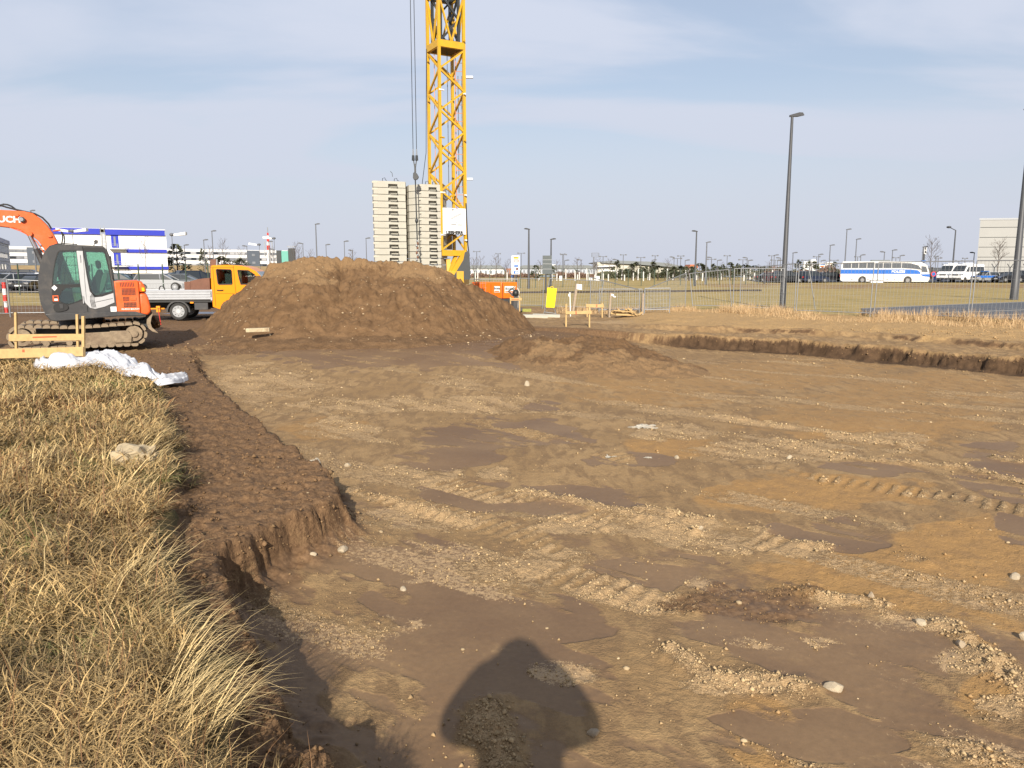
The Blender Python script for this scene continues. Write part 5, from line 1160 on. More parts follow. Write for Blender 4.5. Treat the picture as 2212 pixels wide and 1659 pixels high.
# ballast slabs, two stacks
def slab(P, pocket, h):
    """prism with a stepped seam and a handle pocket cut from its lower front edge"""
    q = MB(); q.prism(P, lambda a, b, t: (a, b, t), h*0.52, h-0.02)
    i = pocket[0]; (ax, ay), (bx_, by_) = P[i], P[i+1]
    ux, uy = bx_-ax, by_-ay; nx, ny = -uy, ux; ln = math.hypot(nx, ny); nx /= ln; ny /= ln
    c_ = sum(p_[0] for p_ in P)/len(P), sum(p_[1] for p_ in P)/len(P)
    if (c_[0]-ax)*nx + (c_[1]-ay)*ny < 0: nx, ny = -nx, -ny
    t0, t1 = pocket[1], pocket[2]; dp = 0.14
    A = (ax+ux*t0, ay+uy*t0); B = (ax+ux*t1, ay+uy*t1)
    P2 = P[:i+1] + [A, (A[0]+nx*dp, A[1]+ny*dp), (B[0]+nx*dp, B[1]+ny*dp), B] + P[i+1:]
    q.prism(P2, lambda a, b, t: (a, b, t), 0.0, h*0.52)
    me = q.mesh('ballast_slab', M['concrete'])
    qq = MB(); o1 = (A[0]-nx*0.0+nx*0.10, A[1]+ny*0.10, h*0.46); o2 = (A[0]-nx*0.05+ux*0.06, A[1]-ny*0.05+uy*0.06, h*0.02); o3 = (B[0]-nx*0.05, B[1]-ny*0.05, h*0.0); o4 = (B[0]+nx*0.10, B[1]+ny*0.10, h*0.40)
    qq.tube([o1, o2, o3, o4], 0.012, 6); lm = qq.mesh('lifting_loop', M['cgrey'], 60)
    rc = MB(); rc.prism([(A[0]-ux*0.50-nx*0.004, A[1]-uy*0.50-ny*0.004), (A[0]-ux*0.33-nx*0.004, A[1]-uy*0.33-ny*0.004), (A[0]-ux*0.33+nx*0.01, A[1]-uy*0.33+ny*0.01), (A[0]-ux*0.50+nx*0.01, A[1]-uy*0.50+ny*0.01)], lambda a, b, t: (a, b, t), h*0.58, h*0.86)
    return me, lm, rc.mesh('type_plate', mat('cast_plate', (0.50, 0.47, 0.39), 0.9))
def ab(u, Y): p = at(u, 470, Y); return (p.x - cc.x, Y - YC)
PA = [ab(808, 28.95), ab(877, 29.35), ab(878, 29.75), ab(858, 30.5), ab(815, 30.2), ab(806, 29.3)]
PB = [ab(881, 29.62), ab(884, 29.35), ab(911, 29.0), ab(952, 29.25), ab(965, 30.0), ab(900, 30.5), ab(872, 30.25)]
hS = (zc(387, 29.0) - zc(563, 29.0))/12.05
ms = []
for P, pk, ztop_ in ((PA, (0, 0.46, 0.75), zc(389, 29.0)), (PB, (2, 0.38, 0.80), zc(397, 29.1))):
    sm, lm, rm = slab(P, pk, hS)
    for k in range(14):
        o = link_mesh('ballast_slab', sm, CR); o.location = (0.006*math.sin(k*2.1) - 0.004*k*0, 0.005*math.cos(k*1.7), ztop_ - hS*(k+1))
        lo = link_mesh('lifting_loop', lm, o); tp = link_mesh('type_plate', rm, o)
    for s_ in (0.35, 0.72):
        (ax, ay), (bx_, by_) = P[pk[0]], P[pk[0]+1]
        px_, py_ = ax + (bx_-ax)*s_, ay + (by_-ay)*s_ + 0.25
        cpart('top_loop', lambda q: q.tube([(px_-0.12, py_, ztop_-0.02), (px_-0.11, py_, ztop_+0.10), (px_-0.02, py_-0.02, ztop_+0.12), (px_, py_, ztop_+0.04), (px_+0.05, py_, ztop_+0.03)], 0.012, 6), M['cgrey'], smooth=60)
cpart('whip_aerial', lambda q: q.tube([local(848, 382, 29.3), local(847, 374, 29.3), local(843, 370, 29.3)], 0.010, 5), M['cgrey'])
# hoist ropes, hook block, chain
for du in (-3.6, 3.6):
    a = hk + Vector((du*0.0172, 0, 0.62)); 
    cpart('hoist_rope', lambda q: q.tube([a, Vector((a.x, a.y, ztop))], 0.013, 6), M['cgrey'])
    cpart('rope_socket', lambda q: q.tube([a + Zup*0.02, a + Zup*0.28], [0.03, 0.018], 8), M['steel'], smooth=40)
    cpart('rope_socket', lambda q: q.tube([a + Zup*-0.12, a + Zup*0.06], [0.055, 0.045], 8), M['cgrey'], smooth=40)
    cpart('hook_fork', lambda q: q.beam(a + Zup*-0.05, hk + Zup*0.18, 0.035), M['cgrey'])
cpart('hook_fork', lambda q: q.beam(hk + Vector((-0.045, 0, 0.36)), hk + Vector((0.045, 0, 0.36)), 0.03), M['cgrey'])
cpart('hook_fork', lambda q: q.beam(hk + Zup*0.24, hk + Zup*0.0, 0.06), M['cgrey'])
cpart('hook_block', lambda q: q.prism([(-0.07, 0.06), (0.0, 0.12), (0.06, 0.05), (0.12, -0.05), (0.12, -0.10), (0.06, -0.17), (-0.05, -0.17), (-0.08, -0.10)], lambda a, b, t: (hk.x+a, hk.y+t, hk.z+b), -0.05, 0.05), M['cgrey'], bevel=0.01)
zc_ = hk.z - 0.15
cpart('hook_chain', lambda q: q.tube([hk + Zup*-0.15, Vector((hk.x+0.02, hk.y, zc(478, HY))), Vector((hk.x+0.03, hk.y, zc(520, HY)))], 0.024, 6), M['cgrey'])
cpart('chain_link', lambda q: q.ball((hk.x+0.02, hk.y, zc(477, HY)), 0.06, 8, 1.6), M['cgrey'], smooth=60)
for k in range(9):
    cpart('chain_link', lambda q: q.ball((hk.x + 0.03 + 0.025*math.sin(k*2.2), hk.y, zc(521 + k*5, HY)), 0.042, 6, 1.5), M['brownwood'] if k % 2 else M['steel'], smooth=60)
# ------------------------------------------------------------------ batter boards
def post_at(parent, x, y, z0, z1, wd=0.055, name='post', lean=(0, 0)):
    q = MB(); q.beam((x, y, z0), (x+lean[0], y+lean[1], z1), wd, wd); return q.build(name, M['wood'], parent, bevel=0.004)
def batter(label, Y, posts, board, spray=None, dY=0.0, extra=None):
    """posts: list of (u, v_foot, v_top); board: (u0, v0a, v0b, u1, v1a, v1b) top/bottom edges at either end, all at depth Y"""
    c = at(sum(p[0] for p in posts)/len(posts), posts[0][1], Y); z0 = hz(c.x, Y)
    T_ = thing('batter_board', label, 'batter board', (c.x, Y, z0), 0, 'wooden batter boards round the pit')
    for u, vf, vt in posts:
        a = at(u, vf, Y); b = at(u, vt, Y); post_at(T_, a.x-c.x, 0.03, min(a.z, hz(a.x, Y)) - z0 - 0.1, b.z - z0, 0.05, lean=((b.x-a.x), 0))
    u0, a0, b0_, u1, a1, b1_ = board
    p = [at(u0, b0_, Y), at(u1, b1_, Y), at(u1, a1, Y), at(u0, a0, Y)]
    q = MB(); q.prism([(k.x-c.x, k.z-z0) for k in p], lambda a, b, t: (a, t, b), -0.024+dY, 0.002+dY); bo_ = q.build('board', M['wood'], T_, bevel=0.003)
    if spray:
        us, vs_, ue, ve, r_ = spray; a = at(us, vs_, Y); b = at(ue, ve, Y)
        q = MB(); q.beam((a.x-c.x, -0.0265+dY, a.z-z0), (b.x-c.x, -0.0265+dY, b.z-z0), 0.003, r_); q.build('paint_mark', M['sprayred'], bo_)
    return T_
batter('timber batter board with a red painted line standing before the excavator tracks', 17.0, [(32, 765, 675), (165, 752, 679)], (20, 722, 737, 182, 721, 735), (72, 728.5, 124, 727, 0.028))
nb_ = batter('nearest timber batter board with an orange dot, above the white sheet', 14.1, [(178, 804, 683), (-95, 800, 690)], (-130, 757, 778, 181, 749, 769), (50, 757.5, 55, 757.5, 0.05))
batter('timber batter board with an orange mark standing in bare soil beyond the soil heap', 25.9, [(1223, 704, 657), (1273.5, 703, 658)], (1222, 672.5, 679, 1278, 671, 678), (1243, 675.4, 1245.5, 675.3, 0.10))
batter('far timber batter board with a red mark by the leaning mobile fence', 31.4, [(1268.5, 683, 656.5), (1301, 685, 654)], (1266, 656.6, 664, 1304, 657.5, 664.2), (1288, 660.5, 1290, 660.5, 0.11))
batter('short timber batter board standing right of the orange generator', 33.5, [(1102.7, 666, 642), (1122.5, 666, 640)], (1102, 644, 649.5, 1127, 643.5, 649), (1105, 646.8, 1121, 646.6, 0.03))

# ------------------------------------------------------------------ white sheet crumpled over the grass edge
ctr = [tuple(gnd(u, v, 0.08)[:2]) for u, v in ((98, 790), (132, 797), (172, 792), (203, 786), (245, 789), (287, 801), (318, 813), (348, 816), (400, 806))]
wid = [0.20, 0.40, 0.42, 0.42, 0.40, 0.36, 0.34, 0.22, 0.06]
ns, nt_ = 150, 60
S_ = np.linspace(0, 1, ns); cx_ = np.interp(S_, np.linspace(0, 1, 9), [c[0] for c in ctr]); cy_ = np.interp(S_, np.linspace(0, 1, 9), [c[1] for c in ctr]); ww = np.interp(S_, np.linspace(0, 1, 9), wid)
tx = np.gradient(cx_); ty = np.gradient(cy_); ln = np.hypot(tx, ty); nx_, ny_ = -ty/ln, tx/ln
tv = np.linspace(-1, 1, nt_)
edge_w = 1 + 0.25*np.array([float(fbm(np.array([s*7.]), np.array([0.3]), 600, 2)[0]) for s in S_])[:, None]
XS = cx_[:, None] + nx_[:, None]*ww[:, None]*tv[None, :]*edge_w; YS_ = cy_[:, None] + ny_[:, None]*ww[:, None]*tv[None, :]*edge_w
gz = HZ(XS.ravel(), YS_.ravel()).reshape(XS.shape)
cr1 = np.abs(fbm(S_[:, None]*5 + tv[None, :]*0.6, tv[None, :]*1.5 + S_[:, None]*3, 610, 3)); cr2 = np.abs(fbm(XS*5, YS_*5 + XS*2, 611, 3))
hump = 0.05 + 0.10*np.exp(-((S_-0.42)/0.16)**2)[:, None] + 0.13*np.exp(-((S_-0.12)/0.07)**2)[:, None] + 0.04*np.exp(-((S_-0.8)/0.1)**2)[:, None]
ZS = gz + 0.07 + (hump*(1 - np.abs(tv)[None, :]**2.2) + 0.55*(0.14 - np.minimum(cr1, 0.14)) + 0.16*(0.12-np.minimum(cr2, 0.12))) * (1 - 0.75*np.abs(tv)[None, :]**6)
o = link_mesh('plastic_sheet', grid_mesh('plastic_sheet', XS, YS_, ZS, {}, M['tarp'])); md = o.modifiers.new('thick', 'SOLIDIFY'); md.thickness = 0.006
tag(o, 'crumpled white plastic sheet lying along the edge of the dry grass', 'plastic sheet')

# light coloured plank stuck in the mound
p = at(566, 711, 20.75); q = MB(); q.box(-0.31, 0.31, -0.03, 0.05, -0.045, 0.05); o = q.build('plank', mat('muddy_plank', (0.50, 0.42, 0.27), 0.8, var=0.2, scale=10, dirt=(0.22, 0.14, 0.08), damt=0.8, dscale=6), None, bevel=0.006)
o.location = (p.x, p.y-0.35, p.z); o.rotation_euler = (0.15, -0.03, 0.05); tag(o, 'pale muddy plank stuck in the front slope of the mound', 'plank')

# ------------------------------------------------------------------ generator, yellow board, stakes and timber
GY = 38.0
gc = at(1082.5, 645, GY)
GE = thing('generator', 'orange power generator with white name plates behind the right end of the mound', 'generator', (gc.x, GY, 0.0))
zg = lambda v: at(1082, v, GY).z
fr_ = Vector((0.80, 0.30, 0)); sd2 = Vector((-1.50, 1.05, 0))
def gbox(q, a0, a1, b0_, b1_, z0, z1, out=0.0):
    n_ = Vector((0.30, -0.80, 0)).normalized()
    P = [fr_*a0 + sd2*b0_, fr_*a1 + sd2*b0_, fr_*a1 + sd2*b1_, fr_*a0 + sd2*b1_]
    q.add([tuple(p_ + Zup*z0) for p_ in P] + [tuple(p_ + Zup*z1) for p_ in P], [(0, 3, 2, 1), (4, 5, 6, 7), (0, 1, 5, 4), (1, 2, 6, 5), (2, 3, 7, 6), (3, 0, 4, 7)])
zgt, zgb = zg(609.5), zg(645)
q = MB(); gbox(q, 0, 1, 0, 1, zgb, zgt); q.build('housing', M['gen_orange'], GE, bevel=0.035, seg=3)
q = MB(); gbox(q, 0.03, 0.97, 0.03, 0.97, 0.02, zgb); q.build('skid', M['grey'], GE)
q = MB(); gbox(q, 0.13, 0.80, -0.008, 0.0, zgb+0.02, zgt-0.13); q.build('end_door', M['gen_orange'], GE, bevel=0.004)
q = MB(); gbox(q, 0.05, 0.11, -0.005, 0, zgb+0.02, zgt-0.05); q.build('seam', mat('seam_dark', (0.30, 0.05, 0.0), 0.6), GE)
for b_ in (0.33, 0.62, 0.86):
    q = MB(); gbox(q, -0.008, 0.0, b_, b_+0.012, zgb+0.02, zgt-0.1); q.build('seam', MATS['seam_dark'], GE)
for b_ in (0.42, 0.70):
    q = MB(); gbox(q, -0.012, 0.0, b_, b_+0.025, zgb+0.2, zgb+0.32); q.build('door_latch', M['black'], GE)
q = MB(); gbox(q, -0.012, 0.0, 0.88, 0.97, zgt-0.40, zgt-0.15); q.build('air_intake', M['black'], GE)
def plate_on(face, a0, a1, z0, z1, txt, sz):
    q = MB()
    if face == 'front': gbox(q, a0, a1, -0.016, -0.009, z0, z1)
    else: gbox(q, -0.014, -0.004, a0, a1, z0, z1)
    pl = q.build('name_plate', M['white'], GE)
    dr = fr_ if face == 'front' else -sd2; am = (a0+a1)/2
    pos = (fr_*am + sd2*-0.0185) if face == 'front' else (sd2*am + fr_*-0.018)
    text_obj('lettering', 'Boels', sz, M['cgrey'], pl, tuple(pos + Zup*(z0 + (z1-z0)*0.62)), (PI/2, 0, math.atan2(dr.y, dr.x)), ext=0.001, bold=0.03, sx=1.2)
    q = MB()
    if face == 'front': gbox(q, a0+0.02, a1-0.02, -0.019, -0.012, z0+0.02, z0+(z1-z0)*0.25)
    else: gbox(q, -0.018, -0.008, a0+0.01, a1-0.01, z0+0.02, z0+(z1-z0)*0.25)
    q.build('orange_bar', M['gen_orange'], pl)
plate_on('front', 0.20, 0.74, zgt-0.52, zgt-0.20, 'Boels', 0.165); plate_on('side', 0.04, 0.22, zgt-0.50, zgt-0.20, 'Boels', 0.15)
# rammer of pale tubes and dark plates in front of it
RM = thing('rammer', 'muddy black machine with pale tube handles leaning before the orange generator', 'machine', (at(1112, 650, 35).x, 35.0, 0.0))
def rp(u, v): p = at(u, v, 35); return (p.x - RM.location.x, 0, p.z)
q = MB(); q.prism([rp(1096, 629), rp(1105, 622), rp(1116, 619), rp(1119, 628), rp(1113, 641), rp(1107, 642)], lambda a, b, c: (a, c, b), 0, 0) if False else q.prism([(rp(1096, 629)[0], rp(1096, 629)[2]), (rp(1108, 619)[0], rp(1108, 619)[2]), (rp(1121, 622)[0], rp(1121, 622)[2]), (rp(1118, 643)[0], rp(1118, 643)[2]), (rp(1108, 643)[0], rp(1108, 643)[2])], lambda a, b, t: (a, t, b), 0.05, 0.12); 
q = MB(); q.plate([(rp(1096, 629)[0], rp(1096, 629)[2]), (rp(1109, 620)[0], rp(1109, 620)[2]), (rp(1113, 623)[0], rp(1113, 623)[2]), (rp(1112, 640)[0], rp(1112, 640)[2]), (rp(1106, 640)[0], rp(1106, 640)[2])], [[(rp(1101, 629)[0], rp(1101, 629)[2]), (rp(1108, 625)[0], rp(1108, 625)[2]), (rp(1109, 636)[0], rp(1109, 636)[2])]], lambda a, b, t: (a, t, b), -0.03, 0.03); q.build('frame', M['grey'], RM)
q = MB(); q.ball((rp(1114, 634)[0], 0, rp(1114, 634)[2]), 0.16, 10, 1.2); q.build('engine', M['black'], RM, smooth=50)
for P in ([(1116, 645), (1112, 630), (1110, 622), (1114, 619)], [(1117, 646), (1122, 630), (1117, 622)]):
    q = MB(); q.tube([rp(*p_) for p_ in P], 0.035, 7); q.build('handle', mat('pale_tube', (0.50, 0.45, 0.38), 0.7), RM, smooth=60)
q = MB(); q.box(-0.35, 0.35, -0.25, 0.25, 0.0, 0.14); q.beam((0, 0, 0.1), (0.05, 0, 0.7), 0.2); q.build('foot', M['grey'], RM, bevel=0.02)
# mossy beam and slabs on the ground
a = gnd(1110, 671, 0); b = gnd(1145, 670, 0); q = MB(); q.box(-0.42, 0.42, -0.12, 0.12, -0.05, 0.13)
o = q.build('mossy_beam', mat('moss', (0.27, 0.27, 0.07), 0.95, var=0.35, scale=12), None, bevel=0.02); o.location = ((a.x+b.x)/2, a.y, hz((a.x+b.x)/2, a.y)); o.rotation_euler = (0, 0, 0.04); tag(o, 'yellow green mossy beam on the ground below the generator', 'beam')
q = MB(); q.box(-0.55, 0.55, -0.2, 0.2, -0.04, 0.09); sl_m = q.mesh('kerb_slab', M['concrete'])
for (u, v, rz_2, lab) in ((1153, 684, 0.05, 'flat kerb slab lying at the mound foot, nearer the mound'), (1180, 683, -0.03, 'flat kerb slab lying at the mound foot, below the yellow board')):
    o = link_mesh('kerb_slab', sl_m); p = gnd(u, v, 0.0); o.location = (p.x, p.y, hz(p.x, p.y)+0.01); o.rotation_euler = (0.02, 0.03, rz_2); tag(o, lab, 'slab', 'slabs lying by the mound foot'); md = o.modifiers.new('edge', 'BEVEL'); md.width = 0.012; md.segments = 2
pp = MB(); P_ = [gnd(u, v, 0.05) for u, v in ((1130, 683), (1165, 676), (1230, 677), (1262, 680), (1250, 688), (1180, 690), (1140, 689))]
# yellow folding board
YB_ = 32.75; yc = at(1190, 677, YB_)
YS2 = thing('yellow_board', 'bright yellow folding board on a steel stand leaning by the site fence', 'sign board', (yc.x, YB_, hz(yc.x, YB_)))
def yl(u, v): p = at(u, v, YB_); return (p.x - yc.x, p.z - YS2.location.z)
q = MB(); q.prism([yl(1178.8, 664), yl(1197.8, 664.8), yl(1203, 623), yl(1182.3, 621)], lambda a, b, t: (a, t, b), -0.04, -0.01); q.build('panel', M['signyellow'], YS2, bevel=0.006)
q = MB(); q.tube([(yl(1188, 621.5)[0], -0.025, yl(0, 621.5)[1]), (yl(1190, 619.5)[0], -0.025, yl(0, 619)[1]), (yl(1194, 619.5)[0], -0.025, yl(0, 619)[1]), (yl(1196, 622)[0], -0.025, yl(0, 622)[1])], 0.012, 6); q.build('handle', M['signyellow'], YS2)
q = MB(); q.box(yl(1188, 0)[0], yl(1193, 0)[0], -0.052, -0.04, yl(0, 645)[1], yl(0, 641.5)[1]); q.build('clip', M['signyellow'], YS2, bevel=0.003)
for (u0, v0, u1, v1) in ((1180.5, 663, 1174, 676), (1196, 664, 1201, 677), (1176, 674, 1200, 676)):
    a, b = yl(u0, v0), yl(u1, v1); q = MB(); q.tube([(a[0], -0.02, a[1]), (b[0], -0.05, b[1]-0.02)], 0.016, 6); q.build('leg' if v1 != 676 or u0 == 1180.5 else 'stretcher', M['steel'], YS2)
for (u0, v0, u1, v1) in ((1182, 660, 1177, 675), (1197, 660, 1203, 675)):
    a, b = yl(u0, v0), yl(u1, v1); q = MB(); q.tube([(a[0], 0.05, a[1]), (b[0], 0.45, 0.0)], 0.014, 6); q.build('leg', M['steel'], YS2)
# stakes with papers
def stake(label, u0, v0, u1, v1, Y, wd, m, papers=()):
    a = at(u0, v0, Y); b = at(u1, v1, Y); z0 = hz(a.x, Y)
    T_ = thing('stake', label, 'stake', (a.x, Y, z0)); q = MB(); q.beam((0, 0, min(a.z - z0, 0) - 0.15), (b.x-a.x, 0, b.z-z0), wd, wd*0.6); q.build('post', m, T_, bevel=0.004)
    for (u, v, s1, s2) in papers:
        p = at(u, v, Y); q = MB(); q.prism([(p.x-a.x-s1/2, p.z-z0-s2/2), (p.x-a.x+s1/2, p.z-z0-s2/2-0.02), (p.x-a.x+s1/2, p.z-z0+s2/2-0.02), (p.x-a.x-s1/2, p.z-z0+s2/2)], lambda c, d, t: (c, t, d), -wd*0.6-0.02, -wd*0.6); q.build('paper', M['white'], T_)
stake('thin white marker stake between the yellow board and the leaning plank', 1232.5, 683, 1231, 631, 31.6, 0.07, M['whitepost'], ((1229, 637, 0.05, 0.10),))
stake('weathered plank leaning right with a white paper on top', 1236, 672, 1246.5, 613, 33.0, 0.16, M['oldwood'], ((1251, 619, 0.22, 0.22),))
stake('weathered upright stake with two white papers left of the plank pile', 1316, 678, 1319, 632.5, 31.6, 0.13, M['oldwood'], ((1322.6, 636.5, 0.09, 0.08), (1326.5, 640, 0.10, 0.05)))
stake('weathered upright stake right of the plank pile by the fence opening', 1388, 677, 1389, 634, 32.0, 0.12, M['oldwood'])
# pile of planks
PLK = [(1319, 676, 1355, 681, 0.04), (1322, 672, 1347, 678, 0.10), (1326, 670, 1371, 674, 0.16), (1330, 679, 1371, 681, 0.03), (1333, 667, 1349, 676, 0.2), (1345, 676, 1374, 682, 0.06), (1352, 668, 1368, 681, 0.15), (1357, 665, 1376, 681, 0.10), (1387, 674, 1377, 682, 0.06), (1338, 675, 1366, 669, 0.22)]
LAB = ['bottom plank at the left tip of the timber pile', 'plank tilted down at the left end of the timber pile', 'long level plank across the top of the timber pile', 'lowest level plank at the front of the timber pile', 'steep plank poking up at the left of the timber pile', 'low plank at the right front of the timber pile', 'steep plank in the middle of the timber pile', 'thick plank rising highest at the right of the timber pile', 'single plank lying off the right end of the timber pile', 'plank rising to the right inside the timber pile']
for i, (u0, v0, u1, v1, dz) in enumerate(PLK):
    Y = 31.4 - 0.12*(i % 4); a = at(u0, v0, Y); b = at(u1, v1, Y); q = MB()
    a.z = max(a.z, hz(a.x, Y)+0.03); b.z = max(b.z, hz(b.x, Y)+0.03); b.y += 0.25*math.sin(i*2.3)
    m_ = (a+b)/2; q.beam(a-m_, b-m_, 0.12, 0.035 if i % 3 else 0.07); o = q.build('plank', M['wood'], None, bevel=0.003); o.location = m_; tag(o, LAB[i], 'plank', 'planks in the timber pile')

# ------------------------------------------------------------------ mobile site fence
def panel(label, p0, p1, h=2.0, z0=0.0, z1=0.0, lean=0.0, nw=None, double=True, group='mobile mesh fence panels', r=0.021, h1=None, base=0.0):
    """p0, p1: foot points (x, y); lean: how far the top is shifted along the panel"""
    h1 = h if h1 is None else h1
    a = Vector((p0[0], p0[1], z0)); b = Vector((p1[0], p1[1], z1)); d = (b - a); L_ = d.length; d = Vector((d.x, d.y, 0)).normalized()
    T_ = thing('mesh_fence', label, 'fence panel', a, 0, group)
    ta = d*lean + Zup*h; tb_ = (b - a) + d*lean + Zup*h1
    q = MB(); q.tube([(0, 0, -0.05), tuple(ta)], r, 8); q.build('post', M['steel'], T_, smooth=60)
    q = MB(); q.tube([tuple(b - a + Zup*-0.05), tuple(tb_)], r, 8); q.build('post', M['steel'], T_, smooth=60)
    q = MB(); q.tube([tuple(ta), tuple(tb_)], r*0.9, 8); q.build('rail', M['steel'], T_, smooth=60)
    lo = 0.16
    q = MB(); q.tube([tuple(ta*lo/ max(h, .1)), tuple((b-a) + (tb_-(b-a))*lo/h1)], r*0.8, 8); q.build('rail', M['steel'], T_, smooth=60)
    n_ = nw or max(6, int(L_/0.13)); q = MB()
    for i in range(1, n_):
        f_ = i/n_; lo_p = (b-a)*f_; hi = ta*(1-f_) + tb_*f_
        q.beam(lo_p + (hi-lo_p)*0.08, hi, 0.0065)
    for k in range(1, 6):
        f_ = 0.08 + k*0.155; q.beam(ta*f_, (b-a) + (tb_-(b-a))*f_, 0.005)
    tag(q.build('wire_mesh', M['steel'], T_), kind='stuff')
    if base:
        q = MB(); q.box(-0.12, 0.12, -0.35, 0.35, 0.0, 0.13); q.build('foot_block', M['grey'], T_, bevel=0.02)
    return T_
def gpt(u, v, Y): p = at(u, v, Y); return (p.x, Y)
def zat(v, Y): return at(1106, v, Y).z
FP = [
 ('mobile fence panel behind the white direction sign, left of the yellow board', (1003, 38.5), (1118, 38.5), 603, 603, 0),
 ('mobile fence panel between the generator and the yellow board', (1120, 38.2), (1172, 37.6), 601, 603, 0.05),
 ('mobile fence panel behind the leaning plank, right of the yellow board', (1176, 37.4), (1292, 36.6), 602, 607, 0.25),
]
for lab, (u0, Y0), (u1, Y1), vt0, vt1, ln_ in FP:
    a = at(u0, 660, Y0); b = at(u1, 660, Y1); za = hz(a.x, Y0); zb_ = hz(b.x, Y1)
    panel(lab, (a.x, Y0), (b.x, Y1), zat(vt0, Y0) - za, za, zb_, ln_, h1=zat(vt1, Y1) - zb_)
def panel_px(lab, u0, Y0, vt0, u1, Y1, vt1, lean=0.0, **k):
    a = at(u0, 670, Y0); b = at(u1, 670, Y1); za = hz(a.x, Y0); zb_ = hz(b.x, Y1)
    return panel(lab, (a.x, Y0), (b.x, Y1), zat(vt0, Y0) - za, za, zb_, lean, h1=zat(vt1, Y1) - zb_, **k)
panel_px('sagging mobile fence panel sloping down to the right above the timber pile', 1275, 35.4, 599, 1381, 32.4, 626, 0.0)
panel_px('low mobile fence panel behind the timber pile', 1294, 34.4, 624.5, 1386, 34.0, 624.5)
panel_px('small mobile fence gate in the gap right of the timber pile', 1392, 32.6, 623, 1446, 32.6, 622.5)
panel_px('sagging mobile fence panel sloping up to the right of the small gate', 1391, 33.0, 626, 1480, 36.0, 590, 0.0)
panel_px('mobile fence panel left of the tall lamp post with a leaning end post', 1497, 37.0, 591, 1581, 36.2, 582, -0.22)
panel_px('mobile fence panel directly left of the tall lamp post', 1583, 35.4, 580, 1690, 34.6, 580)
panel_px('mobile fence panel passing just behind the tall lamp post', 1598, 38.2, 580, 1716, 35.2, 569)
panel_px('mobile fence panel right of the tall lamp post, in front of the coach rear', 1720, 32.2, 571, 1880, 30.6, 567, 0.03)
panel_px('mobile fence panel in front of the coach nose and white vans', 1888, 30.4, 566.5, 2091, 28.2, 563.5, 0.06)
panel_px('rightmost mobile fence panel in front of the pale hall', 2098, 28.1, 563, 2290, 25.8, 562, 0.06)
q = MB(); a = at(1766, 672, 35.0); b = at(1750, 583, 35.0)
a = at(1761, 668, 34.2); b = at(1747.5, 577.5, 34.2); q = MB(); q.tube([a, b], 0.022, 8); o = q.build('fence_pole', M['steel'], None, smooth=60); tag(o, 'pale pole leaning left against the fence, right of the tall lamp post', 'pole')
# fence on the left behind the excavator and behind the truck
panel_px('mobile fence panel at the left edge behind the batter boards', -60, 31.0, 603, 21, 31.0, 603)
panel_px('mobile fence panel behind the excavator nose', 22, 31.2, 604, 104, 31.6, 607)
for i, (u0, u1, lab) in enumerate(((232, 300, 'mobile fence panel behind the engine of the excavator'), (302, 398, 'mobile fence panel behind the truck bed'), (400, 492, 'mobile fence panel behind the truck cab'))):
    panel_px(lab, u0, 36.5 + 0.4*i, 612, u1, 36.9 + 0.4*i, 612)
# red and white post at the left edge
rp_ = thing('marker_post', 'red and white banded post at the left edge by the fence', 'post', (at(12, 655, 33).x, 33, 0.0))
zz0, zz1 = 0.0, at(12, 610, 33).z
for i in range(5):
    q = MB(); q.tube([(0, 0, zz0 + (zz1-zz0)*i/5), (0, 0, zz0 + (zz1-zz0)*(i+1)/5)], 0.075, 10); q.build('band', M['redpaint'] if i % 2 == 0 else M['white'], rp_, smooth=60)
# ------------------------------------------------------------------ street lamps
_U = ['', 'first', 'second', 'third', 'fourth', 'fifth', 'sixth', 'seventh', 'eighth', 'ninth']
ORD = ['first', 'second', 'third', 'fourth', 'fifth', 'sixth', 'seventh', 'eighth', 'ninth', 'tenth', 'eleventh', 'twelfth', 'thirteenth', 'fourteenth', 'fifteenth', 'sixteenth', 'seventeenth', 'eighteenth', 'nineteenth', 'twentieth', 'twenty first', 'twenty second', 'twenty third', 'twenty fourth', 'twenty fifth', 'twenty sixth', 'twenty seventh', 'twenty eighth', 'twenty ninth', 'thirtieth', 'thirty first', 'thirty second', 'thirty third', 'thirty fourth'] + ['thirty ' + k for k in _U[5:]] + ['fortieth'] + ['forty ' + k for k in _U[1:]] + ['fiftieth']
def head_mesh(name, L_, wd, ht, m, x0=-0.12):
    q = MB(); prof = [(x0, 0.0), (x0, ht*0.55), (x0+L_*0.25, ht*0.85), (x0+L_*0.6, ht*1.25), (x0+L_*0.85, ht*1.2), (x0+L_, ht*0.6), (x0+L_, ht*0.45), (x0+L_*0.6, ht*0.15)]
    ws = [0.4, 0.4, 0.7, 1.0, 0.9, 0.25, 0.25, 0.9]
    n = len(prof); vs = [(a, -wd/2*w_, b) for (a, b), w_ in zip(prof, ws)] + [(a, wd/2*w_, b) for (a, b), w_ in zip(prof, ws)]
    fs = [tuple(range(n))[::-1], tuple(range(n, 2*n))] + [(i, (i+1) % n, n+(i+1) % n, n+i) for i in range(n)]
    q.add(vs, fs); return q.mesh(name, m, 50)
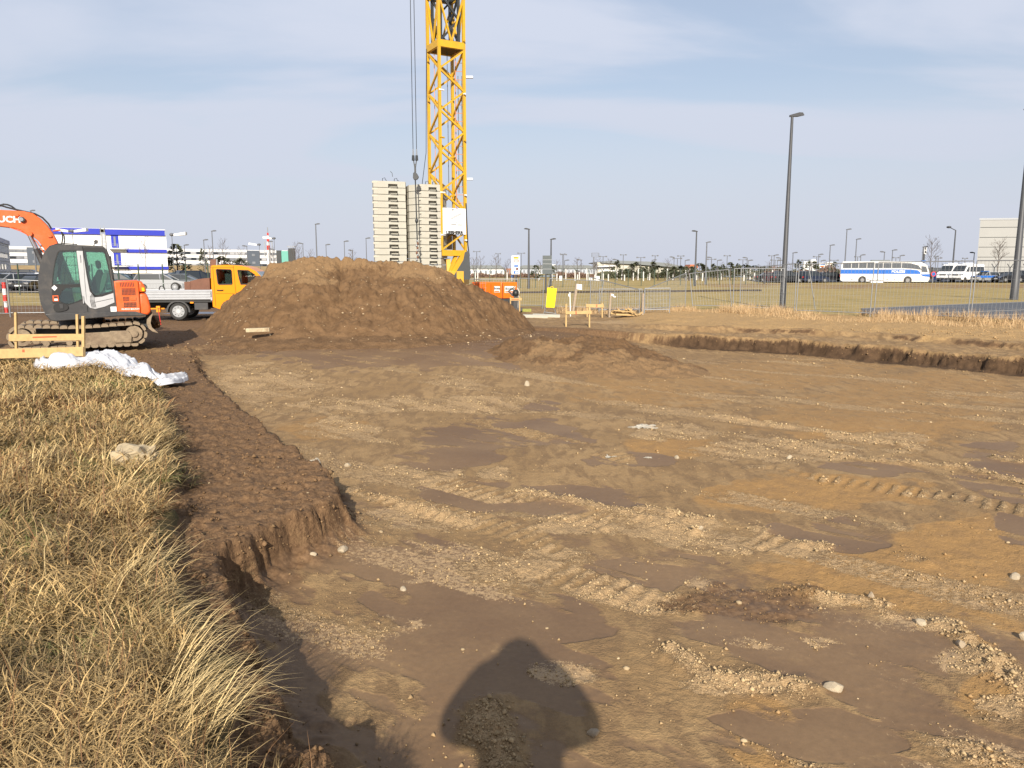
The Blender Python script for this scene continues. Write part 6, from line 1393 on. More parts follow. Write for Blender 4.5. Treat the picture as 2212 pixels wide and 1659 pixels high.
def single_lamp(label, x, y, h, flip=False, r0=0.09, r1=0.045, m=None, group='single headed street lamps', hl=0.62, z0=None):
    m = m or M['lamp']; z = hz(x, y) if z0 is None else z0
    T_ = thing('street_lamp', label, 'street lamp', (x, y, z - 0.0), PI if flip else 0.0, group)
    q = MB(); q.tube([(0, 0, -0.1), (0, 0, 1.2), (0, 0, 1.25), (0, 0, h)], [r0*1.15, r0*1.1, r0, r1], 12); q.build('pole', m, T_, smooth=50)
    hm = link_mesh('lamp_head', head_mesh('lamp_head', hl, hl*0.42, hl*0.22, m), T_); hm.location = (0, 0, h - 0.02)
    return T_
p = gnd(1690, 668, 0.0)
single_lamp('tall grey street lamp standing by the site fence, nearest of all lamps', p.x, p.y, at(1690, 251, p.y).z, False, 0.125, 0.06, hl=0.66)
p = gnd(2190, 647, 0.0)
single_lamp('thick grey lamp post at the right edge running out of the picture', p.x, p.y, 11.5, True, 0.21, 0.10)
BIG = [(1142, 624, 495.6, 1, 'right of the white direction sign'), (1189.8, 619.5, 517.5, 0, 'behind the dark back of the traffic sign'), (1500.8, 618.6, 500.5, 1, 'above the sagging fence, left of the pair'), (1523.7, 614.6, 524.4, 0, 'above the sagging fence, right of the pair'),
       (1822.7, 608, 496.7, 0, 'at the rear of the coach, the higher one'), (1845, 606, 517.5, 0, 'above the rear part of the coach'), (1789.2, 606, 530.9, 0, 'in front of the two billboards'), (1906.7, 604, 545.3, 1, 'above the middle of the coach, head to the left'), (1923.9, 604, 541.3, 0, 'above the middle of the coach, head to the right'),
       (1989, 605, 534.3, 0, 'beside the bare tree behind the coach nose'), (2100, 602, 547, 1, 'at the left corner of the pale hall'), (1710.2, 606, 547.2, 0, 'close to the right of the tall lamp post'), (463.5, 606, 500, 0, 'behind the orange truck cab'), (686.5, 612, 485, 0, 'rising behind the summit of the mound'), (80.5, 612, 456, 0, 'rising behind the excavator boom'),
       (444.8, 604, 519.3, 0, 'left of the orange truck cab'), (402.5, 603, 530.5, 0, 'right of the dark pine on the left'), (536.4, 600, 532.7, 1, 'before the slate block of the long white building'), (593, 600, 539.4, 1, 'at the right end of the long white building'), (793, 602, 515.5, 0, 'left of the stacked ballast slabs'), (746, 601, 522.5, 0, 'rising behind the mound, left of the slabs'), (657, 601, 527, 1, 'rising behind the left shoulder of the mound')]
for u, vb, vt, fl_, lab in BIG:
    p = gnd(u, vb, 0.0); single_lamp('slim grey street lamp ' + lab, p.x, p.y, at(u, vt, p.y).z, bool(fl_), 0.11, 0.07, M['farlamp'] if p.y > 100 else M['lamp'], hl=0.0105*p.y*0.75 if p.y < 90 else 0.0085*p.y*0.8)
# small distant singles
SM = [(1219.6, 564, 0), (1255.3, 563, 1), (1333, 562.6, 1), (1408, 563.5, 0), (1455.5, 557.3, 1), (1479.5, 563.8, 0), (1536, 558, 1), (1549, 564, 0), (1613, 558.6, 1), (1615.5, 564.2, 0), (1671, 553, 0), (1678.5, 564.5, 0), (1685, 559, 1), (1766.8, 551.6, 0), (1772.7, 564.5, 0), (1857.6, 552.8, 0), (1942.4, 554, 0), (763, 543, 1), (706, 531, 0), (583, 524.5, 0)]
for i, (u, vt, fl_) in enumerate(sorted(SM)):
    h = 7.0; Y = (h - EYE)*1660/(584 - vt); p = at(u, 584, Y)
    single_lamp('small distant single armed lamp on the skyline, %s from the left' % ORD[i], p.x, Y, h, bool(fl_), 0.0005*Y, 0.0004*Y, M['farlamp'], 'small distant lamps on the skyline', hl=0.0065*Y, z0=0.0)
def t_lamp(label, x, y, h, half, m):
    T_ = thing('car_park_lamp', label, 'street lamp', (x, y, 0), 0.0, 'double armed car park lamps')
    r = 0.00042*y
    q = MB(); q.tube([(0, 0, 0), (0, 0, h)], r, 8); q.build('pole', m, T_)
    q = MB(); q.tube([(-half, 0, h), (half, 0, h+0.02*half)], r*0.8, 6); q.build('arm', m, T_)
    for s_ in (-1, 1):
        q = MB(); q.box(min(s_*half, s_*half*0.6), max(s_*half, s_*half*0.6), -0.2, 0.2, h-0.0007*y, h+0.0009*y); q.build('lamp_head', m, T_)
TL = [(1030, 544.4, 8), (1076, 549, 6), (1125.8, 548, 8.5), (1215, 549.7, 6), (1217.3, 551, 7), (1302.4, 555, 8.5), (1345.8, 551.4, 7), (1383.7, 557, 9.5), (1414.5, 553.3, 7), (1462.7, 558.9, 10), (1469.8, 553.8, 7.5), (1536.4, 560.9, 10), (1569.8, 553.3, 7.5), (1604, 561.8, 10), (1665.6, 553.3, 7), (1673.5, 562.5, 10), (1739.5, 562.8, 10), (1762.8, 555.3, 8), (1800.4, 562.9, 10), (1851, 555.5, 7), (1933.5, 557.4, 7), (2025, 558, 8), (2019.9, 554.6, 5), (2070, 564, 8), (2082.6, 558.8, 6)]
for i, (u, vt, hw) in enumerate(sorted(TL)):
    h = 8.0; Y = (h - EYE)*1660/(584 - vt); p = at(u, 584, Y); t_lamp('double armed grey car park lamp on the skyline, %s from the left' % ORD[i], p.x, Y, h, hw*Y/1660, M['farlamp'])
# white headed lamps by the white building
def globe_lamp(label, u, vt, Y, arms, z0=0.0):
    b = at(u, vt, Y); T_ = thing('white_lamp', label, 'street lamp', (b.x, Y, z0), 0, 'lamps with white panels')
    q = MB(); q.tube([(0, 0, 0), (0, 0, b.z-z0)], 0.06, 8); q.build('pole', M['farlamp'], T_)
    q = MB(); q.ball((0, 0, b.z-z0+0.1), 0.42, 10, 0.7); q.build('lamp_dome', M['farlamp'], T_, smooth=60)
    for s_ in arms:
        q = MB(); q.prism([(s_*0.5, b.z-z0-0.15), (s_*2.6, b.z-z0+0.05), (s_*2.6, b.z-z0+0.55), (s_*0.5, b.z-z0+0.2)], lambda a, c, t: (a, t, c), -0.4, 0.4); q.build('reflector', M['white'], T_)
globe_lamp('white panelled lamp at the right corner of the white and blue building', 371, 508, 140, (1,)); globe_lamp('lamp with two white panels before the left part of the white and blue building', 156, 500, 135, (-1, 1)); globe_lamp('white panelled lamp by the red and white mast', 592, 515.6, 190, (-1,)); globe_lamp('white panelled lamp before the long white building', 560, 529, 200, (-1,))
# arm lamp right of the coach
p = gnd(2055.5, 606, 0); T_ = thing('street_lamp', 'dark street lamp with a slanting arm between the coach and the pale hall', 'street lamp', (p.x, p.y, 0))
hh = at(2061, 497, p.y).z; ax = (2046 - 2061)*p.y/1660; az_ = at(2046, 490.6, p.y).z
q = MB(); q.tube([(0, 0, 0), (0.0, 0, hh)], [0.16, 0.10], 10); q.build('pole', M['lamp'], T_, smooth=50)
q = MB(); q.tube([(0, 0, hh-0.05), (ax*0.8, 0, az_-0.1)], 0.07, 8); q.build('arm', M['lamp'], T_); q = MB(); q.ball((ax, 0, az_), 0.42, 10, 0.5); q.build('lamp_head', M['lamp'], T_, smooth=60)

# ------------------------------------------------------------------ signs in the field
def sgn(name, label, u0, u1, v0, v1, Y, m, cat='sign', legs=(), leg_to=0.0, th=0.06):
    a = at(u0, v1, Y); b = at(u1, v0, Y); c = (a.x+b.x)/2
    T_ = thing(name, label, cat, (c, Y, 0.0)); w2 = (b.x-a.x)/2
    q = MB(); q.box(-w2, w2, -th/2, th/2, a.z, b.z); q.build('panel', m, T_)
    for lx in legs:
        q = MB(); q.tube([(lx*w2, th*0.9, leg_to-0.1), (lx*w2, th*0.9, b.z)], 0.0011*Y if Y > 60 else 0.06, 8); q.build('post', M['lamp'], T_)
    def P(fu0, fu1, fv0, fv1, m2, nm='field', d=0.004):
        qq = MB(); qq.box(-w2 + 2*w2*fu0, -w2 + 2*w2*fu1, -th/2-0.012-d, -th/2-0.004, b.z + (a.z-b.z)*fv1, b.z + (a.z-b.z)*fv0); return qq.build(nm, m2, T_)
    def X(txt, fu, fv, sz, m2, sx=1.0):
        text_obj('lettering', txt, sz, m2, T_, (-w2 + 2*w2*fu, -th/2-0.024, b.z + (a.z-b.z)*fv), (PI/2, 0, 0), ext=0.001, bold=0.02, sx=sx)
    return T_, P, X
T_, P, X = sgn('direction_sign', 'white direction sign with yellow, brown and blue fields above the generator', 1105, 1122.5, 552.5, 592.5, 60, M['white'], legs=(0.15,))
P(0.24, 0.88, 0.05, 0.16, M['yelsign']); P(0.24, 0.88, 0.20, 0.35, M['brownsign']); P(0.24, 0.82, 0.43, 0.60, M['bluesign']); P(0.24, 0.82, 0.64, 0.77, M['brownsign']); P(0.24, 0.82, 0.82, 0.97, M['bluesign'])
P(0.0, 1.0, 0.395, 0.403, M['lamp'], 'seam'); P(0.26, 0.55, 0.655, 0.755, M['white'], 'field', 0.008); P(0.45, 0.75, 0.86, 0.94, M['white'], 'field', 0.008); P(0.26, 0.33, 0.22, 0.33, M['white'], 'field', 0.008); P(0.27, 0.33, 0.45, 0.58, M['white'], 'field', 0.008); P(0.38, 0.8, 0.255, 0.31, M['white'], 'field', 0.008); P(0.38, 0.78, 0.46, 0.50, M['white'], 'field', 0.008); P(0.28, 0.7, 0.09, 0.12, M['brownsign'], 'field', 0.008)
P(0.10, 0.13, 0.16, 0.26, M['black'], 'arrow'); P(0.08, 0.15, 0.17, 0.19, M['black'], 'arrow', 0.006); P(0.10, 0.13, 0.66, 0.76, M['black'], 'arrow'); P(0.07, 0.16, 0.69, 0.71, M['black'], 'arrow', 0.006)
p = gnd(1107, 632, 0); T_ = thing('path_sign', 'small round blue path sign below the white direction sign', 'sign', (at(1107.5, 590, 62).x, 62, 0.0))
q = MB(); z_ = at(1107, 597, 62).z; q.tube([(0, 0.02, 0), (0, 0.02, z_+0.2)], 0.03, 8); q.build('post', M['steel'], T_); q = MB(); q.disc_y(0, -0.02, 0.0, z_, 0.13, 16); q.build('disc', M['bluesign'], T_, smooth=40); q = MB(); q.box(-0.02, 0.02, -0.03, -0.02, z_-0.08, z_+0.07); q.build('symbol', M['white'], T_)
T_, P, X = sgn('traffic_sign', 'dark grey back of a large traffic sign between two lamps', 1172, 1192, 552, 592, 66, mat('sign_back', (0.085, 0.10, 0.105), 0.6), legs=(-0.28, 0.8))
for f_ in (0.22, 0.44, 0.72): P(0.0, 1.0, f_, f_+0.02, M['steel'], 'brace')
q = MB()
for (lab, u0, u1, v0, v1, cl) in (('white billboard with a blue and an orange bar behind the coach rear', 1768.5, 1784, 568, 578.5, ('bluesign', 'gen_orange')), ('white billboard with a yellow and a brown bar behind the coach rear', 1784.5, 1800.5, 566, 577.5, ('yelsign', 'brownsign'))):
    T_, P, X = sgn('billboard', lab, u0, u1, v0, v1, 180, M['white'], 'billboard', legs=(-0.6, 0.6), th=0.3); P(0.18, 0.85, 0.15, 0.40, M[cl[0]] if cl[0] in M else MATS['generator_orange']); P(0.18, 0.75, 0.55, 0.80, M[cl[1]] if cl[1] in M else MATS['generator_orange'])
T_, P, X = sgn('pylon_sign', 'tall white pylon sign beside the bare tree behind the coach', 1995.5, 2001.5, 532, 549, 170, M['white'], 'sign', legs=(0,), th=0.3); P(0.2, 0.8, 0.1, 0.45, M['cgrey']); P(0.2, 0.8, 0.55, 0.9, M['cgrey'])
p = at(2016.5, 592, 112); T_ = thing('parking_sign', 'round red and blue no stopping sign at the coach nose', 'sign', (p.x, 112, 0)); q = MB(); q.tube([(0, 0.05, 0), (0, 0.05, p.z)], 0.04, 8); q.build('post', M['steel'], T_); q = MB(); q.disc_y(0, -0.02, 0.02, p.z, 0.36, 18); q.build('disc', M['redpaint'], T_); q = MB(); q.disc_y(0, -0.04, -0.02, p.z, 0.26, 18); q.build('field', M['bluesign'], T_)

# ------------------------------------------------------------------ green security fence with forked posts
SF = thing('security_fence', 'dark green security fence with forked posts crossing the field', 'fence', (0, 0, 0))
pu = list(np.arange(1025, 1160, 33.0)) + list(np.linspace(1188, 1640, 17)); sfp = []
pm = MB(); pm.beam((0, 0, 0), (0, 0, 1.72), 0.07); pm.beam((0, 0, 1.7), (-0.22, 0, 2.05), 0.05); pm.beam((0, 0, 1.7), (0.22, 0, 2.05), 0.05); pmm = pm.mesh('fence_post', M['green'])
for u in pu:
    Y = 76 + (u - 1025)/615*26; p = at(u, 584, Y); o = link_mesh('fence_post', pmm, SF); o.location = (p.x, Y, 0.0); sfp.append(Vector((p.x, Y, 0)))
q = MB()
for a, b in zip(sfp[:-1], sfp[1:]):
    for z_ in (0.1, 0.9, 1.65): q.beam(a + Zup*z_, b + Zup*z_, 0.012)
tag(q.build('fence_wires', M['green'], SF), kind='stuff')
pa = MB(); pa.beam((0, 0, 0), (0, 0, 2.2), 0.12); pa.beam((0, 0, 2.2), (-0.5, 0, 2.9), 0.09); pa.beam((0, 0, 2.2), (0.5, 0, 2.9), 0.09); pam = pa.mesh('fence_post', M['lamp'])
S2_ = thing('hall_fence', 'grey wire fence with forked posts in front of the pale hall', 'fence', (0, 0, 0)); last = None; q = MB()
for u in (2040, 2078, 2113, 2146, 2180, 2214):
    p = at(u, 600, 128); o = link_mesh('fence_post', pam, S2_); o.location = (p.x, 128, 0)
    if last:
        for z_ in (0.3, 0.8, 1.3, 1.8): q.beam(Vector((last, 128, z_)), Vector((p.x, 128, z_)), 0.02)
    last = p.x
tag(q.build('fence_wires', M['lamp'], S2_), kind='stuff')
gp2 = thing('parking_fence', 'thin dark green fence along the parked cars on the left', 'fence', (0, 0, 0)); last = None; q = MB(); pq = MB(); pq.beam((0, 0, 0), (0, 0, 2.3), 0.07); pqm = pq.mesh('fence_post', M['green'])
for u in (-10, 40, 93, 146, 200, 257, 300, 352, 402, 450):
    Y = 58; p = at(u, 600, Y); o = link_mesh('fence_post', pqm, gp2); o.location = (p.x, Y, 0.0)
    if last is not None:
        for z_ in (0.2, 1.2, 2.2): q.beam(Vector((last, Y, z_)), Vector((p.x, Y, z_)), 0.014)
    last = p.x
tag(q.build('fence_wires', M['green'], gp2), kind='stuff')

# ------------------------------------------------------------------ trees
def bare_tree_mesh(seed, h=5.0, spread=0.5, depth=4, r0=0.05, up=0.55):
    rr = random.Random(seed); tr = MB(); cr_ = MB()
    def br(p, d, L_, r, k, q):
        e = p + d*L_; m_ = p + d*L_*0.5 + Vector((rr.uniform(-1, 1), rr.uniform(-1, 1), 0))*L_*0.04
        q.tube([p, m_, e], [r, r*0.85, r*0.65], 4 if k < 2 else 3, cap=False)
        if k >= depth: return
        for i in range(rr.choice((2, 3, 3))):
            a = rr.uniform(0, 2*PI); t_ = rr.uniform(0.45, 1.0); nd = (d + Vector((math.cos(a), math.sin(a), 0))*spread*rr.uniform(0.6, 1.5) + Zup*up*0.3).normalized()
            br(p + d*L_*t_, nd, L_*rr.uniform(0.5, 0.75), max(r*0.5, 0.011), k+1, cr_)
    tr.tube([(0, 0, 0), (0.02, 0, h*0.4), (0, 0.02, h*0.8), (0, 0, h)], [r0, r0*0.8, r0*0.45, 0.015], 6)
    for i in range(13):
        z_ = h*(0.32 + 0.62*i/13); a = i*2.4; d = Vector((math.cos(a), math.sin(a), up*2)).normalized(); br(Vector((0, 0, z_)), d, h*0.24*(1.15 - 0.6*i/13), r0*0.4, 2, cr_)
    return tr.mesh('trunk', M['bark']), cr_.mesh('branches', M['bark'])
def pine_mesh(seed, h=4.0, w_=1.5, n=420, base=0.18, gaps=0.5, size=0.2):
    rr = random.Random(seed); tr = MB(); tr.tube([(0, 0, 0), (0, 0, h*0.9)], [0.08, 0.02], 6); q = MB()
    lob = [(rr.uniform(0, 2*PI), rr.uniform(base, 0.95), rr.uniform(0.75, 1.2)) for _ in range(16)]
    for i in range(n):
        a, t_, s_ = rr.choice(lob); t_ = min(1.0, max(base, t_ + rr.gauss(0, 0.055))); a += rr.gauss(0, 0.45)
        R_ = w_*s_*(1.02 - t_)**0.62*(0.55 if t_ < base + 0.08 else 1)*rr.uniform(0.15, 1.0)**0.5
        c = Vector((R_*math.cos(a), R_*math.sin(a), h*t_)); s2 = size*rr.uniform(0.6, 1.4)
        d1 = Vector((math.cos(a), math.sin(a), rr.uniform(-0.1, 0.9))).normalized(); d2 = Vector((rr.uniform(-1, 1), rr.uniform(-1, 1), rr.uniform(-1, 1))).cross(d1).normalized()
        q.add([c - d1*s2*0.5, c + d2*s2*0.35, c + d1*s2*0.9, c - d2*s2*0.35], [(0, 1, 2, 3)])
    return tr.mesh('trunk', M['bark']), q.mesh('crown', M['needles'])
PINE = [pine_mesh(1, 4.0, 1.25, 520), pine_mesh(2, 3.6, 1.7, 560, 0.28), pine_mesh(3, 4.6, 1.1, 520, 0.22), pine_mesh(4, 3.3, 1.55, 500, 0.25)]
BARE = [bare_tree_mesh(11, 5.0, 0.55, 4), bare_tree_mesh(12, 5.6, 0.42, 4), bare_tree_mesh(13, 4.6, 0.7, 4)]
def put(name, label, cat, meshes, u, vb, vt, h0, Y=None, z0=0.0, sx=1.0, group=None, names=('trunk', 'crown')):
    p = gnd(u, vb, z0) if Y is None else at(u, vb, Y)
    if Y is None: Y = p.y
    top = at(u, vt, Y).z; s_ = (top - z0)/h0
    T_ = thing(name, label, cat, (p.x, Y, z0), random.uniform(0, 6.28), group); T_.scale = (s_*sx, s_*sx, s_)
    for nm_, m_ in zip(names, meshes): link_mesh(nm_, m_, T_)
    return T_
PH = [4.0, 3.6, 4.6, 3.3]; BH = [5.0, 5.6, 4.6]
# row of pines across the field (each its own tree)
PT = [(1158, 573, 1.0), (1192, 575, 0.8), (1332, 562, 1.0), (1345, 578, 1.3), (1365, 570, 1.2), (1375, 566, 0.9), (1390, 577, 1.3), (1402, 572, 0.9), (1411, 565, 1.0), (1421, 574, 1.3), (1436, 578, 1.1), (1445, 573, 1.3), (1456, 576, 1.2), (1468, 574, 1.3), (1479, 578, 1.2), (1488, 572, 1.0), (1498, 576, 1.2), (1510, 569, 1.3), (1519, 575, 1.2), (1530, 577, 1.3), (1540, 570, 0.9), (1549, 575, 1.2), (1560, 571, 1.0), (1569, 576, 1.1), (1577, 567, 1.0), (1587, 575, 1.1), (1593, 569, 0.9), (1607, 568, 1.0), (1617, 574, 1.2), (1628, 574, 1.3), (1640, 577, 1.3), (1652, 573, 1.0), (1662, 576, 1.2), (1684, 577, 1.0), (1724, 561, 1.0), (1752, 560, 0.8), (1800, 566, 0.8)]
for i, (u, vt, sx) in enumerate(PT):
    k = i % 4; put('pine_tree', 'small dark pine in the planted row across the field, %s from the left' % ORD[i], 'pine tree', PINE[k], u, 606.5 - (i % 3)*1.5, vt, PH[k], sx=sx*1.75, group='pines planted in a row across the field')
for i, (u, vb, vt, sx, lab) in enumerate([(385, 600, 528, 1.3, 'tall dark pine at the right corner of the white and blue building'), (440, 597, 537, 0.75, 'narrow dark spruce left of the orange truck cab'), (480, 596, 554, 1.3, 'low dark pine behind the orange truck cab'), (498, 596, 557, 1.3, 'low dark bush like pine right of the truck cab'), (523, 596, 558, 1.5, 'low pine in front of the slate block')]):
    put('pine_tree', lab, 'pine tree', PINE[(0, 2, 1, 3, 1)[i]], u, vb, vt, (4.0, 4.6, 3.6, 3.3, 3.6)[i], Y=170, sx=sx*1.15)
# bare young trees
BT = [(1023, 606, 557, 'first'), (1038, 606, 556, ''), (1072, 604, 553, ''), (1097, 604, 562, ''), (1091, 604, 570, ''), (1167, 604, 563, ''), (1202, 604, 562, ''), (1223, 604, 572, ''), (1247, 604, 558, ''), (1285, 604, 566, ''), (1290, 604, 560, ''), (1317, 604, 560, ''), (1442, 604, 560, ''), (1558, 603, 568, ''), (1660, 604, 565, ''), (1638, 604, 572, ''), (1706, 604, 568, ''), (1783, 604, 566, '')]
for i, (u, vb, vt, _) in enumerate(sorted(BT)):
    k = i % 3; put('bare_tree', 'leafless young staked tree beyond the field, %s from the left' % ORD[i], 'tree', BARE[k], u, vb, vt, BH[k], sx=1.1, group='bare young trees beyond the field', names=('trunk', 'branches'))
BIGT = bare_tree_mesh(21, 7.0, 0.6, 5, 0.10, 0.6); BIGT2 = bare_tree_mesh(22, 7.0, 0.75, 5, 0.10, 0.6)
put('bare_tree', 'large leafless tree right behind the coach nose', 'tree', BIGT, 2007, 606, 517, 7.0, sx=0.8, names=('trunk', 'branches')); put('bare_tree', 'large leafless tree in front of the pale hall', 'tree', BIGT2, 2153, 606, 521, 7.0, sx=0.85, names=('trunk', 'branches'))
for i, (u, vt, lab) in enumerate([(317, 512, 'slim leafless tree in front of the white and blue building'), (366, 543, 'small leafless tree by the right corner of the white and blue building'), (456, 534, 'slim leafless tree right of the narrow spruce'), (485, 518, 'tall thin leafless tree behind the orange truck cab'), (524, 536, 'leafless tree left of the slate block'), (587, 535, 'leafless tree beside the red and white mast'), (641, 525, 'leafless tree at the left shoulder of the mound'), (648, 535, 'smaller leafless tree at the left shoulder of the mound'), (762, 541, 'leafless treetop showing behind the mound summit'), (672, 540, 'leafless treetop rising behind the mound top')]):
    put('bare_tree', lab, 'tree', BARE[i % 3], u, 600, vt, BH[i % 3], Y=140 if u < 330 else 175, sx=0.75, names=('trunk', 'branches'))
# white tree guards
wg = MB(); wg.tube([(0, 0, 0), (0, 0, 1.6)], 0.10, 7); wgm = wg.mesh('tree_guard', M['whitepost'], 50)
WG = [1027, 1032, 1095.5, 1106.5, 1163, 1166, 1192, 1203, 1222, 1242.5, 1247, 1251.5, 1267.5, 1272, 1284.5, 1287.5, 1300, 1303, 1314, 1333, 1343, 1349, 1368, 1378, 1390, 1399.5, 1403.5, 1441, 1446, 1453, 1481, 1486, 1505, 1517, 1551, 1558, 1607, 1614, 1620, 1629, 1657, 1668, 1686, 1703, 1716.5, 1735, 1747, 1768, 1775]
for i, u in enumerate(WG):
    p = gnd(u + 0.3*math.sin(i*3.3), 607 - 0.8*(i % 3) - 1.0*(i % 5 == 0), 0.0); o = link_mesh('tree_guard', wgm); o.location = (p.x, p.y, 0.0); s_ = 1.0 + 0.35*math.sin(i*1.7); o.scale = (1, 1, s_); o.rotation_euler = (0, 0.02*math.sin(i*2.0), 0)
    tag(o, 'white tube guarding a young tree beyond the field, %s from the left' % ORD[i], 'tree guard', 'white tree guards in a row')
for (u, vb, vt, lab) in ((1341, 593, 565, 'white'),): pass
# bare brown hedges
def hedge(name, label, u0, u1, vt, Y, dep=1.5, m='hedge', n=1500, cat='hedge', base_v=606):
    a = at(u0, 600, Y).x; b = at(u1, 600, Y).x; h = at(u0, vt, Y).z; rr = random.Random(int(u0)); q = MB()
    for i in range(n):
        x_ = rr.uniform(a, b); y_ = Y + rr.uniform(-dep, dep); hh_ = h*(0.75 + 0.35*math.sin(x_*0.9)*math.sin(x_*0.37+1)); z_ = rr.random()**0.8*hh_; s2 = rr.uniform(0.05, 0.09)*Y/60
        d1 = Vector((rr.uniform(-0.7, 0.7), rr.uniform(-0.4, 0.4), 1)).normalized(); d2 = Vector((rr.uniform(-1, 1), rr.uniform(-1, 1), 0)).cross(d1).normalized(); c = Vector((x_, y_, z_))
        q.add([c - d1*s2*1.5, c + d2*s2*0.5, c + d1*s2*2.2, c - d2*s2*0.5], [(0, 1, 2, 3)])
    o = q.build(name, M[m]); return tag(o, label, cat)
hedge('hedge', 'reddish brown leafless hedge behind the parked dark cars', 1655, 1818, 577.5, 150, n=2600)
hedge('hedge', 'low brown hedge along the far road left of the hangar', 1200, 1325, 589.5, 190, n=1500)
hedge('hedge', 'low brown hedge before the white bungalow by the crane foot', 1018, 1160, 591.5, 200, n=1400)
hedge('hedge', 'dark green hedge in front of the hangar', 1285, 1560, 584.5, 178, m='needles', n=2600)
hedge('hedge', 'pale leafless scrub between the coach nose and the hall', 2005, 2095, 584, 150, n=900)
# ------------------------------------------------------------------ buildings
def bpart(parent, name, m, fn, bevel=0):
    q = MB(); fn(q); return q.build(name, m, parent, bevel=bevel)
# white and blue container building on the left
BY = 150.0
def wz(v): return at(1106, v, BY).z
def wx(u): return at(u, 560, BY).x
WB = thing('office_building', 'white three storey building with blue bands and blue doors behind the excavator', 'building', (wx(250), BY, 0.0), math.radians(25))
ox_ = wx(250); X_ = lambda u: (wx(u) - ox_)*0.896
bpart(WB, 'wall', M['whitewall'], lambda q: q.box(X_(118), X_(364), 0.0, 14, 0, wz(506)))
for i in range(2):
    pass
for (u0, u1, v0, v1) in ((118, 220.5, 494.5, 507), (232, 361.5, 496, 507.5), (275, 364, 538, 545.2), (275, 365, 575.5, 582), (247, 275, 576.5, 580.5)):
    bpart(WB, 'blue_band', M['blue'], lambda q: q.box(X_(u0), X_(u1), -0.35, 0.3, wz(v1), wz(v0)))
bpart(WB, 'parapet', M['whitewall'], lambda q: q.box(X_(119), X_(363), -0.2, 14.2, wz(495.5), wz(494)))
seam_m = mat('cladding_seam', (0.55, 0.56, 0.58), 0.7)
for v in (520.5, 533, 552, 563):
    pass
for u in (268.5, 275.0): bpart(WB, 'seam', seam_m, lambda q: q.box(X_(u), X_(u)+0.12, -0.02, 0.0, 0.2, wz(507)))
for k in range(8):
    v = 586 + k*2.3; bpart(WB, 'cladding_joint', seam_m, lambda q: q.box(X_(275), X_(363), -0.02, 0.0, wz(v)-0.03, wz(v)))
for (u0, u1, v0, v1) in ((243, 259, 507, 534.8), (246, 261.5, 545.8, 572.5)):
    d_ = bpart(WB, 'door', M['blue'], lambda q: q.box(X_(u0), X_(u1), -0.06, 0.0, wz(v1), wz(v0)))
    bpart(d_, 'pane', M['glassg'], lambda q: q.box(X_(u0)+0.35*(X_(u1)-X_(u0)), X_(u0)+0.62*(X_(u1)-X_(u0)), -0.09, -0.05, wz(v1-4), wz(v0+4)))
for v in (536.5, 574.5):
    bpart(WB, 'landing', seam_m, lambda q: q.box(X_(238), X_(273), -1.3, 0.0, wz(v+2), wz(v)))
    for dv in (9, 5): bpart(WB, 'railing', M['steel'], lambda q: q.beam((X_(238), -1.3, wz(v-dv)), (X_(280), -1.3, wz(v-dv)), 0.06))
    for u in (240, 256, 271): bpart(WB, 'railing', M['steel'], lambda q: q.beam((X_(u), -1.3, wz(v)), (X_(u), -1.3, wz(v-9)), 0.07))
for u in (222, 230): bpart(WB, 'ladder_rail', M['steel'], lambda q: q.beam((X_(u), -0.4, wz(545)), (X_(u), -0.4, wz(488)), 0.09))
for k in range(14): bpart(WB, 'ladder_rung', M['steel'], lambda q: q.beam((X_(222), -0.4, wz(543 - k*3)), (X_(230), -0.4, wz(543 - k*3)), 0.06))
# long white building with window bands on the embankment
def long_pt(u, v):
    t_ = (u - 20)/600.0; Y = 350 + 75*t_; return at(u, v, Y)
LBq = long_pt(320, 560)
LB = thing('long_building', 'long low white building with grey window bands on the embankment', 'building', (LBq.x, LBq.y, 0.0))
pl0, pl1 = long_pt(18, 560), long_pt(622, 560); dl = Vector((pl1.x-pl0.x, pl1.y-pl0.y, 0)); Ln = dl.length; dl.normalize(); nl = Vector((dl.y, -dl.x, 0))
def lf(s, z, o): p = Vector((pl0.x, pl0.y, 0)) + dl*s + nl*o; return (p.x - LBq.x, p.y - LBq.y, z)
ztop_l = at(100, 533.5, 360).z; zbot = 3.2; Hh_ = ztop_l - zbot
def lbox(name, m, s0, s1, z0, z1, o0, o1, par=None):
    q = MB(); q.add([lf(s0, z0, o0), lf(s1, z0, o0), lf(s1, z0, o1), lf(s0, z0, o1), lf(s0, z1, o0), lf(s1, z1, o0), lf(s1, z1, o1), lf(s0, z1, o1)], [(0,3,2,1),(4,5,6,7),(0,1,5,4),(1,2,6,5),(2,3,7,6),(3,0,4,7)]); return q.build(name, m, par or LB)
lbox('wall', M['whitewall'], 0, Ln, zbot, ztop_l, 0, -14)
bh = Hh_/6.2
glm = M['glassg']
for k in range(3):
    z0 = zbot + 0.45*bh + k*2*bh
    bd_ = lbox('window_band', mat('window_band_grey', (0.16, 0.17, 0.19), 0.5), 0.2, Ln-0.2, z0, z0+0.92*bh, 0.06, 0.0)
    rr = random.Random(k)
    for i in range(46):
        s0 = 0.6 + i*(Ln-1)/46; lbox('pane', (glm, M['glassd'], mat('blind_grey', (0.42, 0.43, 0.45), 0.6), glm)[rr.randrange(4)], s0, s0 + (Ln-1)/46*0.86, z0+0.12*bh, z0+0.80*bh, 0.10, 0.05, bd_)
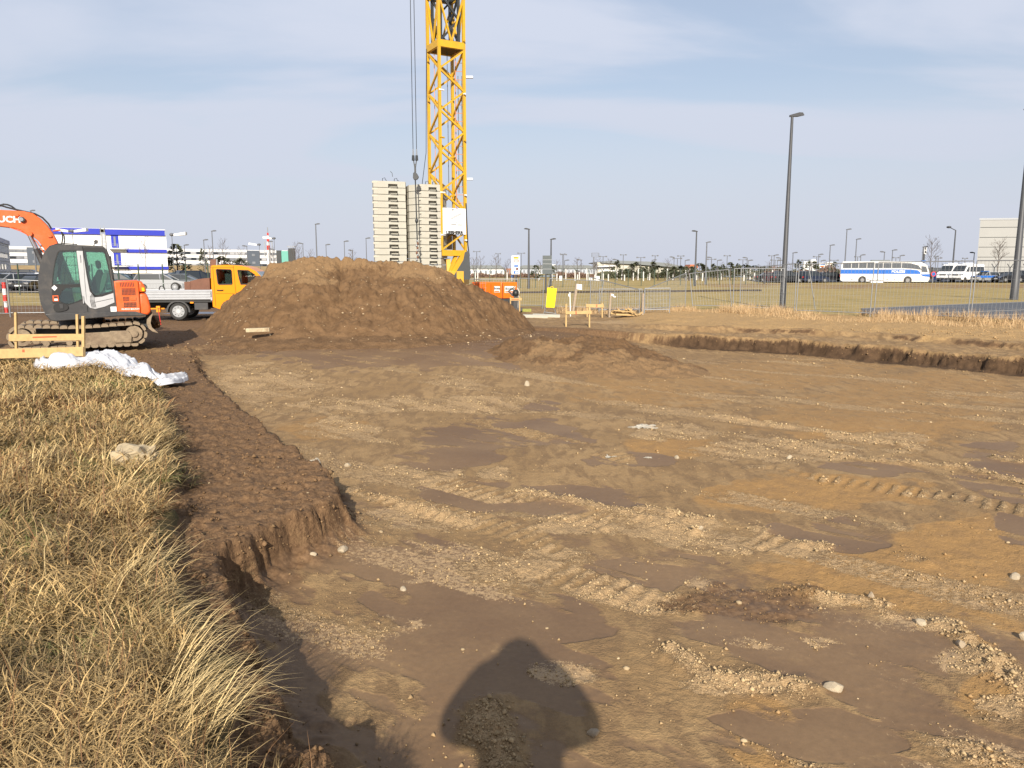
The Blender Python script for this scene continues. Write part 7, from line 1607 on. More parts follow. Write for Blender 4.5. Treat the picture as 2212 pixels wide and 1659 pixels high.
for (u0, u1) in ((58, 86), (531, 557.5)):
    s0, s1 = [(long_pt(u, 550) - Vector((pl0.x, pl0.y, 0))).dot(dl) for u in (u0, u1)]
    bk = lbox('stair_block', M['dkblock'], s0, s1, zbot+0.3, ztop_l-0.3, 0.6, 0.0)
    for z_ in (0.28, 0.72): lbox('window', M['glassg'], s0 + (s1-s0)*0.38, s0 + (s1-s0)*0.64, zbot + Hh_*z_-0.6, zbot+Hh_*z_+0.6, 0.75, 0.55, bk)
lbox('base_wall', M['leftwall'], 0, Ln, 0.0, zbot, 1.5, -14)
# sign cube at its right end
c = at(617, 552, 300); T_ = thing('roof_sign', 'grey and green sign tower at the right end of the long white building', 'sign', (c.x, 300, 0)); zt2, zb2 = at(617, 541, 300).z, at(617, 570, 300).z
bpart(T_, 'frame', M['cgrey'], lambda q: [q.box(-3.4, -1.6, -0.5, 0.5, 0, zt2), q.box(1.2, 3.6, -0.5, 0.5, 0, zt2+0.8)]); bpart(T_, 'panel', mat('green_banner', (0.12, 0.36, 0.30), 0.6), lambda q: q.box(-1.5, 1.1, -0.4, 0.2, zb2-3, zt2-0.2)); bpart(T_, 'lattice', M['steel'], lambda q: [q.beam((0.8, -0.4, zt2), (3.8, -0.4, zt2+1.6), 0.15), q.beam((0.8, -0.4, zt2+1.6), (3.8, -0.4, zt2), 0.15), q.beam((0.8, -0.4, zt2+1.6), (3.8, -0.4, zt2+1.6), 0.15)])
# red and white mast
c = at(580, 540, 330); T_ = thing('radio_mast', 'red and white banded radio mast above the long white building', 'mast', (c.x, 330, 0)); zs = [at(580, v, 330).z for v in (552, 540, 530, 522, 515, 509, 503, 491)]
for i in range(7): bpart(T_, 'mast_section', M['redpaint'] if i in (1, 3, 5) else M['white'] if i != 6 else M['steel'], lambda q: q.tube([(0, 0, zs[i] if i else 0), (0, 0, zs[i+1])], (0.75 - 0.08*i) if i < 6 else 0.16, 8))
for dx in (-1.6, 1.6): bpart(T_, 'antenna', M['steel'], lambda q: q.beam((dx, 0, zs[0]-1), (dx, 0, zs[3]), 0.25))
# grey clad building at the left edge
a0 = at(-70, 584, 62); a1 = at(24, 584, 98); T_ = thing('grey_hall', 'grey clad building with window strips cut by the left edge', 'building', (a1.x, 98, 0)); d2 = Vector((a1.x-a0.x, 36, 0)); Lg = d2.length; d2.normalize(); n2_ = Vector((d2.y, -d2.x, 0)); zt3 = at(23, 521, 98).z
def gb(name, m, s0, s1, z0, z1, o0, o1):
    q = MB(); P = [Vector((a0.x-a1.x, -36, 0)) + d2*s + n2_*o for s, o in ((s0, o0), (s1, o0), (s1, o1), (s0, o1))]
    q.add([(p_.x, p_.y, z0) for p_ in P] + [(p_.x, p_.y, z1) for p_ in P], [(0,3,2,1),(4,5,6,7),(0,1,5,4),(1,2,6,5),(2,3,7,6),(3,0,4,7)]); return q.build(name, m, T_)
gb('wall', M['leftwall'], 0, Lg, 0, zt3, 0, -12); gb('roof_edge', mat('lilac_edge', (0.38, 0.40, 0.50), 0.6), -0.2, Lg+0.2, zt3-0.5, zt3+0.02, 0.12, -12)
for f_ in (0.30, 0.52, 0.70, 0.86): gb('panel_joint', M['roofgrey'], 0, Lg, zt3*f_, zt3*f_+0.06, 0.03, 0)
gb('window_strip', M['glassg'], 2, Lg-4, zt3*0.60, zt3*0.68, 0.05, 0); gb('plinth', mat('brown_plinth', (0.20, 0.15, 0.13), 0.8), 0, Lg, zt3*0.16, zt3*0.27, 0.05, 0)
for i in range(9): gb('window', M['glassd'], 3+i*3.6, 5+i*3.6, zt3*0.36, zt3*0.46, 0.06, 0)
# pale hall at the right with separate wall panels
c0 = at(2107, 600, 150); T_ = thing('pale_hall', 'tall pale windowless hall with panel joints at the right edge', 'building', (c0.x, 150, 0))
dh = Vector((0.985, -0.17, 0)).normalized(); dv = Vector((-0.70, -0.72, 0)); zh = at(2107, 474.5, 150).z
def hb(name, m, s0, s1, z0, z1, o0, o1, par=None):
    q = MB(); P = [dh*s + dv*o for s, o in ((s0, o0), (s1, o0), (s1, o1), (s0, o1))]
    q.add([(p_.x, p_.y, z0) for p_ in P] + [(p_.x, p_.y, z1) for p_ in P], [(0,3,2,1),(4,5,6,7),(0,1,5,4),(1,2,6,5),(2,3,7,6),(3,0,4,7)]); return q.build(name, m, par or T_)
hb('core', M['roofgrey'], 0.1, 40, 0, zh-0.1, -0.1, -30)
zl = [at(2107, v, 150).z for v in (606, 577, 555.5, 534, 513, 491.5, 474.5)]; zl[0] = 0
for i in range(6):
    for (s0, s1) in ((0, 8.6), (8.6, 17.4), (17.4, 26.2), (26.2, 40)):
        hb('wall_panel', M['hallpanel'], s0+0.03, s1-0.03, zl[i]+0.05, zl[i+1]-0.05, 0.1 + 0.012*((i*3+int(s0)) % 3), -0.2)
hb('roof_edge', M['steel'], -0.15, 40, zh-0.08, zh+0.25, 0.2, -30); hb('downpipe', M['white'], 16.2, 16.6, 0, zh*0.75, 0.35, 0.15)
# far hangar with curved grey roof
HYy = 560.0
c = at(1390, 590, HYy); T_ = thing('hangar', 'distant hangar with a long curved grey roof and pale gable', 'building', (c.x, HYy, 0)); H_ = lambda u, v: (at(u, v, HYy).x - c.x, at(u, v, HYy).z)
bpart(T_, 'roof', M['roofgrey'], lambda q: q.prism([H_(1297, 566), H_(1313, 563.5), (H_(1345, 563.2)), H_(1400, 565), H_(1440, 568), H_(1475, 575), H_(1490, 584), H_(1440, 576), H_(1370, 571), H_(1300, 567.5)], lambda a, b, t: (a, t, b), 0, 90))
bpart(T_, 'gable', mat('gable_cream', (0.52, 0.50, 0.42), 0.7), lambda q: q.prism([H_(1290, 566.5), H_(1300, 566.8), H_(1340, 570), H_(1400, 575), H_(1450, 580), H_(1490, 584.5), (H_(1490, 590)[0], 0), (H_(1290, 590)[0], 0)], lambda a, b, t: (a, t, b), 2, 30))
for k in range(6): bpart(T_, 'window', M['glassg'], lambda q: q.box(H_(1293 + k*5.5, 580)[0], H_(1296.5 + k*5.5, 580)[0], 1.5, 2.1, H_(0, 581)[1], H_(0, 573.5)[1]))
bpart(T_, 'canopy', M['white'], lambda q: [q.prism([H_(1284, 586), H_(1296, 582.5), H_(1330, 583.5), H_(1360, 586)], lambda a, b, t: (a, t, b), -30, -10), q.beam((H_(1287, 580)[0], 0, H_(0, 576)[1]), (H_(1330, 580)[0], 0, H_(0, 574)[1]), 0.8)])
# other small far buildings
def simple(name, label, u0, u1, v0, Y, m, roof=None, wins=0, dep=12, vb=None, winv=None):
    a = at(u0, v0, Y); b = at(u1, v0, Y); T_ = thing(name, label, 'building', ((a.x+b.x)/2, Y, 0)); w2 = (b.x-a.x)/2
    bpart(T_, 'wall', m, lambda q: q.box(-w2, w2, 0, dep, 0, a.z))
    if roof: bpart(T_, 'roof', roof, lambda q: q.prism([(-w2-0.5, a.z), (w2+0.5, a.z), (w2*0.8, a.z+0.0022*Y*2), (-w2*0.8, a.z+0.0022*Y*2)], lambda p_, r_, t: (p_, t, r_), -0.6, dep+0.6))
    for k in range(wins):
        x_ = -w2 + 2*w2*(k+0.5)/wins; bpart(T_, 'window', M['glassg'], lambda q: q.box(x_ - w2/wins*0.45, x_ + w2/wins*0.45, -0.15, 0.05, max(0.4, a.z*0.25), a.z*0.75))
    return T_
simple('bungalow', 'low white building with dark windows right of the crane foot', 1010, 1089, 580.5, 290, M['whitewall'], M['roofgrey'], 7)
simple('brick_house', 'small brick and white building left of the white direction sign', 1092, 1105, 580, 300, M['brick'], None, 3)
simple('long_shed', 'long low grey building behind the traffic sign', 1112, 1290, 580.5, 420, M['leftwall'], M['roofgrey'], 22)
simple('red_roof_house', 'far house with orange red roof behind the pines', 1489, 1506, 579, 420, mat('house_cream', (0.55, 0.52, 0.42), 0.7), M['roofred'], 3)
simple('white_shed', 'small white gabled shed just right of the traffic sign', 1193, 1200, 571, 450, M['white'], None, 0)
simple('pale_shed', 'pale flat building between the coach nose and the pale hall', 2040, 2076, 578, 300, M['leftwall'], None, 4)
simple('white_block', 'narrow white block at the left corner of the pale hall', 2094, 2103, 574, 190, M['whitewall'], None, 0)
c = at(1757, 560, 330); T_ = thing('silo', 'white rounded silo behind the sparse pine', 'silo', (c.x, 330, 0)); z_ = at(1757, 560, 330).z; bpart(T_, 'shell', M['white'], lambda q: q.tube([(0, 0, 0), (0, 0, z_-0.6), (0, 0, z_)], [1.3, 1.3, 0.7], 14)); bpart(T_, 'band', seam_m, lambda q: q.tube([(0, 0, z_*0.6), (0, 0, z_*0.66)], 1.36, 14))
c = at(1741, 566, 330); T_ = thing('white_tower', 'narrow white tower sign left of the silo', 'tower', (c.x, 330, 0)); z_ = at(1741, 565, 330).z; bpart(T_, 'shaft', M['white'], lambda q: q.box(-1.1, 1.1, -0.6, 0.6, 0, z_)); bpart(T_, 'slot', M['lamp'], lambda q: q.box(-0.3, 0.3, -0.7, -0.5, z_*0.55, z_*0.95))
c = at(1286, 552, 330); T_ = thing('light_tower', 'lattice flood light tower with a frame on top left of the hangar', 'tower', (c.x, 330, 0)); z_ = at(1286, 555, 330).z; bpart(T_, 'shaft', M['farlamp'], lambda q: [q.box(-0.8, -0.4, -0.3, 0.3, 0, z_), q.box(0.4, 0.8, -0.3, 0.3, 0, z_-2)] + [q.beam((-0.6, 0, k*1.0), (0.6, 0, k*1.0+1.0), 0.18) for k in range(int(z_-2))]); bpart(T_, 'frame', M['farlamp'], lambda q: [q.beam((-1.5, 0, z_+k), (1.5, 0, z_+k), 0.2) for k in (0, 0.8, 1.6)] + [q.beam((s_, 0, z_), (s_, 0, z_+1.6), 0.2) for s_ in (-1.5, 1.5)])

# ------------------------------------------------------------------ vehicles in the distance
def car_protos(kind):
    Lc, Wc, Hc = {'sedan': (4.5, 1.78, 1.45), 'wagon': (4.6, 1.78, 1.5), 'suv': (4.6, 1.88, 1.72), 'hatch': (4.0, 1.7, 1.5)}[kind]
    h = Lc/2
    lower = [(-h, 0.32), (-h-0.02, 0.62), (-h+0.05, 0.92 if kind != 'sedan' else 0.98), (-h+0.5, 0.98), (h-1.35, 0.95), (h-0.35, 0.80), (h-0.03, 0.66), (h, 0.36), (h-0.1, 0.24), (-h+0.1, 0.24)]
    rear = {'sedan': (-h+0.55, -h+1.15), 'wagon': (-h+0.15, -h+0.45), 'suv': (-h+0.12, -h+0.35), 'hatch': (-h+0.15, -h+0.55)}[kind]
    glass_ = [(rear[0], 0.93), (rear[1], Hc-0.05), (h-2.15, Hc-0.05), (h-1.25, 0.93)]
    roof = [(rear[1]-0.05, Hc-0.07), (rear[1]+0.1, Hc), (h-2.3, Hc), (h-2.05, Hc-0.07)]
    def wing(q, P, w0, w1):
        zs_ = [b for a, b in P]; z0, z1 = min(zs_), max(zs_); f = lambda a, b, t: (a, t*(w0 + (w1-w0)*(b-z0)/max(1e-6, z1-z0)), b); q.prism(P, f, -1, 1)
    q1 = MB(); wing(q1, lower, Wc/2*0.99, Wc/2*0.96)
    q2 = MB(); wing(q2, glass_, Wc/2*0.93, Wc/2*0.74)
    q3 = MB(); wing(q3, roof, Wc/2*0.76, Wc/2*0.72)
    q3b = MB()
    for s_ in (-1, 1):
        for a, b in ((glass_[0], glass_[1]), (glass_[3], glass_[2]), ((0.0, 0.93), (-0.1, Hc-0.05))):
            q3b.beam((a[0], s_*Wc/2*0.935, a[1]), (b[0], s_*Wc/2*0.745, b[1]), 0.07)
    q4 = MB(); q4.tube([(0, -0.1, 0), (0, 0.1, 0)], 0.32, 16)
    q4b = MB(); q4b.tube([(0, -0.11, 0), (0, 0.11, 0)], 0.20, 12)
    q5 = MB(); q5.box(h-0.22, h-0.02, -0.18, 0.18, 0.60, 0.74)
    q6 = MB(); q6.box(-h-0.02, -h+0.12, -0.14, 0.14, 0.68, 0.88)
    q7 = MB(); q7.box(h-0.04, h+0.015, -0.26, 0.26, 0.42, 0.53)
    q8 = MB(); q8.box(h-0.06, h+0.005, -0.5, 0.5, 0.55, 0.68)
    return dict(L=Lc, W=Wc, body=q1.mesh('body', M['white'], 30), glass=q2.mesh('windows', M['glassd'], 30), roof=q3.mesh('roof', M['white'], 30), pil=q3b.mesh('pillars', M['white']), wheel=q4.mesh('wheel', M['rubber'], 40), rim=q4b.mesh('rim', M['steel'], 40), hl=q5.mesh('headlight', M['chrome']), tl=q6.mesh('tail_light', M['redpaint']), pl=q7.mesh('number_plate', M['white']), gr=q8.mesh('radiator_grille', M['black']))
CP = {k: car_protos(k) for k in ('sedan', 'wagon', 'suv', 'hatch')}
def car(label, kind, colm, x, y, rz, z=0.0, group='cars in the distance'):
    P = CP[kind]; T_ = thing('parked_car', label, 'car', (x, y, z), rz, group)
    for nm_, k in (('body', 'body'), ('windows', 'glass'), ('roof', 'roof'), ('pillars', 'pil')):
        me = P[k]
        if k != 'glass':
            key = (kind, k, colm.name)
            if key not in CP: m2 = me.copy(); m2.materials.clear(); m2.materials.append(colm); CP[key] = m2
            me = CP[key]
        o = link_mesh(nm_, me, T_)
        if k == 'pil': tag(o, kind='stuff')
    for sx in (-1, 1):
        for sy in (-1, 1):
            wv = link_mesh('wheel', P['wheel'], T_); wv.location = (sx*P['L']*0.30, sy*(P['W']/2-0.1), 0.32); rm = link_mesh('rim', P['rim'], wv)
    for sy in (-1, 1):
        o = link_mesh('headlight', P['hl'], T_); o.location = (0, sy*0.62, 0); o = link_mesh('tail_light', P['tl'], T_); o.location = (0, sy*0.68, 0)
    link_mesh('number_plate', P['pl'], T_); link_mesh('radiator_grille', P['gr'], T_)
    return T_
CC = dict(black=mat('car_black', (0.012, 0.013, 0.016), 0.2, var=0), navy=mat('car_navy', (0.015, 0.022, 0.045), 0.2, var=0), silver=mat('car_silver', (0.42, 0.43, 0.44), 0.25, 0.4, var=0), white=mat('car_white', (0.78, 0.78, 0.78), 0.3, var=0), maroon=mat('car_maroon', (0.12, 0.015, 0.025), 0.25, var=0), red=mat('car_red', (0.45, 0.02, 0.02), 0.3, var=0), taxi=mat('car_yellow', (0.75, 0.55, 0.10), 0.3, var=0), grey=mat('car_grey', (0.10, 0.11, 0.12), 0.25, 0.2, var=0), teal=mat('car_teal', (0.03, 0.07, 0.085), 0.25, var=0))
# left car park: (u, Y, rz, kind, colour, label)
LEFT = [(14, 66, -1.9, 'wagon', 'silver', 'silver estate car at the far left edge of the car park'), (66, 67, -1.45, 'sedan', 'black', 'black saloon facing the site at the left edge'), (52, 76, -2.6, 'hatch', 'white', 'white hatchback left of the black saloon'), (80, 75, -0.4, 'sedan', 'white', 'white saloon behind the black saloon at the left'),
        (262, 70, 0.2, 'wagon', 'teal', 'dark estate car roof just right of the excavator cab'), (292, 72, 0.15, 'sedan', 'black', 'black saloon left of the yellow car'), (318, 78, 1.5, 'hatch', 'taxi', 'yellow car before the white and blue building'), (352, 66, 0.15, 'wagon', 'silver', 'silver estate car seen behind the truck bed'), (384, 80, 0.9, 'sedan', 'navy', 'dark blue saloon right of the silver estate car'), (405, 86, 0.8, 'wagon', 'teal', 'dark teal estate car in the row behind the truck bed'), (428, 80, 0.7, 'suv', 'navy', 'dark blue off roader in the row behind the truck bed'), (398, 68, 0.1, 'sedan', 'grey', 'dark grey saloon seen low behind the truck bed'), (446, 88, 0.8, 'wagon', 'black', 'black estate car just left of the truck cab'), (478, 90, 0.8, 'sedan', 'grey', 'grey saloon seen behind the truck cab windows')]
for u, Y, rz_c, kd, cl, lab in LEFT:
    p = at(u, 600, Y); car(lab, kd, CC[cl], p.x, Y, rz_c, 0.09)
for u, lab in ((46, 'dark car on the bank at the left, left one of two'), (69, 'dark car on the bank at the left, right one of two')):
    p = at(u, 596, 150); car(lab, 'wagon', CC['navy'], p.x, 150, 0.2, 0.5)
c = at(66, 600, 92); T_ = thing('site_container', 'cream flat container behind the parked cars at the left', 'container', (c.x, 92, 0)); zc1 = at(66, 595.5, 92).z; bpart(T_, 'box', mat('cream_panel', (0.55, 0.50, 0.36), 0.6), lambda q: q.box(-1.1, 1.25, 0, 2.4, 0.3, zc1), 0.02); bpart(T_, 'skid', M['black'], lambda q: q.box(-1.0, 1.15, 0.1, 2.3, 0, 0.3)); bpart(T_, 'door', M['black'], lambda q: q.box(-3.2, -1.1, 0.2, 2.2, 0.2, zc1-0.1))
RIGHT = [(1681, 118, 0.05, 'hatch', 'maroon', 'dark red car left of the tall lamp post'), (1703, 116, 0.1, 'suv', 'black', 'black off roader right of the tall lamp post'), (1731, 120, 0.4, 'sedan', 'black', 'black saloon between the white posts'), (1756, 116, 0.3, 'suv', 'navy', 'dark blue off roader left of the two billboards'), (1799, 122, 0.1, 'wagon', 'black', 'dark estate car directly behind the coach'), (1664, 122, 0.0, 'sedan', 'black', 'low black saloon beside the two standing people'),
         (2150, 118, 0.25, 'sedan', 'black', 'black saloon right of the police car'), (2178, 116, 0.25, 'wagon', 'black', 'black estate car left of the right edge lamp post'), (2206, 117, 0.2, 'suv', 'black', 'large black off roader at the right edge of the picture')]
for u, Y, rz_c, kd, cl, lab in RIGHT:
    p = at(u, 600, Y); car(lab, kd, CC[cl], p.x, Y, PI + rz_c if u > 2100 else rz_c, 0.13 if u > 1800 else 0.05)
p = at(2127, 600, 117); PC = car('police car in silver and blue with a blue light bar beside the white vans', 'wagon', CC['silver'], p.x, 117, PI + 0.35, 0.13)
bpart(PC, 'blue_stripe', M['polblue'], lambda q: [q.box(-2.2, 1.9, -0.905, -0.89, 0.62, 0.92), q.box(-2.2, 1.9, 0.89, 0.905, 0.62, 0.92), q.box(1.1, 2.1, -0.7, 0.7, 0.80, 0.90)]); bpart(PC, 'light_bar', M['bluesign'], lambda q: q.box(-0.1, 0.2, -0.6, 0.6, 1.5, 1.62))
# police coach
bp0 = gnd(1818, 612, 0.12); BYc = 117.0
b0x = at(1818.5, 600, BYc).x; b1x = at(2008, 600, BYc).x; Lb = b1x - b0x
BU = thing('police_coach', 'white police coach with a broad blue stripe parked behind the field', 'coach', (b0x + 0.85, BYc + 2.6, 0.12), math.radians(-22))
BU.scale = (0.915, 1, 1)
def bz_(v): return at(1106, v, BYc).z - 0.12
def bu(u): return at(u, 600, BYc).x - b0x
zr1 = bz_(564.5); zb1 = bz_(609)
side = [(0.0, zb1+0.2), (-0.05, bz_(590)), (0.05, bz_(572)), (0.25, zr1), (bu(1975), zr1+0.02), (bu(1990), zr1-0.1), (bu(2003), bz_(573)), (bu(2009), bz_(590)), (bu(2010), bz_(603)), (bu(2007), zb1), (0.4, zb1)]
bpart(BU, 'body', mat('coach_white', (0.74, 0.72, 0.68), 0.35, var=0.02), lambda q: q.prism(side, lambda a, b, t: (a, t, b), 0, 2.5), 0.08)
wt, wbm = bz_(568), bz_(579)
edges = [1823, 1842, 1858, 1876, 1893, 1911, 1929, 1950]
for i, (u0, u1) in enumerate(zip(edges[:-1], edges[1:])):
    bpart(BU, 'window', mat('coach_glass', (0.10, 0.11, 0.125), 0.15, var=0.1, spec=0.8), lambda q: q.box(bu(u0)+0.02, bu(u1)-0.06, -0.03, 0.02, wbm, wt))
bpart(BU, 'window', MATS['coach_glass'], lambda q: q.prism([(bu(1950)+0.02, wbm), (bu(1950)+0.02, wt), (bu(1968), wt-0.05), (bu(1985), bz_(573.5)), (bu(1992), wbm-0.25), (bu(1975), wbm-0.1)], lambda a, b, t: (a, t, b), -0.03, 0.02))
bpart(BU, 'window', MATS['coach_glass'], lambda q: q.prism([(bu(1992), bz_(587)), (bu(1991), bz_(575)), (bu(2001), bz_(576)), (bu(2005), bz_(588))], lambda a, b, t: (a, t, b), -0.03, 0.02))
bpart(BU, 'windscreen', MATS['coach_glass'], lambda q: q.add([(bu(2003)+0.04, 0.1, bz_(573)), (bu(2009)+0.04, 0.1, bz_(590)), (bu(2009)+0.04, 2.4, bz_(590)), (bu(2003)+0.04, 2.4, bz_(573))], [(0, 1, 2, 3)]))
bpart(BU, 'blue_stripe', M['polblue'], lambda q: q.prism([(0.0, bz_(591.5)), (0.0, bz_(582)), (bu(1970), bz_(582)), (bu(1984), bz_(584)), (bu(1990), bz_(588)), (bu(1990), bz_(591.8))], lambda a, b, t: (a, t, b), -0.02, 0.0)); bpart(BU, 'blue_nose', M['polblue'], lambda q: q.prism([(bu(1990), bz_(592.5)), (bu(2009.5), bz_(592)), (bu(2010), bz_(598)), (bu(1996), bz_(596.5))], lambda a, b, t: (a, t, b), -0.03, 2.52))
text_obj('lettering', 'POLIZEI', 0.50, M['white'], BU, (bu(1943.5), -0.025, bz_(587)), (PI/2, 0, 0), ext=0.002, bold=0.03, sx=1.15)
for (u, r_) in ((1867.5, 0.54), (1964.5, 0.54)):
    q = MB(); q.disc_y(bu(u), -0.03, 0.4, bz_(605.2), r_*1.12, 24); q.build('wheel_arch', M['black'], BU)
    wv = bpart(BU, 'wheel', M['rubber'], lambda q: q.disc_y(bu(u), -0.06, 0.3, bz_(605.2), r_*0.97, 24)); bpart(wv, 'rim', M['chrome'], lambda q: q.disc_y(bu(u), -0.10, -0.05, bz_(605.2), r_*0.52, 18, r_*0.6))
for u in (1843, 1878, 1899, 1919, 1935): bpart(BU, 'hatch_handle', M['grey'], lambda q: q.box(bu(u), bu(u)+0.25, -0.015, 0.0, bz_(604.5), bz_(603.5)))
for u in (1848, 1858, 1879, 1900, 1914, 1928, 1946): bpart(BU, 'hatch_seam', seam_m, lambda q: q.box(bu(u), bu(u)+0.03, -0.01, 0.0, bz_(608), bz_(592.5)))
for u in (1899, 1912.5): bpart(BU, 'door_seam', M['black'], lambda q: q.box(bu(u), bu(u)+0.05, -0.028, 0.0, bz_(608.5), bz_(582)))
bpart(BU, 'roof_unit', M['roofgrey'], lambda q: q.box(bu(1884), bu(1925), 0.3, 2.2, zr1-0.05, zr1+0.22), 0.06); bpart(BU, 'beacon', M['bluesign'], lambda q: q.box(bu(1992), bu(2000), 0.3, 2.2, zr1-0.15, zr1+0.12)); bpart(BU, 'tail_light', M['redpaint'], lambda q: q.box(-0.07, 0.05, 0.0, 0.25, bz_(598), bz_(594))); bpart(BU, 'underbody', M['black'], lambda q: q.box(0.6, bu(2002), 0.3, 2.3, 0.15, zb1)); bpart(BU, 'mirror', M['black'], lambda q: [q.beam((bu(2005), -0.05, bz_(576)), (bu(2014), -0.1, bz_(578)), 0.06), q.box(bu(2012), bu(2015), -0.25, 0.05, bz_(588), bz_(577))])
# two white vans
def van(label, u, Y, rz_, tall):
    p = at(u, 600, Y); V_ = thing('white_van', label, 'van', (p.x, Y, 0.13), rz_, 'white vans beside the coach')
    P = [(-2.9, 0.35), (-2.95, 2.0), (-2.85, 2.55), (-2.6, 2.66), (0.9, 2.64), (1.35, 2.45), (2.15, 1.55), (2.8, 1.35), (2.95, 1.0), (2.95, 0.4), (2.8, 0.3), (-2.8, 0.3)]
    wnd = [[(1.05, 1.5), (0.95, 2.25), (1.25, 2.25), (1.9, 1.5)], [(-0.7, 1.5), (-0.7, 2.25), (0.75, 2.25), (0.85, 1.5)], [(-2.7, 1.5), (-2.65, 2.25), (-0.85, 2.25), (-0.85, 1.5)]]
    bpart(V_, 'body', CC['white'], lambda q: q.prism(P, lambda a, b, t: (a, t*(1.0 - 0.08*max(0, b-1.4)), b), -0.98, 0.98), 0.06)
    for s_ in (-1, 1):
        for W_ in wnd: bpart(V_, 'window', M['glassd'], lambda q: q.prism(W_, lambda a, b, t: (a, s_*(t + 0.985 - 0.078*max(0, b-1.4)), b), -0.02, 0.012))
        bpart(V_, 'headlight', M['chrome'], lambda q: q.prism([(2.55, 1.05), (2.62, 1.3), (2.90, 1.15), (2.98, 1.0)], lambda a, b, t: (a, s_*t, b), 0.6, 1.0))
    bpart(V_, 'windscreen', M['glassd'], lambda q: q.add([(1.40, -0.80, 2.40), (2.17, -0.88, 1.56), (2.17, 0.88, 1.56), (1.40, 0.80, 2.40)], [(0, 1, 2, 3)])).location = (0.03, 0, 0.02)
    bpart(V_, 'radiator_grille', M['black'], lambda q: q.box(2.85, 2.985, -0.48, 0.48, 0.95, 1.14), 0.02); bpart(V_, 'bumper', M['grey'], lambda q: q.box(2.75, 3.02, -0.95, 0.95, 0.32, 0.58), 0.03); bpart(V_, 'number_plate', M['white'], lambda q: q.box(3.0, 3.035, -0.26, 0.26, 0.60, 0.71)); bpart(V_, 'emblem', M['chrome'], lambda q: q.box(2.97, 3.0, -0.09, 0.09, 1.0, 1.16))
    for sx in (-1.85, 1.95):
        for sy in (-1, 1): bpart(V_, 'wheel', M['rubber'], lambda q: q.disc_y(sx, sy*0.86-0.12, sy*0.86+0.14, 0.35, 0.35, 16))
    if tall: bpart(V_, 'roof_vent', M['white'], lambda q: q.box(-0.6, 0.5, -0.5, 0.5, 2.64, 2.82), 0.05)
    return V_
van('white van standing nearest the coach nose, left one of two', 2056, 120, PI + 0.62, True); van('white van with a dark rear side window, right one of two', 2088, 118, PI + 0.50, True)
c = at(2034, 606, 125); T_ = thing('blue_bin', 'dark blue box container between the coach nose and the vans', 'container', (c.x, 125, 0.1)); bpart(T_, 'box', M['polblue'], lambda q: q.box(-0.8, 0.9, 0, 1.2, 0.15, 1.35), 0.04); bpart(T_, 'lid', M['cgrey'], lambda q: q.box(-0.85, 0.95, -0.03, 1.23, 1.35, 1.45)); bpart(T_, 'wheel', M['black'], lambda q: q.disc_y(-0.6, 0.1, 0.2, 0.1, 0.1, 10))
# white cabinets and stones beside the field road
for (u, v, w_, h_, lab) in ((1766.5, 609, 0.45, 1.0, 'white roadside cabinet with a red cap left of the billboards'), (1774.5, 609, 0.32, 1.05, 'narrow white roadside cabinet right of the red capped one'), (1768-31, 609, 0.2, 0.7, 'short white bollard in front of the dark cars'), (1898.5, 611, 0.9, 0.25, 'white kerb block at the coach rear wheel'), (1275.5, 606, 0.3, 0.5, 'white junction box at the far side of the field, left one'), (1211, 606, 0.25, 0.75, 'slim white junction box near the traffic sign'), (1291, 606, 0.35, 0.7, 'pale junction box at the far side of the field, right one')):
    p = gnd(u, v, 0.0); T_ = thing('white_cabinet', lab, 'cabinet', (p.x, p.y if u < 1890 else 115.5, 0.0)); bpart(T_, 'box', M['white'], lambda q: q.box(-w_, w_, -0.2, 0.2, 0, h_*1.1), 0.02); bpart(T_, 'cap', M['redpaint'] if u == 1766.5 else M['kerb'], lambda q: q.box(-w_*1.05, w_*1.05, -0.22, 0.22, h_*1.1, h_*1.1+0.1))

# ------------------------------------------------------------------ people
def person(name, label, loc, rz, joints, radii, edges, head, jacket=None, scale=1.0):
    """one skinned body; head and hair are shaped on their own mesh"""
    T_ = thing(name, label, 'person', loc, rz)
    me = bpy.data.meshes.new('body'); me.from_pydata([Vector(j)*scale for j in joints], edges, []); me.materials.append(jacket or M['jacket'])
    o = link_mesh('body', me, T_)
    md = o.modifiers.new('skin', 'SKIN'); 
    lay = me.skin_vertices[0] if me.skin_vertices else None
    if lay is None:
        bm = bmesh.new(); bm.from_mesh(me); bm.verts.layers.skin.verify(); bm.to_mesh(me); bm.free(); lay = me.skin_vertices[0]
    for i, r_ in enumerate(radii): lay.data[i].radius = (r_[0]*scale, r_[1]*scale); lay.data[i].use_root = (i == 0)
    ss_ = o.modifiers.new('smooth', 'SUBSURF'); ss_.levels = 1; ss_.render_levels = 2
    hx, hy, hz_ = [k*scale for k in head]
    q = MB(); q.ball((hx, hy, hz_), 0.098*scale, 16, 1.22); q.ball((hx, hy+0.10*scale, hz_-0.01*scale), 0.016*scale, 8, 1.5); q.ball((hx-0.095*scale, hy, hz_), 0.022*scale, 8, 1.5); q.ball((hx+0.095*scale, hy, hz_), 0.022*scale, 8, 1.5); q.tube([(hx, hy-0.01, hz_-0.2*scale), (hx, hy, hz_-0.08*scale)], 0.055*scale, 12)
    q.build('head', M['skin'], T_, smooth=80)
    q = MB(); q.ball((hx, hy-0.015*scale, hz_+0.03*scale), 0.108*scale, 16, 1.10); q.build('hair', mat('dark_hair', (0.03, 0.02, 0.015), 0.7), T_, smooth=80)
    return T_
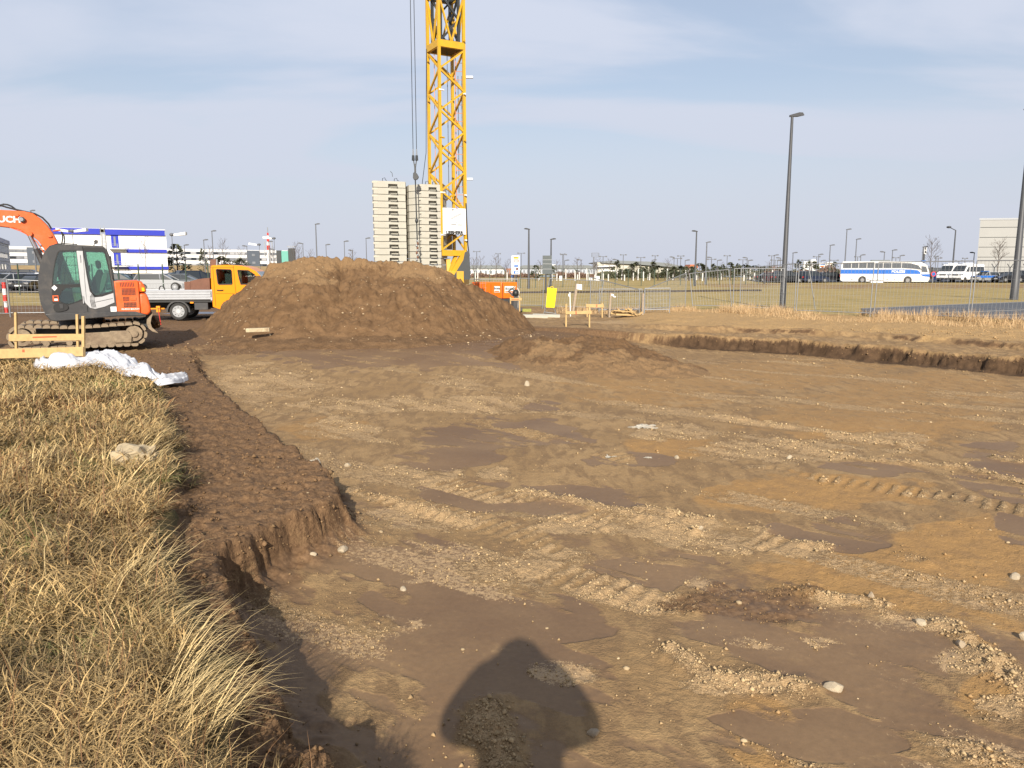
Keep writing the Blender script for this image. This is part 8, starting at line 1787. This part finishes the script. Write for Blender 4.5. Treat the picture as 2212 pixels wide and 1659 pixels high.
# standing pose, facing local +y
J = [(0, 0, 0.95), (0, 0, 1.15), (0, 0, 1.38), (0, 0, 1.52), (-0.19, 0, 1.42), (-0.25, -0.02, 1.15), (-0.26, 0.06, 0.90), (0.19, 0, 1.42), (0.25, -0.02, 1.15), (0.26, 0.06, 0.90), (-0.10, 0, 0.90), (-0.11, 0.01, 0.50), (-0.12, -0.02, 0.09), (-0.12, 0.14, 0.04), (0.10, 0, 0.90), (0.11, 0.01, 0.50), (0.12, -0.02, 0.09), (0.12, 0.14, 0.04)]
R_ = [(0.16, 0.12), (0.16, 0.12), (0.17, 0.12), (0.06, 0.06), (0.07, 0.07), (0.055, 0.055), (0.04, 0.04), (0.07, 0.07), (0.055, 0.055), (0.04, 0.04), (0.095, 0.10), (0.065, 0.07), (0.05, 0.05), (0.045, 0.04), (0.095, 0.10), (0.065, 0.07), (0.05, 0.05), (0.045, 0.04)]
E_ = [(0, 1), (1, 2), (2, 3), (2, 4), (4, 5), (5, 6), (2, 7), (7, 8), (8, 9), (0, 10), (10, 11), (11, 12), (12, 13), (0, 14), (14, 15), (15, 16), (16, 17)]
for (u, lab, rz_p) in ((1651.5, 'person in dark clothes standing far off by the cars, left one of two', 0.6), (1659.5, 'person in dark clothes standing far off by the cars, right one of two', -0.8)):
    p = gnd(u, 613, 0.05); person('person', lab, (p.x, p.y, 0.05), rz_p, J, R_, E_, (0, 0.02, 1.66))
# the photographer, whose shadow falls on the mud: both hands hold a phone up behind the lens
gzp = hz(0.0, -0.32)
top = EYE - gzp
JP = [(0, 0, 0.98), (0, 0, 1.20), (0, 0, 1.43), (0, 0, 1.66), (-0.20, 0.0, top-0.28), (-0.40, 0.05, top-0.36), (-0.12, 0.17, top-0.06), (0.20, 0.0, top-0.28), (0.40, 0.05, top-0.36), (0.12, 0.17, top-0.06), (-0.11, 0, 0.92), (-0.14, 0.01, 0.50), (-0.17, -0.02, 0.09), (-0.18, 0.14, 0.04), (0.11, 0, 0.92), (0.14, 0.01, 0.50), (0.17, -0.02, 0.09), (0.18, 0.14, 0.04)]
RP = [(0.20, 0.15), (0.21, 0.15), (0.24, 0.15), (0.15, 0.13), (0.13, 0.13), (0.12, 0.12), (0.10, 0.09), (0.13, 0.13), (0.12, 0.12), (0.10, 0.09), (0.11, 0.12), (0.075, 0.08), (0.055, 0.055), (0.05, 0.045), (0.11, 0.12), (0.075, 0.08), (0.055, 0.055), (0.05, 0.045)]
PH_ = person('person', 'photographer in a dark jacket whose shadow falls on the mud', (0.0, -0.30, gzp), 0.0, JP, RP, E_, (0, 0.0, top+0.03))
q = MB(); q.ball((0, -0.02, top-0.01), 0.165, 18, 1.15); q.ball((0, -0.01, top-0.20), 0.33, 18, 0.80); q.build('hood', M['jacket'], PH_, smooth=80)
for s_ in (-1, 1):   # hands closed on the ends of the phone
    q = MB(); q.ball((s_*0.105, 0.20, top-0.05), 0.038, 10, 1.2)
    for f_ in range(4): q.tube([(s_*0.11, 0.20, top-0.035+f_*0.017-0.02), (s_*0.095, 0.255, top-0.03+f_*0.018-0.02), (s_*(0.06-0.004*f_), 0.262, top-0.03+f_*0.018-0.02)], [0.010, 0.0095, 0.008], 7)
    q.tube([(s_*0.10, 0.19, top-0.065), (s_*0.075, 0.20, top-0.045), (s_*0.05, 0.215, top-0.035)], [0.013, 0.012, 0.010], 7)
    q.build('hand', M['skin'], PH_, smooth=70)
ph_ = MB(); ph_.box(-0.075, 0.075, -0.005, 0.004, -0.037, 0.037); o = ph_.build('phone', M['black'], None, bevel=0.003); o.location = (0, -0.075, EYE - 0.012); tag(o, 'black phone held up sideways by the photographer', 'phone')
